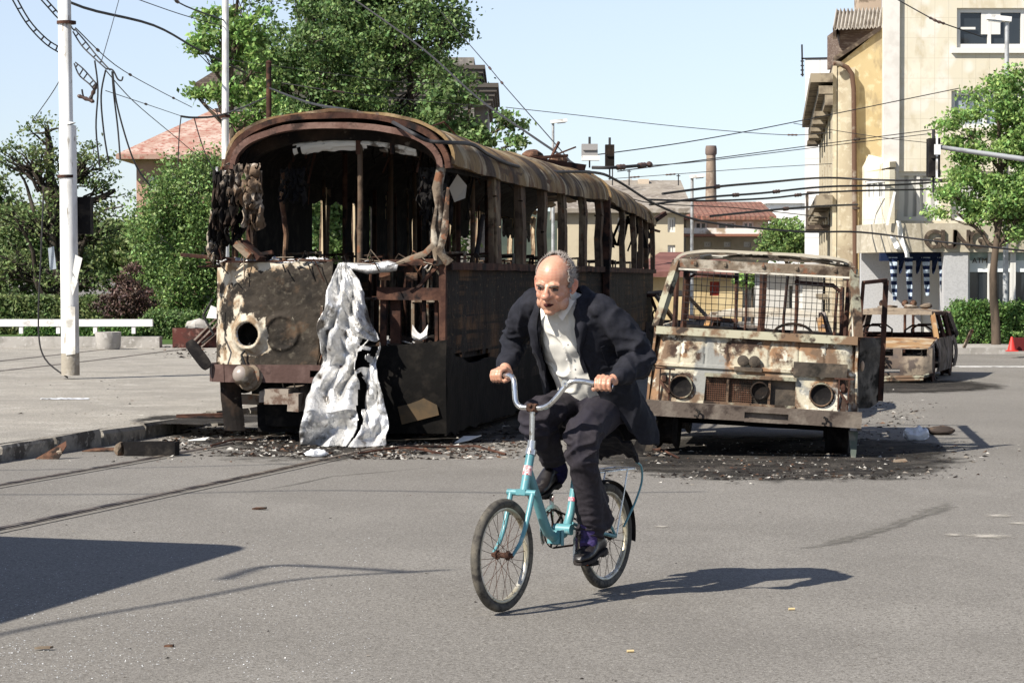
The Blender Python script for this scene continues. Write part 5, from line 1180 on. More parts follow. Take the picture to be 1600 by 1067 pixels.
# ---- cars
carash = mat('car_ash', (.27, .22, .165), [((.13, .10, .08), 2.2, .46, .6, 6), ((.33, .18, .07), 1.6, .55, .64, 6), ((.10, .08, .07), 6, .57, .66)], .85, bump=(.4, 16))
carrust = mat('car_bonnet_rust', (.30, .18, .085), [((.38, .30, .20), 2.2, .48, .6, 6, (1, 2, 1)), ((.24, .13, .06), 3, .52, .62, 6), ((.12, .1, .08), 8, .6, .68)], .8, bump=(.3, 14))
carside = mat('car_side_soot', (.12, .095, .075), [((.20, .17, .15), 3, .48, .6), ((.03, .025, .02), 4, .52, .62)], .85, bump=(.4, 20))
def car(name, loc, rz, label, L_=3.9, hw=.76, hh=1.04, bon=1.15, roofm_=None, sag=.03, wag=True, bonm=None, seed=1):
    t = empty(name, loc, rz, label, 'car', 'burnt out cars'); k = hh / 1.25; belt = .74 * k
    roofm_ = roofm_ or carash
    # bonnet
    g = MB(); g.sheet(lambda u, v: (lerp(-hw + .06, hw - .06, u), lerp(.06, bon, v), lerp(.60 * k, belt, v) + .035 * sin(pi * u) - .02 * math.exp(-((u - .5) / .3) ** 2) + .01 * nz((u * 4, v * 4, seed), 1.3)), 24, 16, .012); g.build('bonnet', bonm or carrust, t, smooth=50)
    # front: valance with lamp openings
    def fr(u, v):
        x = lerp(-hw, hw, u); z = lerp(.14 * k, .61 * k, v); return (x, .02 + .12 * max(0, abs(2 * u - 1) - .85) * 5 - .03 * sin(pi * v) + .012 * nz((x, 0, z), 5, seed), z)
    g = MB(); g.sheet(fr, 48, 24, .012, lambda u, v: not ((.70 < v < .95 and (.05 < u < .28 or .72 < u < .95 or (.36 < u < .64))) or (.10 < v < .24 and .3 < u < .7))); g.build('front_panel', carash, t, smooth=50)
    g = MB(); g.box((-hw + .06, .10, .2), (hw - .06, .9, .5 * k)); g.build('engine_bay', M['black'], t)
    for s in (-1, 1):
        g = MB(); g.lathe([(.075, .03), (.07, .0), (.04, .05), (.001, .06)], (s * (hw - .20), .06, .53 * k), (0, 1, 0), 16, False); g.build('headlight', M['ashmetal'] if s < 0 else M['black'], t, smooth=60)
    g = MB(); g.tube([(-hw - .02, .22, .16 * k), (-hw + .08, -.08, .15 * k), (0, -.13, .10 * k), (hw - .1, -.10, .13 * k), (hw, .1, .17 * k)], .028, 7); g.tube([(-hw + .1, -.10, .09 * k), (0, -.15, .05 * k), (hw - .1, -.12, .08 * k)], .022, 7); g.build('bumper', tframe, t, smooth=50)
    g = MB()
    for i in range(9): g.bar((.08 + U(-.1, .1), -.04, .42 * k + U(-.12, .08)), (.08 + U(-.1, .1), -.07, .36 * k + U(-.12, .08)), .03, .02)
    g.build('hanging_scrap', M['black'], t)
    # sides with wheel arches
    yr = L_ - .75; yf = .72
    for s in (-1, 1):
        def sf_(u, v):
            y = lerp(.08, L_, u); z = lerp(.15 * k, belt + .0 * u, v); b = .035 * sin(pi * min(1, v * 1.05)); taper = .05 * max(0, u - .85) * 6 * .6 + .06 * max(0, .08 - u) * 8
            zt = min(z, lerp(.60 * k, belt, min(1, max(0, (y - .1) / (bon - .1)))) + .01) if y < bon else z
            return (s * (hw - .03 + b - taper + .012 * nz((y, z, s), 2.2, seed)), y, zt)
        def kp_(u, v):
            y = lerp(.08, L_, u); z = lerp(.2 * k, belt, v)
            return all((y - c) ** 2 + (z - .26) ** 2 > .30 ** 2 for c in (yf, yr))
        g = MB(); g.sheet(sf_, 90, 26, .02, kp_); g.build('side_panel', carside, t, smooth=50)
        for c in (yf, yr):
            w = MB(); w.lathe([(.20, -.07), (.235, -.075), (.24, -.05), (.21, -.03), (.21, .03), (.24, .05), (.235, .07), (.2, .06), (.08, .03), (.001, .03)], (s * (hw - .12), c, .235), (s, 0, 0), 22); w.build('wheel', M['rust_d'], t, smooth=30)
    # pillars and roof
    ry0, ry1 = bon + .42, L_ - (.30 if wag else .9); rh = hh; rw = hw - .16
    def rf(u, v):
        x = lerp(-rw - .02, rw + .02, u); y = lerp(ry0 - .03, ry1, v)
        return (x, y + .10 * abs(2 * u - 1) ** 3 * (1 - v), rh + .02 - .07 * abs(2 * u - 1) ** 2.5 - sag * sin(pi * v) * sin(pi * u) - .03 * v * v + .012 * nz((x * 2, y * 2, seed), 1.2))
    g = MB(); g.sheet(rf, 26, 24, .045); g.build('roof', roofm_, t, smooth=50)
    pm = [carrust, carash][seed % 2]
    for s in (-1, 1):
        for y0, y1, w, m_ in ((bon, ry0, .06, pm), (bon + 1.0, ry0 + .72, .05, M['rust_d']), (bon + 1.8, ry0 + 1.5, .05, M['rust_d']), (L_ - .08, ry1, .09, carside)):
            g = MB(); g.bar((s * (hw - .05), y0, belt - .02), (s * rw, y1, rh - .08), w, w); g.jit(.006, 8); g.build('pillar', m_, t)
        g = MB(); g.tube([(s * rw, ry0, rh - .07), (s * (rw + .01), lerp(ry0, ry1, .5), rh - .07), (s * rw, ry1, rh - .09)], .03, 6); g.build('roof_rail', M['rust_d'], t, smooth=60)
    for a, b, w, h, mm in (((-hw + .05, bon - .02, belt), (hw - .05, bon - .02, belt), .08, .04, M['rust_d']), ((-rw, ry0 - .03, rh - .055), (rw, ry0 - .03, rh - .055), .06, .055, roofm_), ((-hw + .05, L_ - .04, belt), (hw - .05, L_ - .04, belt), .07, .05, M['rust_d']), ((-rw, ry1, rh - .08), (rw, ry1, rh - .08), .06, .04, M['rust_d'])):
        g = MB(); g.bar(a, b, w, h); g.build('screen_frame', mm, t)
    g = MB(); g.box((-hw + .06, bon, .18), (hw - .06, L_ - .1, .24)); g.sheet(lambda u, v: (lerp(-hw + .08, hw - .08, u), L_ - .05, lerp(.2, belt, v)), 6, 6, .02); g.build('floor_pan', M['black'], t)
    for x in (-.35, .35):
        for y in (bon + .75, bon + 1.6):
            g = MB(); g.tube([(x - .2, y, .3), (x - .2, y + .12, belt + .10), (x - .1, y + .14, belt + .17), (x + .1, y + .14, belt + .17), (x + .2, y + .12, belt + .10), (x + .2, y, .3)], .016, 6)
            for q in range(4): g.tube([(x - .2, y + .03 * q, .36 + q * .1), (x + .2, y + .03 * q, .36 + q * .1)], .008, 5)
            g.build('seat_frame', M['rust_d'], t)
    return t
cp = V(wx(1456, 33.9), 33.9, 0); ch_ = R(16)
co = cp - V(cos(ch_), -sin(ch_), 0) * .76
e = car('burnt_estate_car', co, -ch_, 'burnt out estate car with a rust orange bonnet, parked right of the truck', hh=1.03, sag=.02, seed=2)
g = MB(); g.ball((.48, 1.8, 1.07), (.10, .14, .04), 8, 5); g.ball((-.1, 1.9, 1.06), (.16, .12, .025), 8, 5); g.ball((.25, 1.9, 1.06), (.12, .12, .02), 8, 5); g.jit(.03, 9); g.build('roof_debris', M['ashmetal'], e, smooth=60)
car('burnt_hatchback', V(wx(1182, 25.4), 25.4, 0), -R(9), 'ash white burnt out car, seen through the windscreen of the truck', hh=1.14, L_=3.5, seed=3, wag=False, roofm_=mat('roof_ash_white', (.50, .46, .38), [((.25, .2, .15), 2, .5, .62), ((.10, .07, .05), 6, .58, .66)], .85), bonm=carash)
car('burnt_saloon', V(wx(1180, 41), 41.0, 0), R(60), 'dark burnt out car lying furthest back behind the truck', hh=1.26, L_=3.7, seed=5, wag=False, bonm=carside)
# ================================================================ bicycle and rider
RC = V(.447, 11.605, 0); BF = V(-.5117, -.8592, 0); BL = V(.8592, -.5117, 0)
def B(a, l, z): return RC + BF * a + BL * l + V(0, 0, z)
BRZ = atan2(BF.y, BF.x)
bike = empty('bicycle', RC, BRZ, 'small wheeled turquoise folding bicycle ridden by the old man', 'bicycle')
teal = mat('turquoise_enamel', (.095, .26, .285), [((.07, .20, .22), 7, .5, .62), ((.22, .20, .15), 38, .64, .70), ((.22, .33, .33), 16, .6, .68)], .35, spec=.6)
worn = mat('worn_chrome', (.62, .61, .58), [((.30, .26, .2), 40, .56, .64)], .25, .9)
tyre = mat('tyre_dusty', (.085, .078, .066), [((.14, .125, .10), 9, .45, .6), ((.05, .045, .04), 30, .5, .62)], .85)
rim = mat('dusty_rim', (.42, .38, .28), [((.60, .58, .52), 10, .5, .62), ((.2, .16, .1), 24, .56, .66)], .4, .5)
def ring(c, r, rad, n=56, m=8, z0=None, ax='y', sq=1.0):
    return [V(c[0] + r * cos(2 * pi * k / n), c[1], c[2] + r * sin(2 * pi * k / n)) for k in range(n)]
def wheel(a):
    c = (a, 0, .258); g = MB()
    pts = ring(c, .232, 0); n = len(pts); vs = []; fs = []; m = 12
    for k in range(n):
        d = (pts[k] - V(c)).normalized()
        for j in range(m):
            t = 2 * pi * j / m; vs.append(pts[k] + d * (.022 * cos(t)) + V(0, .021 * sin(t), 0))
    for k in range(n):
        for j in range(m): fs.append((k * m + j, ((k + 1) % n) * m + j, ((k + 1) % n) * m + (j + 1) % m, k * m + (j + 1) % m))
    g.add(vs, fs); w = g.build('wheel', tyre, bike, smooth=60)
    g = MB(); prof = [(.213, -.013), (.205, -.014), (.198, -.008), (.198, .008), (.205, .014), (.213, .013)]
    g.lathe(prof, c, (0, 1, 0), 56, False); g.build('rim', rim, w, smooth=60)
    g = MB()
    for k in range(28):
        t = 2 * pi * k / 28; s = 1 if k % 2 else -1; t2 = t + (.9 if (k // 2) % 2 else -.9)
        g.tube([(c[0] + .018 * cos(t2), s * .026, c[2] + .018 * sin(t2)), (c[0] + .2 * cos(t), 0, c[2] + .2 * sin(t))], .0013, 4)
    g.build('spokes', M['rust_d'], w)
    g = MB(); g.lathe([(.008, -.055), (.012, -.05), (.012, -.04), (.022, -.03), (.022, -.024), (.013, -.02), (.013, .02), (.022, .024), (.022, .03), (.012, .04), (.012, .05), (.008, .055)], c, (0, 1, 0), 16); g.build('hub', M['rust_d'], w, smooth=40)
    return w
wheel(.957); wheel(0.0)
# frame: head tube, low main tube with its hinge, rising seat tube
g = MB()
g.tube([(.768, 0, .525), (.705, 0, .705)], .0205, 14); fr = g.build('frame', teal, bike, smooth=50)
g = MB(); g.tube([(.735, 0, .625), (.66, 0, .50), (.585, 0, .37), (.55, 0, .325), (.50, 0, .298), (.45, 0, .296)], [.021, .0235, .0235, .024, .024, .024], 14); g.build('main_tube', teal, fr, smooth=50)
g = MB(); g.tube([(.46, 0, .300), (.41, 0, .305), (.365, 0, .34), (.335, 0, .40), (.31, 0, .48), (.28, 0, .60), (.265, 0, .66)], [.023, .023, .022, .0205, .019, .019, .019], 14); g.build('seat_tube', teal, fr, smooth=50)
g = MB(); g.cbox((.485, 0, .297), (.03, .062, .062), ry=R(-5)); g.cbox((.465, 0, .275), (.045, .03, .03)); g.tube([(.485, .04, .33), (.485, .04, .26)], .008, 8); g.tube([(.405, -.045, .325), (.405, .045, .325)], .026, 14); g.build('hinge', teal, fr, smooth=40)
for s in (-1, 1):
    g = MB(); g.tube([(.36, s * .02, .35), (.2, s * .045, .30), (0, s * .058, .258)], .009, 8); g.tube([(.275, s * .02, .60), (.14, s * .045, .44), (0, s * .058, .26)], .007, 8); g.build('rear_stay', teal, fr, smooth=50)
g = MB(); g.tube([(.71, 0, .69), (.70, 0, .715)], .025, 14); g.tube([(.703, 0, .715), (.695, 0, .755)], .0195, 14); g.tube([(.695, 0, .75), (.689, 0, .90)], .0125, 12); g.build('stem', worn, bike, smooth=50)
g = MB(); g.tube([(.672, 0, .90), (.708, 0, .908)], .02, 12); g.tube([(.69, -.024, .905), (.69, .024, .905)], .0195, 12); g.ball((.712, 0, .915), .009, 8, 6); g.build('clamp', M['rust'], bike, smooth=50)
# decal on the head tube
g = MB(); g.lathe([(.0212, -.022), (.0212, .022)], (.735, 0, .62), (-.063, 0, .18), 20, False); o = g.build('head_badge', mat('badge_pink', (.62, .42, .42), [((.45, .06, .07), 90, .5, .55), ((.7, .68, .64), 60, .52, .58)], .4), fr, smooth=50)
g = MB(); g.lathe([(.0203, -.010), (.0203, .010)], (.318, 0, .455), (-.03, 0, .08), 20, False); g.build('band', mat('band_red', (.45, .10, .14), [((.6, .5, .5), 120, .5, .56)], .4), fr, smooth=50)
# fork
g = MB(); g.tube([(.785, -.075, .525), (.785, .075, .525)], .0145, 12); g.cbox((.775, 0, .528), (.05, .05, .025)); g.build('fork_crown', teal, bike, smooth=50)
for s in (-1, 1):
    g = MB(); g.tube([(.785, s * .058, .53), (.815, s * .056, .45), (.85, s * .054, .37), (.89, s * .054, .31), (.957, s * .052, .258)], [.0125, .0125, .011, .0095, .007], 10); g.build('fork_blade', teal, bike, smooth=50)
# handlebar
HB = [(.585, -.245, 1.035), (.62, -.19, 1.045), (.655, -.135, 1.045), (.675, -.108, 1.025), (.685, -.098, .98), (.69, -.090, .935), (.69, -.07, .910), (.69, -.035, .905), (.69, 0, .905), (.69, .045, .905), (.69, .085, .920), (.688, .125, .955), (.68, .165, 1.005), (.67, .195, 1.028), (.65, .235, 1.030), (.62, .29, 1.018), (.585, .36, 1.005)]
def smooth_path(P, k=5):
    P = [V(p) for p in P]; out = []
    for i in range(len(P) - 1):
        p0, p1, p2, p3 = P[max(i - 1, 0)], P[i], P[i + 1], P[min(i + 2, len(P) - 1)]
        for j in range(k):
            t = j / k; out.append(.5 * ((2 * p1) + (p2 - p0) * t + (2 * p0 - 5 * p1 + 4 * p2 - p3) * t * t + (3 * p1 - p0 - 3 * p2 + p3) * t ** 3))
    return out + [P[-1]]
g = MB(); g.tube(smooth_path(HB, 4), .0125, 12); hb = g.build('handlebar', M['chrome'], bike, smooth=60)
for pts in (HB[:2], HB[-2:]):
    a, b = V(pts[0]), V(pts[1]); g = MB(); g.tube([a.lerp(b, -.12), a.lerp(b, .95)] if pts is HB[:2] or True else pts, .0155, 12); g.build('grip', M['rubber'], hb, smooth=60)
g = MB(); g.lathe([(.006, -.002), (.016, -.002), (.016, .002), (.006, .002)], (.70, .175, 1.02), (1, .2, 0), 18, False); g.build('bell_ring', M['chrome'], hb, smooth=40)
# cranks, chainwheel, pedals, chain
BB = V(.405, 0, .325)
g = MB(); g.lathe([(.088, -.004), (.092, 0), (.088, .004)], BB + V(0, -.052, 0), (0, 1, 0), 40, False)
for k in range(5): t = 2 * pi * k / 5; g.bar(BB + V(.015 * cos(t), -.052, .015 * sin(t)), BB + V(.088 * cos(t), -.052, .088 * sin(t)), .014, .004, up=(0, 1, 0))
g.build('chainwheel', M['rust_d'], bike)
g = MB(); pts = [BB + V(.098 * cos(t), -.062, .098 * sin(t)) for t in [R(-40) + R(260) * i / 20 for i in range(21)]]
for a, b in zip(pts, pts[1:]): g.bar(a, b, .032, .003, up=(0, 1, 0))
g.build('chain_guard', worn, bike)
g = MB(); g.tube([BB + V(0, -.052, -.09), (.0, -.052, .225)], .005, 6); g.tube([BB + V(0, -.052, .09), (.0, -.052, .292)], .005, 6); g.build('chain', M['rust_d'], bike)
PL, PR = V(.418, .135, .178), V(.392, -.125, .472)
for s, P in ((1, PL), (-1, PR)):
    g = MB(); g.bar(BB + V(0, s * .065, 0), (P.x, s * .07, P.z), .022, .012, up=(0, 1, 0)); g.tube([(P.x, s * .06, P.z), (P.x, P.y + s * .04, P.z)], .006, 8); cr = g.build('crank', worn, bike)
    g = MB(); g.cbox((P.x, P.y, P.z), (.07, .085, .022)); g.build('pedal', M['black'], cr)
    g = MB(); g.cbox((P.x + .037, P.y, P.z), (.004, .05, .014)); g.build('reflector', mat('orange_reflector', (.5, .10, .03), rough=.3), cr)
# saddle and post
g = MB(); g.tube([(.268, 0, .65), (.235, 0, .80)], .0125, 12); g.build('seat_post', worn, bike, smooth=60)
g = MB(); g.rings([[V(x, w * cos(t), z + h * sin(t)) for t in [2 * pi * i / 16 for i in range(16)]] for x, w, z, h in ((.39, .012, .815, .012), (.34, .03, .82, .025), (.24, .05, .825, .03), (.15, .10, .83, .035), (.10, .10, .83, .03), (.07, .05, .83, .02))]); g.build('saddle', M['rubber'], bike, smooth=60)
# rear mudguard, rack, stays, cable
g = MB()
def mg(u, v):
    t = lerp(R(120), R(-12), u) ; t = pi - t + 0; t = lerp(R(55), R(190), u); r = .268; return (r * cos(t), lerp(-.026, .026, v), .258 + r * sin(t) + 0 - .006 * (2 * v - 1) ** 2)
g.sheet(mg, 28, 5, .002); g.build('mudguard', M['black'], bike, smooth=60)
g = MB()
for s in (-1, 1): g.tube([(.22, s * .05, .575), (-.18, s * .06, .57), (-.24, s * .04, .56)], .005, 6); g.tube([(-.12, s * .06, .57), (0, s * .065, .262)], .005, 6)
for x in (-.2, -.1, 0, .1): g.tube([(x, -.06, .572), (x, .06, .572)], .004, 6)
g.build('rack', worn, bike, smooth=60)
g = MB(); g.tube(smooth_path([(-.20, .065, .60), (-.245, .068, .575), (-.245, .07, .50), (-.17, .07, .40), (-.06, .07, .30)]), .0055, 7); g.build('rack_cable', teal, bike, smooth=60)
g = MB(); g.lathe([(.001, 0), (.018, .002), (.018, .012), (.001, .014)], (.18, .07, .36), (.6, .8, .1), 12); g.build('reflector', mat('green_glass', (.04, .35, .12), rough=.3), bike)
g = MB(); g.cbox((.80, -.056, .44), (.02, .012, .03)); g.build('lamp_clip', M['black'], bike)

# ---------------------------------------------------------------- rider
RID = B(.3, 0, 0)
rider = empty('person', RID, 0, 'old balding man in a dark jacket and white shirt, leaning over the handlebars', 'person')
def remesh(g, name, m, parent, vox, sm=2, fold=None, world=True, smf=.5):
    o = g.build('t_', m, None)
    md = o.modifiers.new('r', 'REMESH'); md.mode = 'VOXEL'; md.voxel_size = vox; md.use_smooth_shade = True
    if sm: ms = o.modifiers.new('s', 'SMOOTH'); ms.factor = smf; ms.iterations = sm
    bpy.context.view_layer.update(); dg = bpy.context.evaluated_depsgraph_get()
    me = bpy.data.meshes.new_from_object(o.evaluated_get(dg)); bpy.data.objects.remove(o)
    me.name = name
    if fold:
        ns = [v.normal.copy() for v in me.vertices]
        for v, n_ in zip(me.vertices, ns):
            v.co += n_ * fold(v.co, n_)
    me.transform(parent.matrix_basis.inverted())
    me.polygons.foreach_set('use_smooth', [True] * len(me.polygons))
    if not me.materials: me.materials.append(m)
    ob = bpy.data.objects.new(name, me); C.objects.link(ob); ob.parent = parent
    return ob
def loft(g, rows, n=24, sq=2.0):
    """rows: (centre, side vector, front vector) half axes"""
    def se(c): return math.copysign(abs(c) ** (2 / sq), c)
    g.rings([[c + s * se(cos(2 * pi * k / n)) + f * se(sin(2 * pi * k / n)) for k in range(n)] for c, s, f in rows]); return g
def limb2(g, pts, radii, n=14, k=5):
    P = smooth_path(pts, k); rr = []
    for i in range(len(radii) - 1):
        for j in range(k): rr.append(lerp(radii[i], radii[i + 1], j / k))
    rr.append(radii[-1]); g.tube(P, rr, n)
    g.ball(P[0], radii[0], 12, 8); g.ball(P[-1], radii[-1], 12, 8); return g
# joints
hipc = B(.12, 0, .90); HL, HR_ = B(.14, .09, .90), B(.14, -.09, .90)
KL, KR = B(.50, .155, .745), B(.53, -.075, .835)
AL, AR = B(.375, .125, .285), B(.255, -.105, .585)
SL, SR = B(.355, .185, 1.335), B(.395, -.185, 1.365)
EL, ER = B(.27, .335, 1.12), B(.30, -.335, 1.185)
WL, WR = B(.535, .335, 1.035), B(.525, -.245, 1.075)
GL, GR = V(.60, .325, 1.012), V(.597, -.228, 1.04)          # grips in bike coordinates
tor = [(.12, .88, .155, .11), (.15, .97, .15, .115), (.22, 1.10, .165, .12), (.30, 1.24, .175, .12), (.36, 1.33, .155, .10), (.40, 1.40, .07, .065)]
ax = V(.28, 0, .54).normalized(); AXW = BF * ax.x + V(0, 0, ax.z); NF = BF * ax.z + V(0, 0, -ax.x)
def torso(g, grow=0.0, rows=tor):
    loft(g, [(B(a, 0, z), BL * (w + grow), NF * (d + grow)) for a, z, w, d in rows], 32, 2.3); return g
# head: face forward vector, his left, up
yaw = R(-9); hf0 = (BF * cos(yaw) + BL * -sin(yaw)).normalized(); pit = R(14)
hf = (hf0 * cos(pit) + V(0, 0, -sin(pit))).normalized(); hl = V(0, 0, 1).cross(hf0).normalized(); hu = hf.cross(hl)
roll = R(-4); hl, hu = hl * cos(roll) + hu * sin(roll), hu * cos(roll) - hl * sin(roll)
HC = W(866, 445, 11.14); HS = 1.10
HM = Matrix(((hf.x * HS, hl.x * HS, hu.x * HS, HC.x), (hf.y * HS, hl.y * HS, hu.y * HS, HC.y), (hf.z * HS, hl.z * HS, hu.z * HS, HC.z), (0, 0, 0, 1)))
def head(g):
    h = MB()
    h.ball((-.012, 0, .036), (.098, .077, .086), 28, 20); h.ball((.012, 0, -.01), (.082, .068, .085), 24, 16)
    h.ball((.036, 0, -.062), (.052, .052, .052), 20, 14); h.ball((.060, 0, -.098), (.024, .026, .020), 14, 10)
    h.ball((.046, .036, -.030), (.034, .026, .028), 14, 10); h.ball((.046, -.036, -.030), (.034, .026, .028), 14, 10)      # cheeks
    h.ball((.020, .050, -.070), (.04, .018, .03), 12, 8); h.ball((.020, -.050, -.070), (.04, .018, .03), 12, 8)           # jowls
    for s in (-1, 1):
        h.tube([(.084, s * .012, .019), (.087, s * .03, .023), (.072, s * .050, .018)], [.010, .011, .010], 8)             # brow
        h.tube([(.084, s * .014, -.034), (.072, s * .032, -.055), (.062, s * .036, -.075)], [.006, .008, .007], 8)         # fold
        h.ball((.076, s * .030, -.008), (.010, .014, .006), 8, 6)
        E_ = [(-.004, s * .072, .022), (-.014, s * .084, .026), (-.026, s * .090, .014), (-.024, s * .090, -.006), (-.012, s * .082, -.026), (-.002, s * .074, -.034)]
        h.tube(E_, [.007, .008, .009, .008, .008, .007], 8); h.ball((-.012, s * .078, -.002), (.014, .008, .024), 10, 8)
    h.tube([(.082, 0, .016), (.095, 0, -.004), (.109, 0, -.022)], [.009, .011, .014], 10); h.ball((.109, 0, -.024), (.019, .020, .016), 12, 8)
    for s in (-1, 1): h.ball((.096, s * .014, -.028), (.011, .009, .009), 8, 6)
    h.tube([(.072, -.026, -.062), (.083, -.014, -.054), (.087, 0, -.053), (.083, .014, -.054), (.072, .026, -.062)], [.005, .007, .007, .007, .005], 8)
    h.tube([(.070, -.020, -.076), (.081, 0, -.080), (.070, .020, -.076)], [.005, .008, .005], 8)
    h.v = [tuple(HM @ V(v)) for v in h.v]; b = len(g.v)
    g.v += h.v; g.f += [tuple(i + b for i in f) for f in h.f]; g.m += h.m
def hand(g, c, ax_, wrist, inner):
    """c: grip centre (bike coordinates); ax_: unit vector from thumb side to little finger; fingers wrap forward over the bar"""
    z = V(0, 0, 1); ax_ = V(ax_).normalized(); nf = V(1, 0, 0); nf = (nf - ax_ * nf.dot(ax_)).normalized()
    def Q(f, u, s): q = c + nf * f + z * u + ax_ * s; return B(q.x, q.y, q.z)
    for k, (s, sc) in enumerate(((-.030, .97), (-.009, 1.06), (.012, 1.0), (.032, .84))):
        r = (.0102, .0104, .0098, .0088)[k]
        g.tube([Q(-.030, .026, s * .8), Q(-.006, .036 * sc, s), Q(.024 * sc, .026, s), Q(.033 * sc, .006, s), Q(.027 * sc, -.014, s), Q(.010, -.024, s)], [r * 1.1, r * 1.12, r * 1.02, r, r * .95, r * .8], 10)
        g.ball(Q(-.004, .036 * sc, s), r * 1.18, 8, 6); g.ball(Q(.027 * sc, .022, s), r * 1.08, 8, 6)
    M2 = Matrix((BF, BL, V(0, 0, 1))).transposed()
    pc = c + nf * -.036 + z * .012
    wb = V((wrist - RC).dot(BF), (wrist - RC).dot(BL), wrist.z)
    g.tube([wrist, B(*(wb.lerp(pc, .5))), Q(-.036, .016, .002), Q(-.016, .024, .0)], [.030, .031, .037, .026], 12, sq=.75)
    g.ball(Q(-.028, .014, -.018), .023, 10, 8); g.ball(Q(-.028, .014, .018), .022, 10, 8)
    g.tube([Q(-.036, .004, -.030), Q(-.018, -.008, -.048), Q(.006, -.018, -.052), Q(.022, -.024, -.046)], [.015, .013, .0115, .009], 10)
skin = mat('skin', (.47, .245, .16), [((.52, .29, .195), 14, .45, .62), ((.44, .20, .125), 30, .54, .66)], .42, bump=(.12, 160, .003), spec=.5)
t_, N_, L_, b_ = hook(skin); b_.inputs['Subsurface Weight'].default_value = .08; b_.inputs['Subsurface Radius'].default_value = (.02, .008, .004); b_.inputs['Subsurface Scale'].default_value = .3
# redness of nose, cheeks, ears and knuckles as an attribute
at = N_.new('ShaderNodeAttribute'); at.attribute_name = 'flush'; mx = N_.new('ShaderNodeMix'); mx.data_type = 'RGBA'
src = b_.inputs['Base Color'].links[0].from_socket; L_.new(at.outputs['Fac'], mx.inputs[0]); L_.new(src, mx.inputs[6]); mx.inputs[7].default_value = (.50, .14, .10, 1); L_.new(mx.outputs[2], b_.inputs['Base Color'])
g = MB(); head(g); torso(g, -.025)
g.tube([B(.36, 0, 1.34), B(.42, 0, 1.40), HM @ V(-.02, 0, -.05)], [.062, .056, .056], 16)
for S_, E_, W_, c, s in ((SL, EL, WL, GL, 1), (SR, ER, WR, GR, -1)):
    limb2(g, [S_, E_, W_], [.05, .038, .027])
    hand(g, c, V(-.12 if s > 0 else -.30, s, -.06), W_, s)
for H_j, K, A_ in ((HL, KL, AL), (HR_, KR, AR)): limb2(g, [H_j, H_j.lerp(K, .5), K, K.lerp(A_, .4), K.lerp(A_, .75), A_], [.072, .06, .045, .040, .034, .032])
body = remesh(g, 'body', skin, rider, .0038, 2)
HMi = (Matrix.Translation(-RID) @ HM).inverted()
def flush(x, y, z):
    p = HMi @ V(x, y, z)
    f = .38 * math.exp(-((p - V(.108, 0, -.024)).length / .02) ** 2)
    for s in (-1, 1): f += .22 * math.exp(-((p - V(.06, s * .045, -.028)).length / .026) ** 2) + .5 * math.exp(-((p - V(-.014, s * .086, 0)).length / .03) ** 2)
    if p.x > .04 and abs((p.z - .052) % .0125 - .006) < .0017 and abs(p.z - .062) < .028 and abs(p.y) < .055 - .2 * abs(p.z - .062): f += .30       # forehead lines
    return min(1, f)
setattr_(body, flush, 'flush')
def hp(*a): return HM @ V(*a)
# eyes, brows, mouth
eyem = mat('eye_dark', (.05, .035, .03), rough=.2); browm = mat('brow_grey', (.09, .065, .05), [((.17, .13, .11), 90, .5, .6)])
for s in (-1, 1):
    g = MB(); g.tube([hp(.077, s * .017, .000), hp(.0835, s * .030, .0025), hp(.074, s * .044, .000)], [.005, .0085, .005], 8); g.build('eye', eyem, rider, world=True, smooth=60)
    g = MB(); g.tube([hp(.0945, s * .012, .013), hp(.0985, s * .028, .020), hp(.083, s * .048, .017)], [.005, .0065, .004], 8); g.jit(.002, 90); g.build('eyebrow', browm, rider, world=True, smooth=60)
g = MB(); g.tube([hp(.073, -.024, -.0665), hp(.087, -.006, -.0675), hp(.087, .010, -.0655), hp(.074, .027, -.0615)], [.004, .0095, .0105, .004], 8, sq=.8); g.build('mouth', mat('mouth_dark', (.05, .012, .012)), rider, world=True, smooth=60)
# hair: short grey, round the back and sides, thin on top
hairm = mat('grey_hair', (.20, .175, .155), [((.30, .27, .245), 60, .48, .6, 3, (1, 1, 4)), ((.12, .10, .09), 80, .54, .64)], .8)
g = MB()
def hsh(u, v):
    ph = lerp(R(56), R(272), u); th = lerp(R(24), R(116), v); q = V(-.014 + .101 * sin(th) * cos(ph), .080 * sin(th) * sin(ph), .036 + .091 * cos(th))
    q += (q - V(-.012, 0, .02)).normalized() * (.001 + .002 * nz(q, 60)); return HM @ q
g.sheet(hsh, 60, 26, .006, lambda u, v: not (u < .06 + .10 * (v < .45) + .05 * nz((u * 20, v * 9, 0), 1)) and not (v < .20 and (u < .32 or u > .80)))
o = g.build('hair', hairm, rider, world=True, smooth=80)
g = MB()
for _ in range(700):
    ph = U(R(60), R(265)); th = R(U(8, 118)) ; 
    if cos(ph) > .25 and th > R(45) and random.random() < .5: continue
    q = V(-.014 + .101 * sin(th) * cos(ph), .080 * sin(th) * sin(ph), .036 + .091 * cos(th)); n_ = (q - V(-.012, 0, .02)).normalized()
    if q.x > .045 and q.z < .09: continue
    dn = (n_ * .55 + V(-.7, U(-.3, .3), -.1 + U(-.3, .3))).normalized(); a = q + n_ * .004; l_ = U(.010, .020) ; w = dn.cross(n_).normalized() * .0011
    g.add([HM @ (a - w), HM @ (a + w), HM @ (a + dn * l_ + n_ * .003)], [(0, 1, 2)])
g.build('hair_wisps', hairm, rider, world=True)
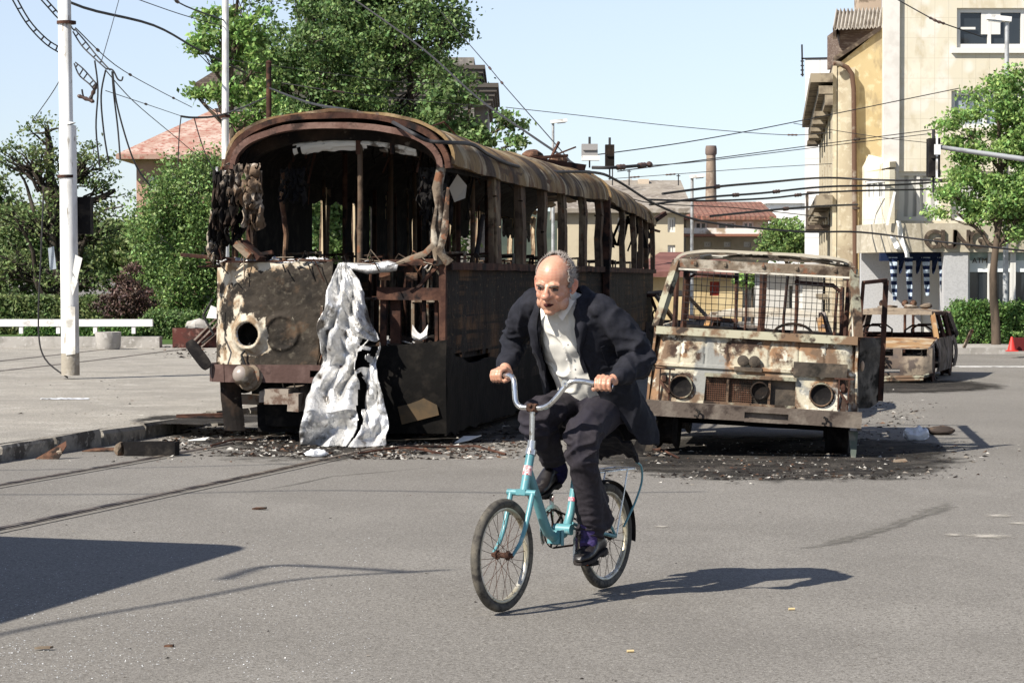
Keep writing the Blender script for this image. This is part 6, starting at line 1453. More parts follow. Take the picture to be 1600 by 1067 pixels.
# ---------------------------------------------------------------- clothes
def ridge(p, s, o): return max(0, 1 - abs(nz(p, s, o)) * 2.6) ** 1.5
navy = mat('dark_suit_cloth', (.0105, .011, .0155), [((.015, .0155, .022), 40, .45, .6), ((.008, .009, .014), 3, .5, .65)], .85, bump=(.25, 300, .002), spec=.25)
trs = mat('trouser_cloth', (.020, .017, .021), [((.028, .024, .029), 45, .45, .6), ((.018, .016, .024), 3, .52, .65)], .85, bump=(.25, 300, .002), spec=.25)
shirtm = mat('white_shirt', (.68, .66, .60), [((.60, .58, .52), 5, .5, .65)], .8, bump=(.1, 200, .002))
# shirt
g = MB(); torso(g, .004)
g.tube([B(.375, 0, 1.365), B(.405, 0, 1.40), B(.43, 0, 1.435)], [.075, .066, .064], 20)
remesh(g, 'shirt', shirtm, rider, .007, 3, lambda p, n_: .012 * nz((p - RID) @ Matrix.Rotation(.5, 3, 'Z'), 13, 2) + .010 * max(0, ridge((p.x, p.y, p.z * .6), 9, 4) - .6) * 2)
for s in (-1, 1):                                        # open collar points
    g = MB()
    base = [B(.445, s * .058, 1.425), B(.475, s * .045, 1.395), B(.49, s * .020, 1.355)]
    out = [B(.44, s * .085, 1.395), B(.475, s * .075, 1.35), B(.50, s * .055, 1.305)]
    g.sheet(lambda u, v: (base[0].lerp(base[1], u * 2) if u < .5 else base[1].lerp(base[2], u * 2 - 1)).lerp(out[0].lerp(out[1], u * 2) if u < .5 else out[1].lerp(out[2], u * 2 - 1), v) + NF * (.012 + .012 * sin(pi * v)), 8, 5, .003)
    g.build('shirt_collar', shirtm, rider, world=True, smooth=60)
g = MB()
for k in range(5):
    t = k / 5; p = B(lerp(.455, .30, t), .012, lerp(1.30, 1.02, t)) + NF * .035; g.lathe([(.001, 0), (.005, .001), (.005, .003), (.001, .004)], p, NF, 8)
g.build('buttons', M['white'], rider, world=True)
# jacket: an open shell round the torso, from edge to edge, plus sleeves
rows = [(.00, .70, .205, .17, 62, 68), (.04, .80, .20, .165, 52, 60), (.10, .90, .19, .15, 40, 52), (.15, .98, .185, .145, 32, 46), (.22, 1.10, .190, .145, 26, 38), (.30, 1.24, .198, .145, 22, 30), (.35, 1.32, .185, .125, 24, 28), (.385, 1.385, .12, .095, 40, 40), (.41, 1.42, .085, .075, 62, 62)]
def jk(u, v):
    i = min(int(u * (len(rows) - 1)), len(rows) - 2); t = u * (len(rows) - 1) - i; r = [lerp(x, y, t) for x, y in zip(rows[i], rows[i + 1])]
    a0, a1 = R(r[4]), R(360 - r[5]); ph = lerp(a0, a1, v); c_, s_ = cos(ph), sin(ph); c = B(r[0], 0, r[1])
    low = max(0, (1.15 - r[1]) / .45)
    sx = math.copysign(abs(s_) ** .88, s_) * r[2]; fz = math.copysign(abs(c_) ** .9, c_) * r[3]
    if s_ > 0: sx += .085 * low * s_ ** 2 * (1 - .4 * max(0, (.85 - r[1]) / .15))
    else: sx -= .02 * low * s_ ** 2; 
    q = c + BL * sx + (NF * (1 - min(1, low)) + BF * min(1, low)) * fz
    if v > .93: q += BF * .07 * low * (v - .93) / .07 * 1.0 - BL * .02 * low
    q += (BL * s_ + BF * c_) * (.014 * nz((v * 9, u * 3, 1), 1) * (.4 + low))
    return q
g = MB(); g.sheet(jk, 60, 90, .022)
def sleeve(S_, E_, W_, s, r):
    sh = S_ - BL * s * .03 + V(0, 0, .01); w = E_.lerp(W_, .86)
    limb2(g, [sh, S_.lerp(E_, .35) + BL * s * .012, E_, E_.lerp(W_, .5) - V(0, 0, .008), w], r, 16, 6)
sleeve(SL, EL, WL, 1, [.078, .080, .066, .058, .050]); sleeve(SR, ER, WR, -1, [.072, .073, .062, .054, .046])
g.ball(SL - BL * .02 + V(0, 0, .012), (.085, .085, .065), 14, 10); g.ball(SR + BL * .02 + V(0, 0, .005), (.078, .078, .060), 14, 10)
g.ball(B(.28, 0, 1.34), (.14, .14, .07), 16, 10)
def jfold(p, n_):
    b = V((p - RC).dot(BF), (p - RC).dot(BL), p.z); f = 0
    for E_, s in ((EL, 1), (ER, -1)):
        d = (p - E_).length; f += .024 * math.exp(-(d / .13) ** 2) * ridge((b.x * .6, b.y * .6, b.z * 1.5), 16, s * 3)
    f += .016 * ridge((b.x, b.y * 1.4, b.z * .5), 7, 9) + .004 * nz(b, 26, 3)
    return f - .010
jacket = remesh(g, 'jacket', navy, rider, .0075, 3, jfold)
# lapels, pocket flap
for s, ph0, ph1 in ((1, 0, 0), (-1, 1, 1)):
    g = MB()
    def lap(u, v):
        uu = lerp(.94, .52, u); w = .10 * sin(pi * min(1, .18 + u * .95)) ** .8 * (1 - .6 * u)
        e = (w * v + .004) / 1.0 * (1 if s > 0 else -1)
        q = jk(uu, (0 if s > 0 else 1) + e); c = B(lerp(.15, .40, (uu - .3) / .6), 0, q.z); n_ = ((q - c).normalized() * .6 + NF * .6)
        return q + n_ * (.020 + .014 * sin(pi * v))
    g.sheet(lap, 20, 7, .009); g.build('lapel', navy, rider, world=True, smooth=50)
g = MB(); g.sheet(lambda u, v: jk(lerp(.60, .52, v), lerp(.12, .20, u)) + (BL * .3 + BF).normalized() * .018, 6, 3, .004); g.build('pocket_flap', navy, rider, world=True, smooth=50)
g = MB(); q = WL
# trousers
g = MB()
loft(g, [(B(.09, 0, .80), BL * .15, BF * .10), (B(.12, 0, .86), BL * .168, BF * .125), (B(.14, 0, .93), BL * .165, BF * .125), (B(.15, 0, 1.00), BL * .158, BF * .118)], 28, 2.3)
limb2(g, [HL + V(0, 0, -.03), HL.lerp(KL, .5) + V(0, 0, .01), KL, KL.lerp(AL, .4), KL.lerp(AL, .75) - BF * .02, AL + V(0, 0, .035) - BF * .025], [.100, .094, .078, .070, .066, .068], 18, 5)
limb2(g, [HR_ + V(0, 0, -.03), HR_.lerp(KR, .5) + V(0, 0, .01), KR, KR.lerp(AR, .4), KR.lerp(AR, .72)], [.098, .092, .076, .070, .062], 18, 5)
g.tube([KL.lerp(AL, .45) - BF * .03, AL + V(0, 0, .06) - BF * .095 + BL * .01], [.055, .070], 12); g.tube([KL.lerp(AL, .3) - BF * .03, AL + V(0, 0, .16) - BF * .10], [.05, .05], 12)
def tfold(p, n_):
    b = V((p - RC).dot(BF), (p - RC).dot(BL), p.z); f = 0
    for K in (KL, KR): d = (p - K).length; f += .022 * math.exp(-(d / .16) ** 2) * ridge((b.x * .7, b.y * .7, b.z * 1.4), 13, 5)
    for A_ in (AL, AR): d = (p - A_).length; f += .018 * math.exp(-(d / .16) ** 2) * ridge((b.x * .4, b.y * .4, b.z * 1.7), 16, 2)
    return f + .010 * ridge((b.x * .6, b.y * 1.5, b.z * .35), 8, 7) - .011
remesh(g, 'trousers', trs, rider, .0075, 3, tfold)
# jacket tail trailing over the rack
g = MB(); g.sheet(lambda u, v: B(lerp(.06, -.13, u), lerp(-.14, .17, v) * (1 - .35 * u), lerp(.74, .64, u) - .035 * abs(2 * v - 1) ** 2 + .02 * nz((u * 4, v * 5, 0), 1.5)), 20, 20, .014); g.build('jacket_tail', navy, rider, world=True, smooth=60)
# socks
sockm = mat('purple_sock', (.065, .045, .14), [((.03, .025, .07), 25, .5, .6)], .95); sockd = mat('navy_sock', (.018, .015, .05), rough=.95)
for A_, K, m_, l0 in ((AL, KL, sockm, .10), (AR, KR, sockd, .17)):
    g = MB(); d = (K - A_).normalized(); pts = [A_ + d * l0 * (1 - i / 8) for i in range(9)] + [A_ - V(0, 0, .02) + BF * .01, A_ - V(0, 0, .04) + BF * .03]
    g.tube(pts, [.040 + .0018 * (i % 2) for i in range(9)] + [.042, .038], 16); g.build('sock', m_, rider, world=True, smooth=50)
# shoes
shoem = mat('black_leather', (.014, .012, .012), [((.05, .045, .04), 30, .56, .66)], .35, spec=.5, bump=(.1, 60, .003)); solem = mat('shoe_sole', (.035, .03, .028), rough=.8)
def shoe(A_, P, toe_dir, pitch):
    """A_: ankle; P: pedal centre (bike coords)"""
    t = (BF * cos(pitch) + V(0, 0, sin(pitch))).normalized(); t = (t + BL * toe_dir).normalized(); sd = V(0, 0, 1).cross(t).normalized(); up = t.cross(sd)
    ball = B(P.x, P.y, P.z) + up * .012; heel = ball - t * .175; g = MB(); rr = []
    for x, w, h, b_ in ((0, .012, .025, .0), (.012, .030, .050, .0), (.04, .035, .082, .0), (.075, .035, .095, .0), (.11, .036, .082, .0), (.15, .042, .056, .0), (.19, .047, .045, .0), (.225, .044, .038, .0), (.255, .030, .028, .002), (.268, .012, .014, .004)):
        c = heel + t * x + up * (b_ + h / 2 + .012); n = 20
        rr.append([c + sd * (w * math.copysign(abs(cos(2 * pi * k / n)) ** .85, cos(2 * pi * k / n))) + up * (h / 2 * math.copysign(abs(sin(2 * pi * k / n)) ** .8, sin(2 * pi * k / n))) for k in range(n)])
    g.rings(rr); g.tube([heel + t * .06 + up * .09, A_ + V(0, 0, .0)], [.040, .043], 14)
    sh = remesh(g, 'shoe', shoem, rider, .0045, 2)
    g = MB(); pr = [(0, .018), (.02, .034), (.07, .036), (.11, .034), (.16, .045), (.20, .050), (.235, .044), (.262, .026), (.274, .006)]
    pts = [heel + t * (x - .003) + sd * w for x, w in pr] + [heel + t * (x - .003) - sd * w for x, w in reversed(pr)]
    g.prism(pts, up * .013); hp_ = [heel + t * x + sd * w - up * .014 for x, w in ((0, .018), (.02, .034), (.07, .036))] + [heel + t * x - sd * w - up * .014 for x, w in ((.07, .036), (.02, .034), (0, .018))]; g.prism(hp_, up * .0135)
    o = g.build('sole', solem, None); o.data.transform(rider.matrix_basis.inverted()); o.parent = sh
shoe(AL, PL, .05, R(-10)); shoe(AR, PR, .05, R(-14))
g = MB(); g.prism([B(.45, .165, .165), B(.53, .165, .155), B(.53, .165, .165), B(.45, .165, .176)], BL * .004); 
# ================================================================ masts, lamps, signals, cables
galv = mat('galvanised', (.42, .43, .43), [((.30, .30, .30), 5, .5, .62)], .5, .3)
mastw = mat('mast_white', (.70, .70, .68), [((.50, .49, .46), 2.5, .5, .62, 6, (1, 1, .4)), ((.30, .27, .22), 6, .60, .68, 6, (2, 2, .5))], .7)
mastg = mat('mast_bare', (.30, .27, .22), [((.42, .39, .34), 4, .5, .62)], .9, bump=(.4, 30))
p = G(110, 592, .13); m1 = empty('tram_mast', p, 0, 'thick white concrete mast with torn bills and dangling cables, at the left', 'mast')
g = MB(); g.lathe([(.125, .05), (.122, 1.05 - .70)], p, n=24); g.build('foot', mastg, m1, world=True, smooth=40)
g = MB(); g.tube([p + V(0, 0, .35), p + V(-.02, 0, 3.4)], [.121, .115], 24); g.tube([p + V(-.02, 0, 3.4), p + V(-.04, 0, 3.45), p + V(-.09, 0, 8.5)], [.115, .092, .078], 24); g.build('shaft', mastw, m1, world=True, smooth=40)
g = MB()
for z in (4.78, 2.72): g = MB(); g.lathe([(.128, z - .02), (.128, z + .02)], p + V(-.03, 0, 0), n=20); g.build('clamp_band', M['rust_d'], m1, world=True)
for z, sx in ((5.55, -1),): 
    g = MB(); g.bar(p + V(-.2, 0, z), p + V(.1, 0, z), .04); g.bar(p + V(.04, -.1, z - .3), p + V(.10, -.1, z + .02), .04); g.build('bracket', M['rust_d'], m1, world=True)
paper = mat('paper', (.70, .69, .65), [((.45, .43, .38), 6, .54, .64)], .9)
for q in ([(113, 425), (118, 398), (128, 403), (120, 440)], [(110, 445), (114, 430), (121, 440), (113, 462)], [(104, 478), (117, 480), (117, 553), (103, 555)]):
    g = MB(); P = [W(x, y, p.y - .135) for x, y in q]; g.prism(P, (0, .006, 0)); g.jit(.008, 9); g.build('torn_bill', paper, m1, world=True)
g = MB(); g.box((p.x + .02, p.y + .10, p.z + 1.95), (p.x + .26, p.y + .35, p.z + 2.45)); g.build('junction_box', M['black'], m1, world=True)
g = MB(); g.prism([W(75, 388, p.y), W(84, 385, p.y), W(88, 420, p.y), W(78, 422, p.y)], (0, .01, 0)); g.build('loose_sign', M['glassbright'], m1, world=True)
g = MB(); g.tube(smooth_path([W(68, 300, p.y - .1), W(64, 400, p.y - .1), W(60, 510, p.y), W(70, 560, p.y), G(106, 590, .15)]), .012, 6); g.build('loose_cable', M['wire'], m1, world=True)
def pole(name, label, px, Y, ztop, r, m, z0=0.0, cat='pole', group=None, lean=0):
    x = wx(px, Y); t = empty(name, (x, Y, z0), 0, label, cat, group); g = MB()
    g.tube([(x, Y, z0), (x + lean, Y, ztop)], [r, r * .75], 14); g.lathe([(r * 1.6, 0), (r * 1.6, .25), (r * 1.1, .3)], (x, Y, z0), n=14); g.build('shaft', m, t, world=True, smooth=40); return t, x
t, x = pole('tram_mast', 'slender white steel mast rising in front of the light green tree', 352, 50, 9.2, .085, mastw, .13, lean=.03)
g = MB(); g.cbox((x, 50, wz(182, 50)), (.22, .2, .06)); g.build('clamp_band', M['rust_d'], t, world=True)
t, x = pole('stump_pole', 'short dark brown pole before the tall tree, just above the tram roof', 421, 45, wz(98, 45), .065, M['rust_d'], .0)
g = MB(); g.lathe([(.052, 0), (.06, .02), (.03, .06)], (x, 45, wz(98, 45) - .02), n=12); g.build('cap', M['rust_d'], t, world=True)
def lamp(label, px, Y, py, z0, sgn, m, w=.45):
    t, x = pole('street_lamp', label, px, Y, wz(py, Y), .06, m, z0, 'street lamp'); zt = wz(py, Y)
    g = MB(); g.cbox((x + sgn * w * .35, Y, zt + .05), (w, .22, .10), ry=sgn * R(-6)); g.jit(.003, 4); g.build('lamp_head', M['white'], t, world=True)
    g = MB(); g.cbox((x + sgn * w * .5, Y, zt - .005), (w * .5, .16, .03), ry=sgn * R(-6)); g.build('lens', M['glassbright'], t, world=True)
lamp('white headed street lamp rising behind the tram roof', 864, 80, 192, 0, 1, galv, .55)
lamp('white headed street lamp between the grey roofed house and the factory chimney', 1081, 72, 278, 0, 1, galv, .45)
lamp('street lamp with a white head behind the young street tree', 1571, 50.8, 33, .12, -1, galv, .50)
# traffic signals hung on the span wires above the tram's joint
Yh = 40.0
def signal(label, px0, px1, py0, py1, Y, m, back=True):
    a, b = W(px0, py0, Y), W(px1, py1, Y); t = empty('traffic_signal', ((a.x + b.x) / 2, Y, b.z), 0, label, 'traffic signal')
    g = MB(); g.box((a.x, Y, b.z), (b.x, Y + .22, a.z)); g.box((a.x + .02, Y - .03, lerp(b.z, a.z, .5) - .01), (b.x - .02, Y - .002, lerp(b.z, a.z, .5) + .01)); g.build('housing', m, t, world=True)
    g = MB(); c = V((a.x + b.x) / 2, Y + .1, a.z); g.tube([c, c + V(0, 0, .12)], .02, 8); g.tube([V(c.x, c.y, b.z), V(c.x, c.y, b.z - .2)], .015, 6); g.build('hanger', M['wire'], t, world=True); return t, a, b
signal('dark traffic signal hanging in the wires above the tram joint', 946, 960, 226, 262, Yh, M['soot'])
t, a, b = signal('grey sign box hanging in the wires left of the dark traffic signal', 909, 934, 225, 243, Yh, mat('sign_grey', (.28, .27, .26)))
g = MB(); g.box((a.x, Yh - .01, b.z - .08), (b.x + .03, Yh + .2, b.z - .003)); g.build('lamp_strip', M['white'], t, world=True)
Ys = 31.0
t, a, b = signal('black traffic signal with a white backing strip at the tip of the long mast arm', 1452, 1469, 216, 276, Ys, M['black'])
g = MB(); g.box((wx(1461, Ys), Ys - .02, wz(278, Ys)), (wx(1464, Ys), Ys - .003, wz(210, Ys))); g.box((wx(1458, Ys), Ys - .035, wz(242, Ys)), (wx(1468, Ys), Ys - .021, wz(226, Ys))); g.build('backing_strip', mastw, t, world=True)
t = empty('signal_mast', (wx(1740, Ys), Ys, 0), 0, 'grey signal mast arm reaching in from the right edge', 'mast')
g = MB(); g.tube([W(1460, 229, Ys + .05), W(1600, 249, Ys + .05), W(1740, 262, Ys)], [.028, .035, .05], 12); g.build('arm', galv, t, world=True, smooth=60)
g = MB(); g.tube([V(wx(1740, Ys), Ys, 0), V(wx(1740, Ys), Ys, wz(240, Ys))], [.09, .07], 14); g.build('shaft', galv, t, world=True, smooth=60)
# ---- cables
insm = mat('insulator_brown', (.07, .04, .03), rough=.5)
NC = [0]
def cable(label, pts, r=.012, ins=(), knots=None, name='overhead_cable', world_pts=None, seg=5):
    P = world_pts or [W(*q) for q in pts]; P = smooth_path(P, seg) if len(P) > 2 else P
    t = empty(name, P[0], 0, label, 'cable', 'overhead tram cables')
    g = MB(); g.tube(P, r, 6); g.build('strand', M['wire'], t, world=True, smooth=60)
    for f in ins:
        i = min(int(f * (len(P) - 1)), len(P) - 2); d = (P[i + 1] - P[i]).normalized(); c = P[i].lerp(P[i + 1], f * (len(P) - 1) - i)
        g = MB(); k = r * .6 + .006; g.lathe([(k, -.13), (k * 2.2, -.10), (k * 1.4, -.05), (k * 2.3, 0), (k * 1.4, .05), (k * 2.2, .10), (k, .13)], c, d, 10); g.build('insulator', insm, t, world=True, smooth=40)
    return t
def ladder(label, A_, B_, n=8, r=.011):                 # twin contact wires held by spacers
    P1 = smooth_path([W(*q) for q in A_], 5); P2 = smooth_path([W(*q) for q in B_], 5)
    t = empty('overhead_cable', P1[0], 0, label, 'cable', 'overhead tram cables')
    for P in (P1, P2): g = MB(); g.tube(P, r, 6); g.build('strand', M['wire'], t, world=True, smooth=60)
    for k in range(1, n): i = int(k / n * (len(P1) - 1)); g = MB(); g.bar(P1[i], P2[i], r * 1.6); g.build('spacer', M['wire'], t, world=True)
Ym = p.y if False else 35.4
cable('thick black cable sweeping from the top left down to the tall tree', [(40, -30, 38), (130, 12, 42), (240, 40, 46), (310, 78, 52), (385, 115, 58)], .025)
cable('thick black cable crossing the tall tree down to the tram collector', [(525, -20, 58), (655, 72, 54), (745, 152, 48), (830, 212, 42), (920, 272, 36)], .022)
ladder('twin cables with spacers at the top left corner, ending at the white mast', [(12, -14, 34), (40, 35, 34.5), (70, 68, 35), (95, 84, 35.3)], [(20, -14, 34.2), (46, 32, 34.7), (74, 62, 35.2), (97, 76, 35.4)])
ladder('twisted twin cables running from the top edge into the mast bracket', [(52, -14, 34), (75, 12, 34.5), (92, 30, 35), (112, 42, 35.3)], [(60, -14, 34), (80, 8, 34.6), (98, 28, 35), (116, 48, 35.4)], 6)
ladder('fallen twin cables looping just right of the white mast', [(116, 100, 35.4), (124, 118, 35), (140, 132, 34.8), (148, 142, 34.8)], [(118, 98, 35.4), (130, 108, 35), (146, 126, 34.8), (153, 134, 34.8)], 6)
ladder('sagging twin cables between the mast bracket and the hanging bundle', [(114, 50, 35.3), (128, 72, 35), (146, 90, 34.8), (166, 108, 34.6)], [(117, 46, 35.3), (134, 66, 35), (150, 86, 34.8), (172, 110, 34.6)], 6)
for lb, pts in (('dangling cable, leftmost of the bundle beside the white mast', [(148, 95, 34.8), (153, 140, 34.8), (150, 200, 34.8), (156, 262, 34.8)]),
                ('dangling cable crossing the others beside the white mast', [(165, 110, 34.6), (158, 150, 34.7), (162, 205, 34.7), (170, 255, 34.7)]),
                ('dangling cable, rightmost straight one of the bundle', [(175, 112, 34.6), (178, 150, 34.7), (184, 200, 34.8), (188, 250, 34.8)]),
                ('dangling cable reaching lowest, over the pink house', [(176, 112, 34.6), (182, 160, 34.7), (198, 220, 34.8), (214, 262, 34.9), (234, 290, 35)])):
    cable(lb, pts, .013)
cable('looped cable end hooked over the span wire', [(165, 108, 34.6), (176, 110, 34.6), (184, 124, 34.6), (190, 126, 34.6), (192, 120, 34.6)], .012)
cable('cable loop with brown insulators hanging right of the white mast', [(128, 140, 35), (131, 152, 35), (140, 155, 35), (147, 142, 35), (152, 130, 34.8)], .014, (.35, .7))
cable('thin span wire from the white mast down towards the pink house, upper one', [(118, 44, 35.4), (180, 102, 42), (245, 140, 50), (300, 168, 58)], .009, (.2, .45, .8))
cable('thin span wire from the white mast down towards the pink house, lower one', [(165, 110, 34.6), (210, 160, 42), (275, 215, 50), (330, 262, 58)], .008)
cable('faint span wire with one pale insulator before the pink roof', [(165, 142, 40), (228, 163, 46), (290, 184, 54)], .007, (.5,))
cable('stay wire slanting off the white mast to the lower left', [(112, 90, 35.4), (85, 140, 37), (50, 190, 40)], .007)
cable('thin wire curving down from the top edge to the hanging bundle', [(188, -8, 40), (172, 50, 37), (158, 98, 34.8)], .006)
cable('thin wire from the top edge to the slender white mast', [(195, -8, 42), (280, 22, 46), (350, 42, 50)], .009)
cable('thick wire with a brown insulator at the top, ending at the slender white mast', [(255, -12, 44), (290, 10, 47), (350, 32, 50)], .016, (.35,))
cable('drooping bundle of wires from the slender white mast to the left', [(352, 178, 50), (330, 183, 47), (300, 184, 45), (283, 182, 44)], .02)
cable('wire hanging straight down left of the slender mast, first one', [(283, 182, 44), (280, 210, 44), (278, 260, 44)], .011)
cable('wire hanging down left of the slender mast, bent one', [(303, 183, 45), (312, 215, 45), (325, 250, 45), (345, 285, 45)], .011)
cable('wire from the slender mast over to the dark brown pole', [(352, 178, 50), (385, 166, 48), (421, 150, 45)], .018)
cable('grey wire sagging from the dark brown pole onto the tram roof', [(421, 138, 45), (480, 160, 36), (540, 172, 28), (600, 186, 22.4), (640, 206, 21.3), (668, 220, 21.4), (700, 223, 21.5), (738, 226, 22.4), (765, 243, 23.5), (800, 258, 25), (850, 268, 27.5), (930, 270, 31.0), (965, 283, 33), (1030, 322, 36), (1110, 348, 39), (1250, 362, 43), (1345, 363, 45), (1470, 378, 45), (1640, 396, 45)], .018, seg=6)
cable('thin wire crossing the tall tree from left to right', [(330, 90, 55), (480, 110, 56), (620, 128, 57), (690, 130, 58)], .008)
cable('lower thin wire crossing in front of the tall tree', [(440, 130, 50), (540, 145, 50), (640, 156, 52), (770, 168, 56)], .009, (.3,))
cable('wire with two dark insulators right of the grey corner house', [(690, 20, 60), (757, 97, 54), (787, 133, 51), (850, 205, 44), (900, 262, 38)], .010, (.30, .48))
cable('thin high wire across the sky from the tree to the white tower', [(790, 168, 60), (900, 180, 60), (1060, 198, 60), (1225, 211, 60), (1300, 207, 60)], .009, (.78,))
cable('thin wire rising across the sky to the pale stone building', [(925, 243, 44), (1050, 226, 46), (1165, 206, 48), (1290, 181, 50), (1500, 138, 53)], .010)
cable('double pitched wire above the factory chimney, upper one', [(965, 268, 40), (1100, 250, 44), (1280, 226, 50), (1480, 200, 52.5)], .009)
cable('double pitched wire above the factory chimney, lower one', [(1015, 259, 40), (1100, 252, 44), (1280, 230, 50), (1480, 206, 52.5)], .008)
cable('faint wire just behind the factory chimney top', [(950, 280, 60), (1060, 272, 60), (1180, 263, 60), (1300, 256, 60)], .008, (.15, .3))
cable('dark contact wire with a heavy end piece beside the traffic signal', [(925, 262, 38), (960, 262, 38), (1010, 258, 39), (1014, 257, 39)], .026, (.4, .6, .8))
cable('thick contact wire running right to the old building balcony', [(1035, 303, 42), (1120, 292, 44), (1200, 285, 47), (1292, 278, 52), (1400, 282, 52), (1640, 278, 52)], .022, (.2,))
cable('contact wire crossing low before the red roofed house', [(1015, 320, 42), (1110, 308, 44), (1190, 302, 46), (1290, 292, 48), (1420, 288, 50), (1640, 270, 52)], .020, (.3, .45))
cable('contact wire just below the one crossing before the red roofed house', [(1010, 312, 42), (1100, 314, 44), (1200, 310, 46), (1300, 300, 48), (1450, 296, 50), (1640, 292, 52)], .018, (.5,))
cable('contact wire ending with a clamp on the old building drainpipe', [(1110, 338, 44), (1210, 328, 47), (1290, 322, 50), (1340, 320, 52)], .022, (.4,))
cable('thin slack wire over the rear of the tram', [(960, 300, 40), (1020, 318, 42), (1150, 325, 46), (1290, 340, 50)], .009)
cable('sagging wire with two black clamps at the top right', [(1385, -10, 48), (1453, 28, 48), (1474, 37, 48), (1535, 58, 48.5)], .012, (.42, .6))
cable('thin wire before the yellow side wall', [(1240, 193, 50), (1310, 205, 52), (1400, 218, 52), (1500, 228, 52)], .007)
# overhead wires beside the camera: only their shadows reach the picture
def shadow_wire(label, pts, h, r):
    P = [G(*q) + to_sun * (h / to_sun.z) for q in pts]; cable(label, None, r, world_pts=P)
shadow_wire('overhead wire left of the viewer, its shadow reaching the kiosk shadow', [(-300, 1060), (60, 978), (300, 935), (430, 910), (520, 900), (700, 890)], 6.2, .022)
shadow_wire('overhead wire left of the viewer, forked near its end', [(350, 905), (420, 884), (520, 886), (650, 894)], 6.4, .03)
shadow_wire('overhead wire crossing high left of the tram', [(-200, 772), (200, 772), (500, 766), (830, 770), (1100, 768)], 6.6, .016)
shadow_wire('overhead wire crossing high above the tram rails', [(-200, 738), (150, 732), (330, 728), (480, 724)], 6.6, .016)
# ================================================================ barrier, planter, cone and rubble
Yb = G(100, 543, .13).y
bt = empty('barrier_rail', (wx(100, Yb), Yb, .13), 0, 'long white barrier beam on posts above a low concrete wall', 'barrier')
g = MB(); za = wz(510, Yb); g.box((wx(-300, Yb), Yb, za), (wx(238, Yb), Yb + .12, wz(499, Yb))); g.build('beam', M['white'], bt, world=True)
for px in (-140, -80, -25, 32, 90, 148, 208): g = MB(); g.box((wx(px, Yb) - .035, Yb + .02, .40), (wx(px, Yb) + .035, Yb + .10, za - .003)); g.build('post', M['white'], bt, world=True)
g = MB(); g.box((wx(-300, Yb), Yb - .1, .12), (wx(250, Yb), Yb + .3, wz(526, Yb))); g.build('low_wall', M['concrete'], bt, world=True)
pp = G(169, 546, .13); t = empty('planter', pp, 0, 'round concrete planter in front of the white barrier rail', 'planter')
g = MB(); g.lathe([(.21, 0), (.235, .05), (.25, .33), (.22, .335), (.2, .25), (.001, .25)], pp, n=24); g.build('bowl', M['concrete'], t, world=True, smooth=40)
g = MB(); g.lathe([(.2, .262), (.1, .29), (.001, .3)], pp, n=12); g.jit(.02, 9); g.build('soil', M['soot'], t, world=True)
sk_ = G(306, 543, .13); t = empty('skip_container', sk_, R(4), 'rusty red container with leaning planks, left of the tram', 'container')
g = MB(); w = .42
g.prism([(-w, -.2, 0), (w, -.2, 0), (w + .02, -.2, .38), (-w - .02, -.2, .38)], (0, .03, 0)); g.prism([(-w, .25, 0), (w, .25, 0), (w, .25, .38), (-w, .25, .38)], (0, .03, 0)); g.box((-w - .02, -.17, 0), (-w + .01, .25, .38)); g.box((w - .01, -.17, 0), (w + .02, .25, .38)); g.box((-w, -.17, .0), (w, .25, .04))
g.build('tub', mat('container_red', (.10, .035, .028), [((.06, .03, .025), 4, .5, .6), ((.18, .10, .08), 9, .56, .66)]), t)
for a, b in (((-.15, -.26, .02), (.45, -.22, .62)), ((-.02, -.27, .02), (.55, -.24, .60)), ((.12, -.27, .02), (.62, -.24, .48))): g = MB(); g.bar(a, b, .05, .03); g.build('plank', mat('old_plank', (.16, .11, .09), [((.28, .24, .2), 5, .5, .6)]), t)
g = MB(); g.ball((.05, .0, .42), (.25, .15, .12), 10, 7); g.jit(.06, 6); g.build('heap', M['concrete'], t)
t = tag((lambda g: (g.prism([W(322, 497, 45), W(330, 478, 45), W(342, 482, 45), (W(340, 498, 45))], (0, .03, 0)), g.jit(.03, 5), g.build('torn_panel', M['white'], loc=W(331, 498, 45)))[-1])(MB()), 'torn white panel standing at the left side of the tram', 'panel')
cp_ = G(1581, 549, .12); t = empty('traffic_cone', cp_, 0, 'plain red traffic cone on the far pavement', 'traffic cone')
g = MB(); g.lathe([(.085, .02), (.02, .27), (.001, .275)], cp_, n=20); g.build('cone', M['red'], t, world=True, smooth=50)
g = MB(); g.cbox(cp_ + V(0, 0, .012), (.2, .2, .02)); g.build('base', M['red'], t, world=True)
t = empty('flower_trough', cp_ + V(.40, .25, 0), 0, 'dark red flower trough beside the traffic cone', 'planter')
g = MB(); g.box((-.32, -.1, .0), (.6, .2, .25)); g.build('trough', mat('trough_red', (.10, .015, .015)), t)
leaves([(V(U(-.3, .55), U(-.1, .15), .32), .08) for _ in range(14)], 14, .03).build('foliage', L3, t)
t = tag((lambda g: (g.bar(W(1506, 543, 45.5), W(1519, 515, 45.3), .07, .03), g.jit(.01, 6), g.build('broken_post', M['ashmetal'], loc=G(1506, 548, .12)))[-1])(MB()), 'charred broken post leaning before the clipped hedge', 'post')
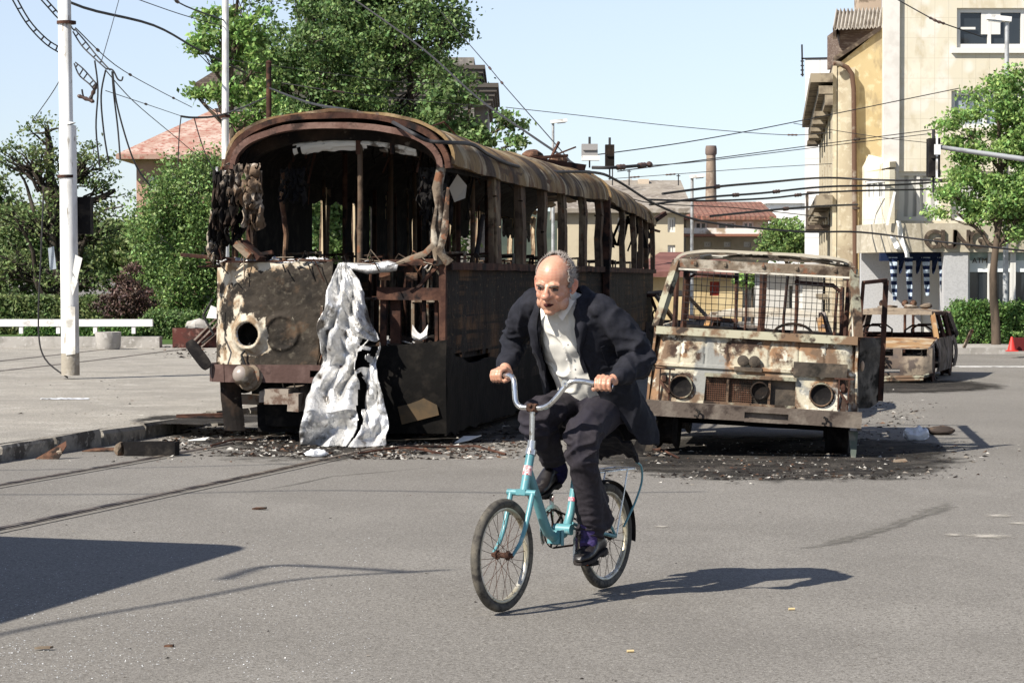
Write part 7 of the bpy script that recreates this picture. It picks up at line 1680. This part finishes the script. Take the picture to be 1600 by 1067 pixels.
# things lying in the road
filmm = mat('plastic_film', (.80, .82, .85), rough=.3); filmm.node_tree.nodes['Principled BSDF'].inputs['Transmission Weight'].default_value = .25
def lump(name, label, cat, px, py, sz, m, seed, amp=.3, n=22, mm=14, z=0.0):
    c = G(px, py, z); g = MB(); g.ball((0, 0, sz[2] * .85), sz, n, mm)
    g.v = [tuple(V(v) * (1 + amp * nz(v, 3.2 / max(sz), seed) + amp * .7 * abs(nz(v, 7 / max(sz), seed + 4)))) for v in g.v]; g.v = [(x, y, max(z_, .005)) for x, y, z_ in g.v]
    o = g.build(name, m, loc=None, smooth=30); o.location = c; return tag(o, label, cat)
lump('plastic_bag', 'crumpled white plastic bag on the road right of the truck', 'plastic bag', 1431, 688, (.115, .08, .058), filmm, 3, .4)
lump('charred_pan', 'charred rounded pan lying beside the white plastic bag', 'debris', 1470, 679, (.13, .10, .045), mat('charred_lid', (.045, .035, .03), [((.10, .07, .05), 9, .5, .6)]), 6, .12)
lump('plastic_bottle', 'crushed clear and red plastic bottle at the foot of the torn skin', 'litter', 494, 714, (.085, .05, .032), filmm, 8, .35)
lump('red_scrap', 'small bright red scrap beside the crushed bottle', 'litter', 508, 711, (.02, .02, .015), M['red'], 2)
c = G(238, 712); t = empty('charred_box', c, R(-8), 'charred black open box lying at the kerb', 'box')
g = MB(); g.box((-.22, -.06, .0), (.20, -.05, .12)); g.box((-.22, .08, 0), (.20, .09, .12)); g.box((-.23, -.06, 0), (-.22, .09, .12)); g.box((.20, -.06, 0), (.21, .09, .12)); g.box((-.22, -.05, 0), (.2, .08, .01)); g.jit(.01, 9); g.build('shell', M['black'], t)
g = MB(); g.ball((-.28, 0, .05), (.05, .05, .07), 8, 6); g.jit(.03, 12); g.build('lid', M['ashmetal'], t)
def flap(name, label, px, py, pts, m, z=0, th=.008):
    c = G(px, py, z); g = MB(); g.prism([V(*q) for q in pts], (0, 0, th)); g.jit(.012, 9, px); o = g.build(name, m); o.location = c; return tag(o, label, 'scrap')
flap('rusty_sheet', 'bent rust red sheet leaning against the kerb', 78, 717, [(-.12, 0, 0), (.08, -.03, 0), (.13, .04, .10), (.12, .09, .14)], M['rust'])
flap('rusty_sheet', 'flat brown sheet beside the charred box', 150, 706, [(-.12, 0, 0), (.18, .02, .01), (.2, .09, .03), (-.02, .08, .02)], M['rust'])
flap('paper_scrap', 'pale scrap of paper in the ash before the tram', 310, 690, [(-.09, -.03, .01), (.07, -.04, .02), (.09, .04, .03), (-.07, .05, .01)], paper)
flap('paper_scrap', 'torn pale scrap under the dark tram skirt', 730, 692, [(-.12, -.04, .0), (.02, -.05, .03), (.13, .0, .07), (.08, .05, .06), (-.04, .04, .05)], paper)
flap('wood_scrap', 'brown fragment lying alone on the road left of the bicycle', 405, 796, [(-.045, -.02, 0), (.05, -.025, .004), (.055, .01, .006), (-.02, .03, .004)], M['rust'])
flap('wood_scrap', 'pale fragment at the edge of the ash before the truck', 1405, 723, [(-.05, -.02, 0), (.06, -.02, .01), (.05, .03, .03), (-.04, .02, .02)], M['ashmetal'])
flap('dry_leaf', 'pale brown leaf near the bottom left corner', 68, 1015, [(-.03, -.012, 0), (.03, -.015, .004), (.04, .004, .005), (-.01, .018, .003)], M['ashmetal'])
flap('dry_leaf', 'small brown leaf right of the leaf near the bottom left corner', 263, 1010, [(-.015, -.008, 0), (.018, -.009, .003), (.02, .005, .003), (-.01, .01, .002)], M['rust'])
def butt(px, py, a, lb):
    c = G(px, py); o = MB(); o.tube([(-.014 * cos(a), -.014 * sin(a), .006), (.014 * cos(a), .014 * sin(a), .006)], .0055, 8); o = o.build('cigarette_end', mat('butt', (.55, .42, .22))); o.location = c; tag(o, lb, 'litter')
butt(985, 1019, .2, 'cigarette end lying near the bottom, right of the bicycle'); butt(1237, 953, .1, 'cigarette end lying on the road right of the rider shadow')
g = MB(); 
def gz(z=.0): pass
# film sheet on the platform
c = G(100, 624, .13); g = MB(); g.sheet(lambda u, v: (lerp(-.26, .28, u), lerp(-.10, .10, v) * (1 - .5 * abs(2 * u - 1)), .006 + .018 * abs(nz((u * 5, v * 3, 0), 1.5))), 20, 8, .002); o = g.build('plastic_sheet', filmm, smooth=30); o.location = c; tag(o, 'clear plastic sheet lying on the platform by the mast', 'litter')
# bent iron hoop at the tram's left foot
c = G(345, 652, .13); g = MB(); g.tube([(-.42, -.12, .01), (-.1, -.2, .015), (.05, -.22, .02)], .012, 6); g.tube([(-.42, -.10, .02), (.05, .02, .03)], .016, 6); o = g.build('bent_iron', M['rust_d']); o.location = c; tag(o, 'bent iron strips lying at the left foot of the tram', 'scrap')
# soot soaked ground round the wrecks, blackened further for shade beneath the truck
soot_shade = fade(mat('soot_shade_ground', (.028, .025, .021), [((.06, .053, .045), 2.2, .48, .62, 7), ((.015, .013, .012), 5, .5, .62), ((.26, .24, .21), 60, .66, .71, 3)], .95, bump=(.8, 70, .01)), .42, .66, 3)
def patch(c, rx, ry, z, seed, n=70, rz=0.0):
    g = MB(); ps = []
    for k in range(n):
        a = 2 * pi * k / n; q = 1 + .22 * nz((cos(a) * 3, sin(a) * 3, seed), 1) + .10 * nz((cos(a) * 9, sin(a) * 9, seed), 1); x, y = rx * q * cos(a), ry * q * sin(a)
        ps.append(V(c[0] + x * cos(rz) - y * sin(rz), c[1] + x * sin(rz) + y * cos(rz), z))
    g.add(ps, [tuple(range(n))]); return g
for i, (c, rx, ry, rz_) in enumerate(((G(520, 688), 1.25, 1.1, 0), (G(700, 650), 1.6, 6.5, R(-10)), (G(1190, 712), 1.55, 2.6, 0), (G(1330, 700), .9, 1.1, 0), (G(1400, 603), 1.4, 2.2, R(-12)), (G(1190, 600), 1.4, 3.5, 0))):
    stain(c, rx * 1.25, ry * 1.2, .0045 + i * .0012, soot_shade, rz_)
stain(G(330, 655, .13), .9, 1.1, .1345, soot_shade)
# rubble: shards, flakes and crumbs nobody could count
rub = MB()
def shard(c, s, flat=.4):
    a = [V(U(-1, 1), U(-1, 1), 0) * s for _ in range(3)]; top = V(U(-.4, .4) * s, U(-.4, .4) * s, s * flat * U(.4, 1.3)); rub.cm = random.choice((0, 0, 1, 1, 2, 3, 0, 4))
    b = len(rub.v); rub.v += [tuple(c + q + V(0, 0, .002)) for q in a] + [tuple(c + top)]
    for f in ((0, 1, 3), (1, 2, 3), (2, 0, 3), (2, 1, 0)): rub.f.append(tuple(i + b for i in f)); rub.m.append(rub.cm)
def field(px0, px1, py0, py1, n, s, z=0.0, bias=0):
    for _ in range(n):
        py = lerp(py0, py1, random.random()); q_ = random.gauss(.5, .24); px = lerp(px0, px1, q_) + bias * (py - py0)
        c = G(px, py, z); 
        if nz((c.x * 2, c.y * 2, 1), 1.2) < -.32: continue
        shard(c, s * random.choice((.4, .6, .6, 1, 1.7)))
field(330, 520, 668, 714, 3200, .026); field(480, 820, 690, 718, 3000, .025); field(640, 1000, 660, 700, 600, .03); field(980, 1500, 690, 750, 5200, .022); field(1290, 1480, 625, 690, 600, .022)
field(1000, 1060, 700, 725, 300, .03); field(230, 350, 655, 705, 1200, .024); field(0, 340, 590, 650, 160, .02, .13); field(40, 360, 690, 722, 260, .018); field(1300, 1520, 590, 612, 500, .02); field(250, 345, 535, 560, 260, .04, .13)
field(820, 1300, 735, 760, 350, .012)
for _ in range(2200):                                    # sparse crumbs over the open road
    py = 740 + 330 * random.random() ** 1.3; shard(G(U(-30, 1630), py), U(.002, .0055) if U(0, 1) < .96 else .012, .5)
o = rub.build('rubble', [M['soot'], mat('grit', (.20, .18, .155)), mat('grit_pale', (.42, .40, .36)), M['rust'], M['black']]); tag(o, 'ash, flakes and crumbs strewn round the wrecks', 'rubble', kind='stuff')
gl = MB()
for _ in range(3800):
    py = 828 + 235 * random.random() ** .8; px = -40 + 620 * random.random() ** 1.25
    c = G(px, py)
    if nz((c.x * 1.5, c.y * 1.5, 7), 1) < -.25 + (py > 1000) * .2: continue
    s = U(.0022, .0058); a = [V(U(-1, 1), U(-1, 1), 0) * s + c + V(0, 0, .002 + U(0, .003)) for _ in range(3)]; gl.add(a, [(0, 1, 2)])
tag(gl.build('broken_glass', mat('glass_crumbs', (.75, .78, .80), rough=.25, spec=.8)), 'tiny crumbs of broken glass sprinkled over the road at the lower left', 'broken glass', kind='stuff')
# long thin strips in the ash
for i, (a, b) in enumerate((((560, 712), (700, 700)), ((600, 705), (690, 712)), ((700, 700), (790, 712)), ((330, 700), (400, 690)), ((1010, 705), (1060, 718)))):
    g = MB(); A_, B_ = G(*a), G(*b); g.tube([A_ + V(0, 0, .02), A_.lerp(B_, .5) + V(0, 0, .05), B_ + V(0, 0, .015)], .01, 5); g.jit(.01, 6)
    o = g.build('iron_strip', M['rust_d'], loc=A_); tag(o, ['iron strip lying under the torn skin end', 'iron strip angled beside the torn skin', 'iron strip lying under the black tram skirt', 'iron strip in the ash at the tram front left', 'iron strip under the truck bumper'][i], 'scrap')
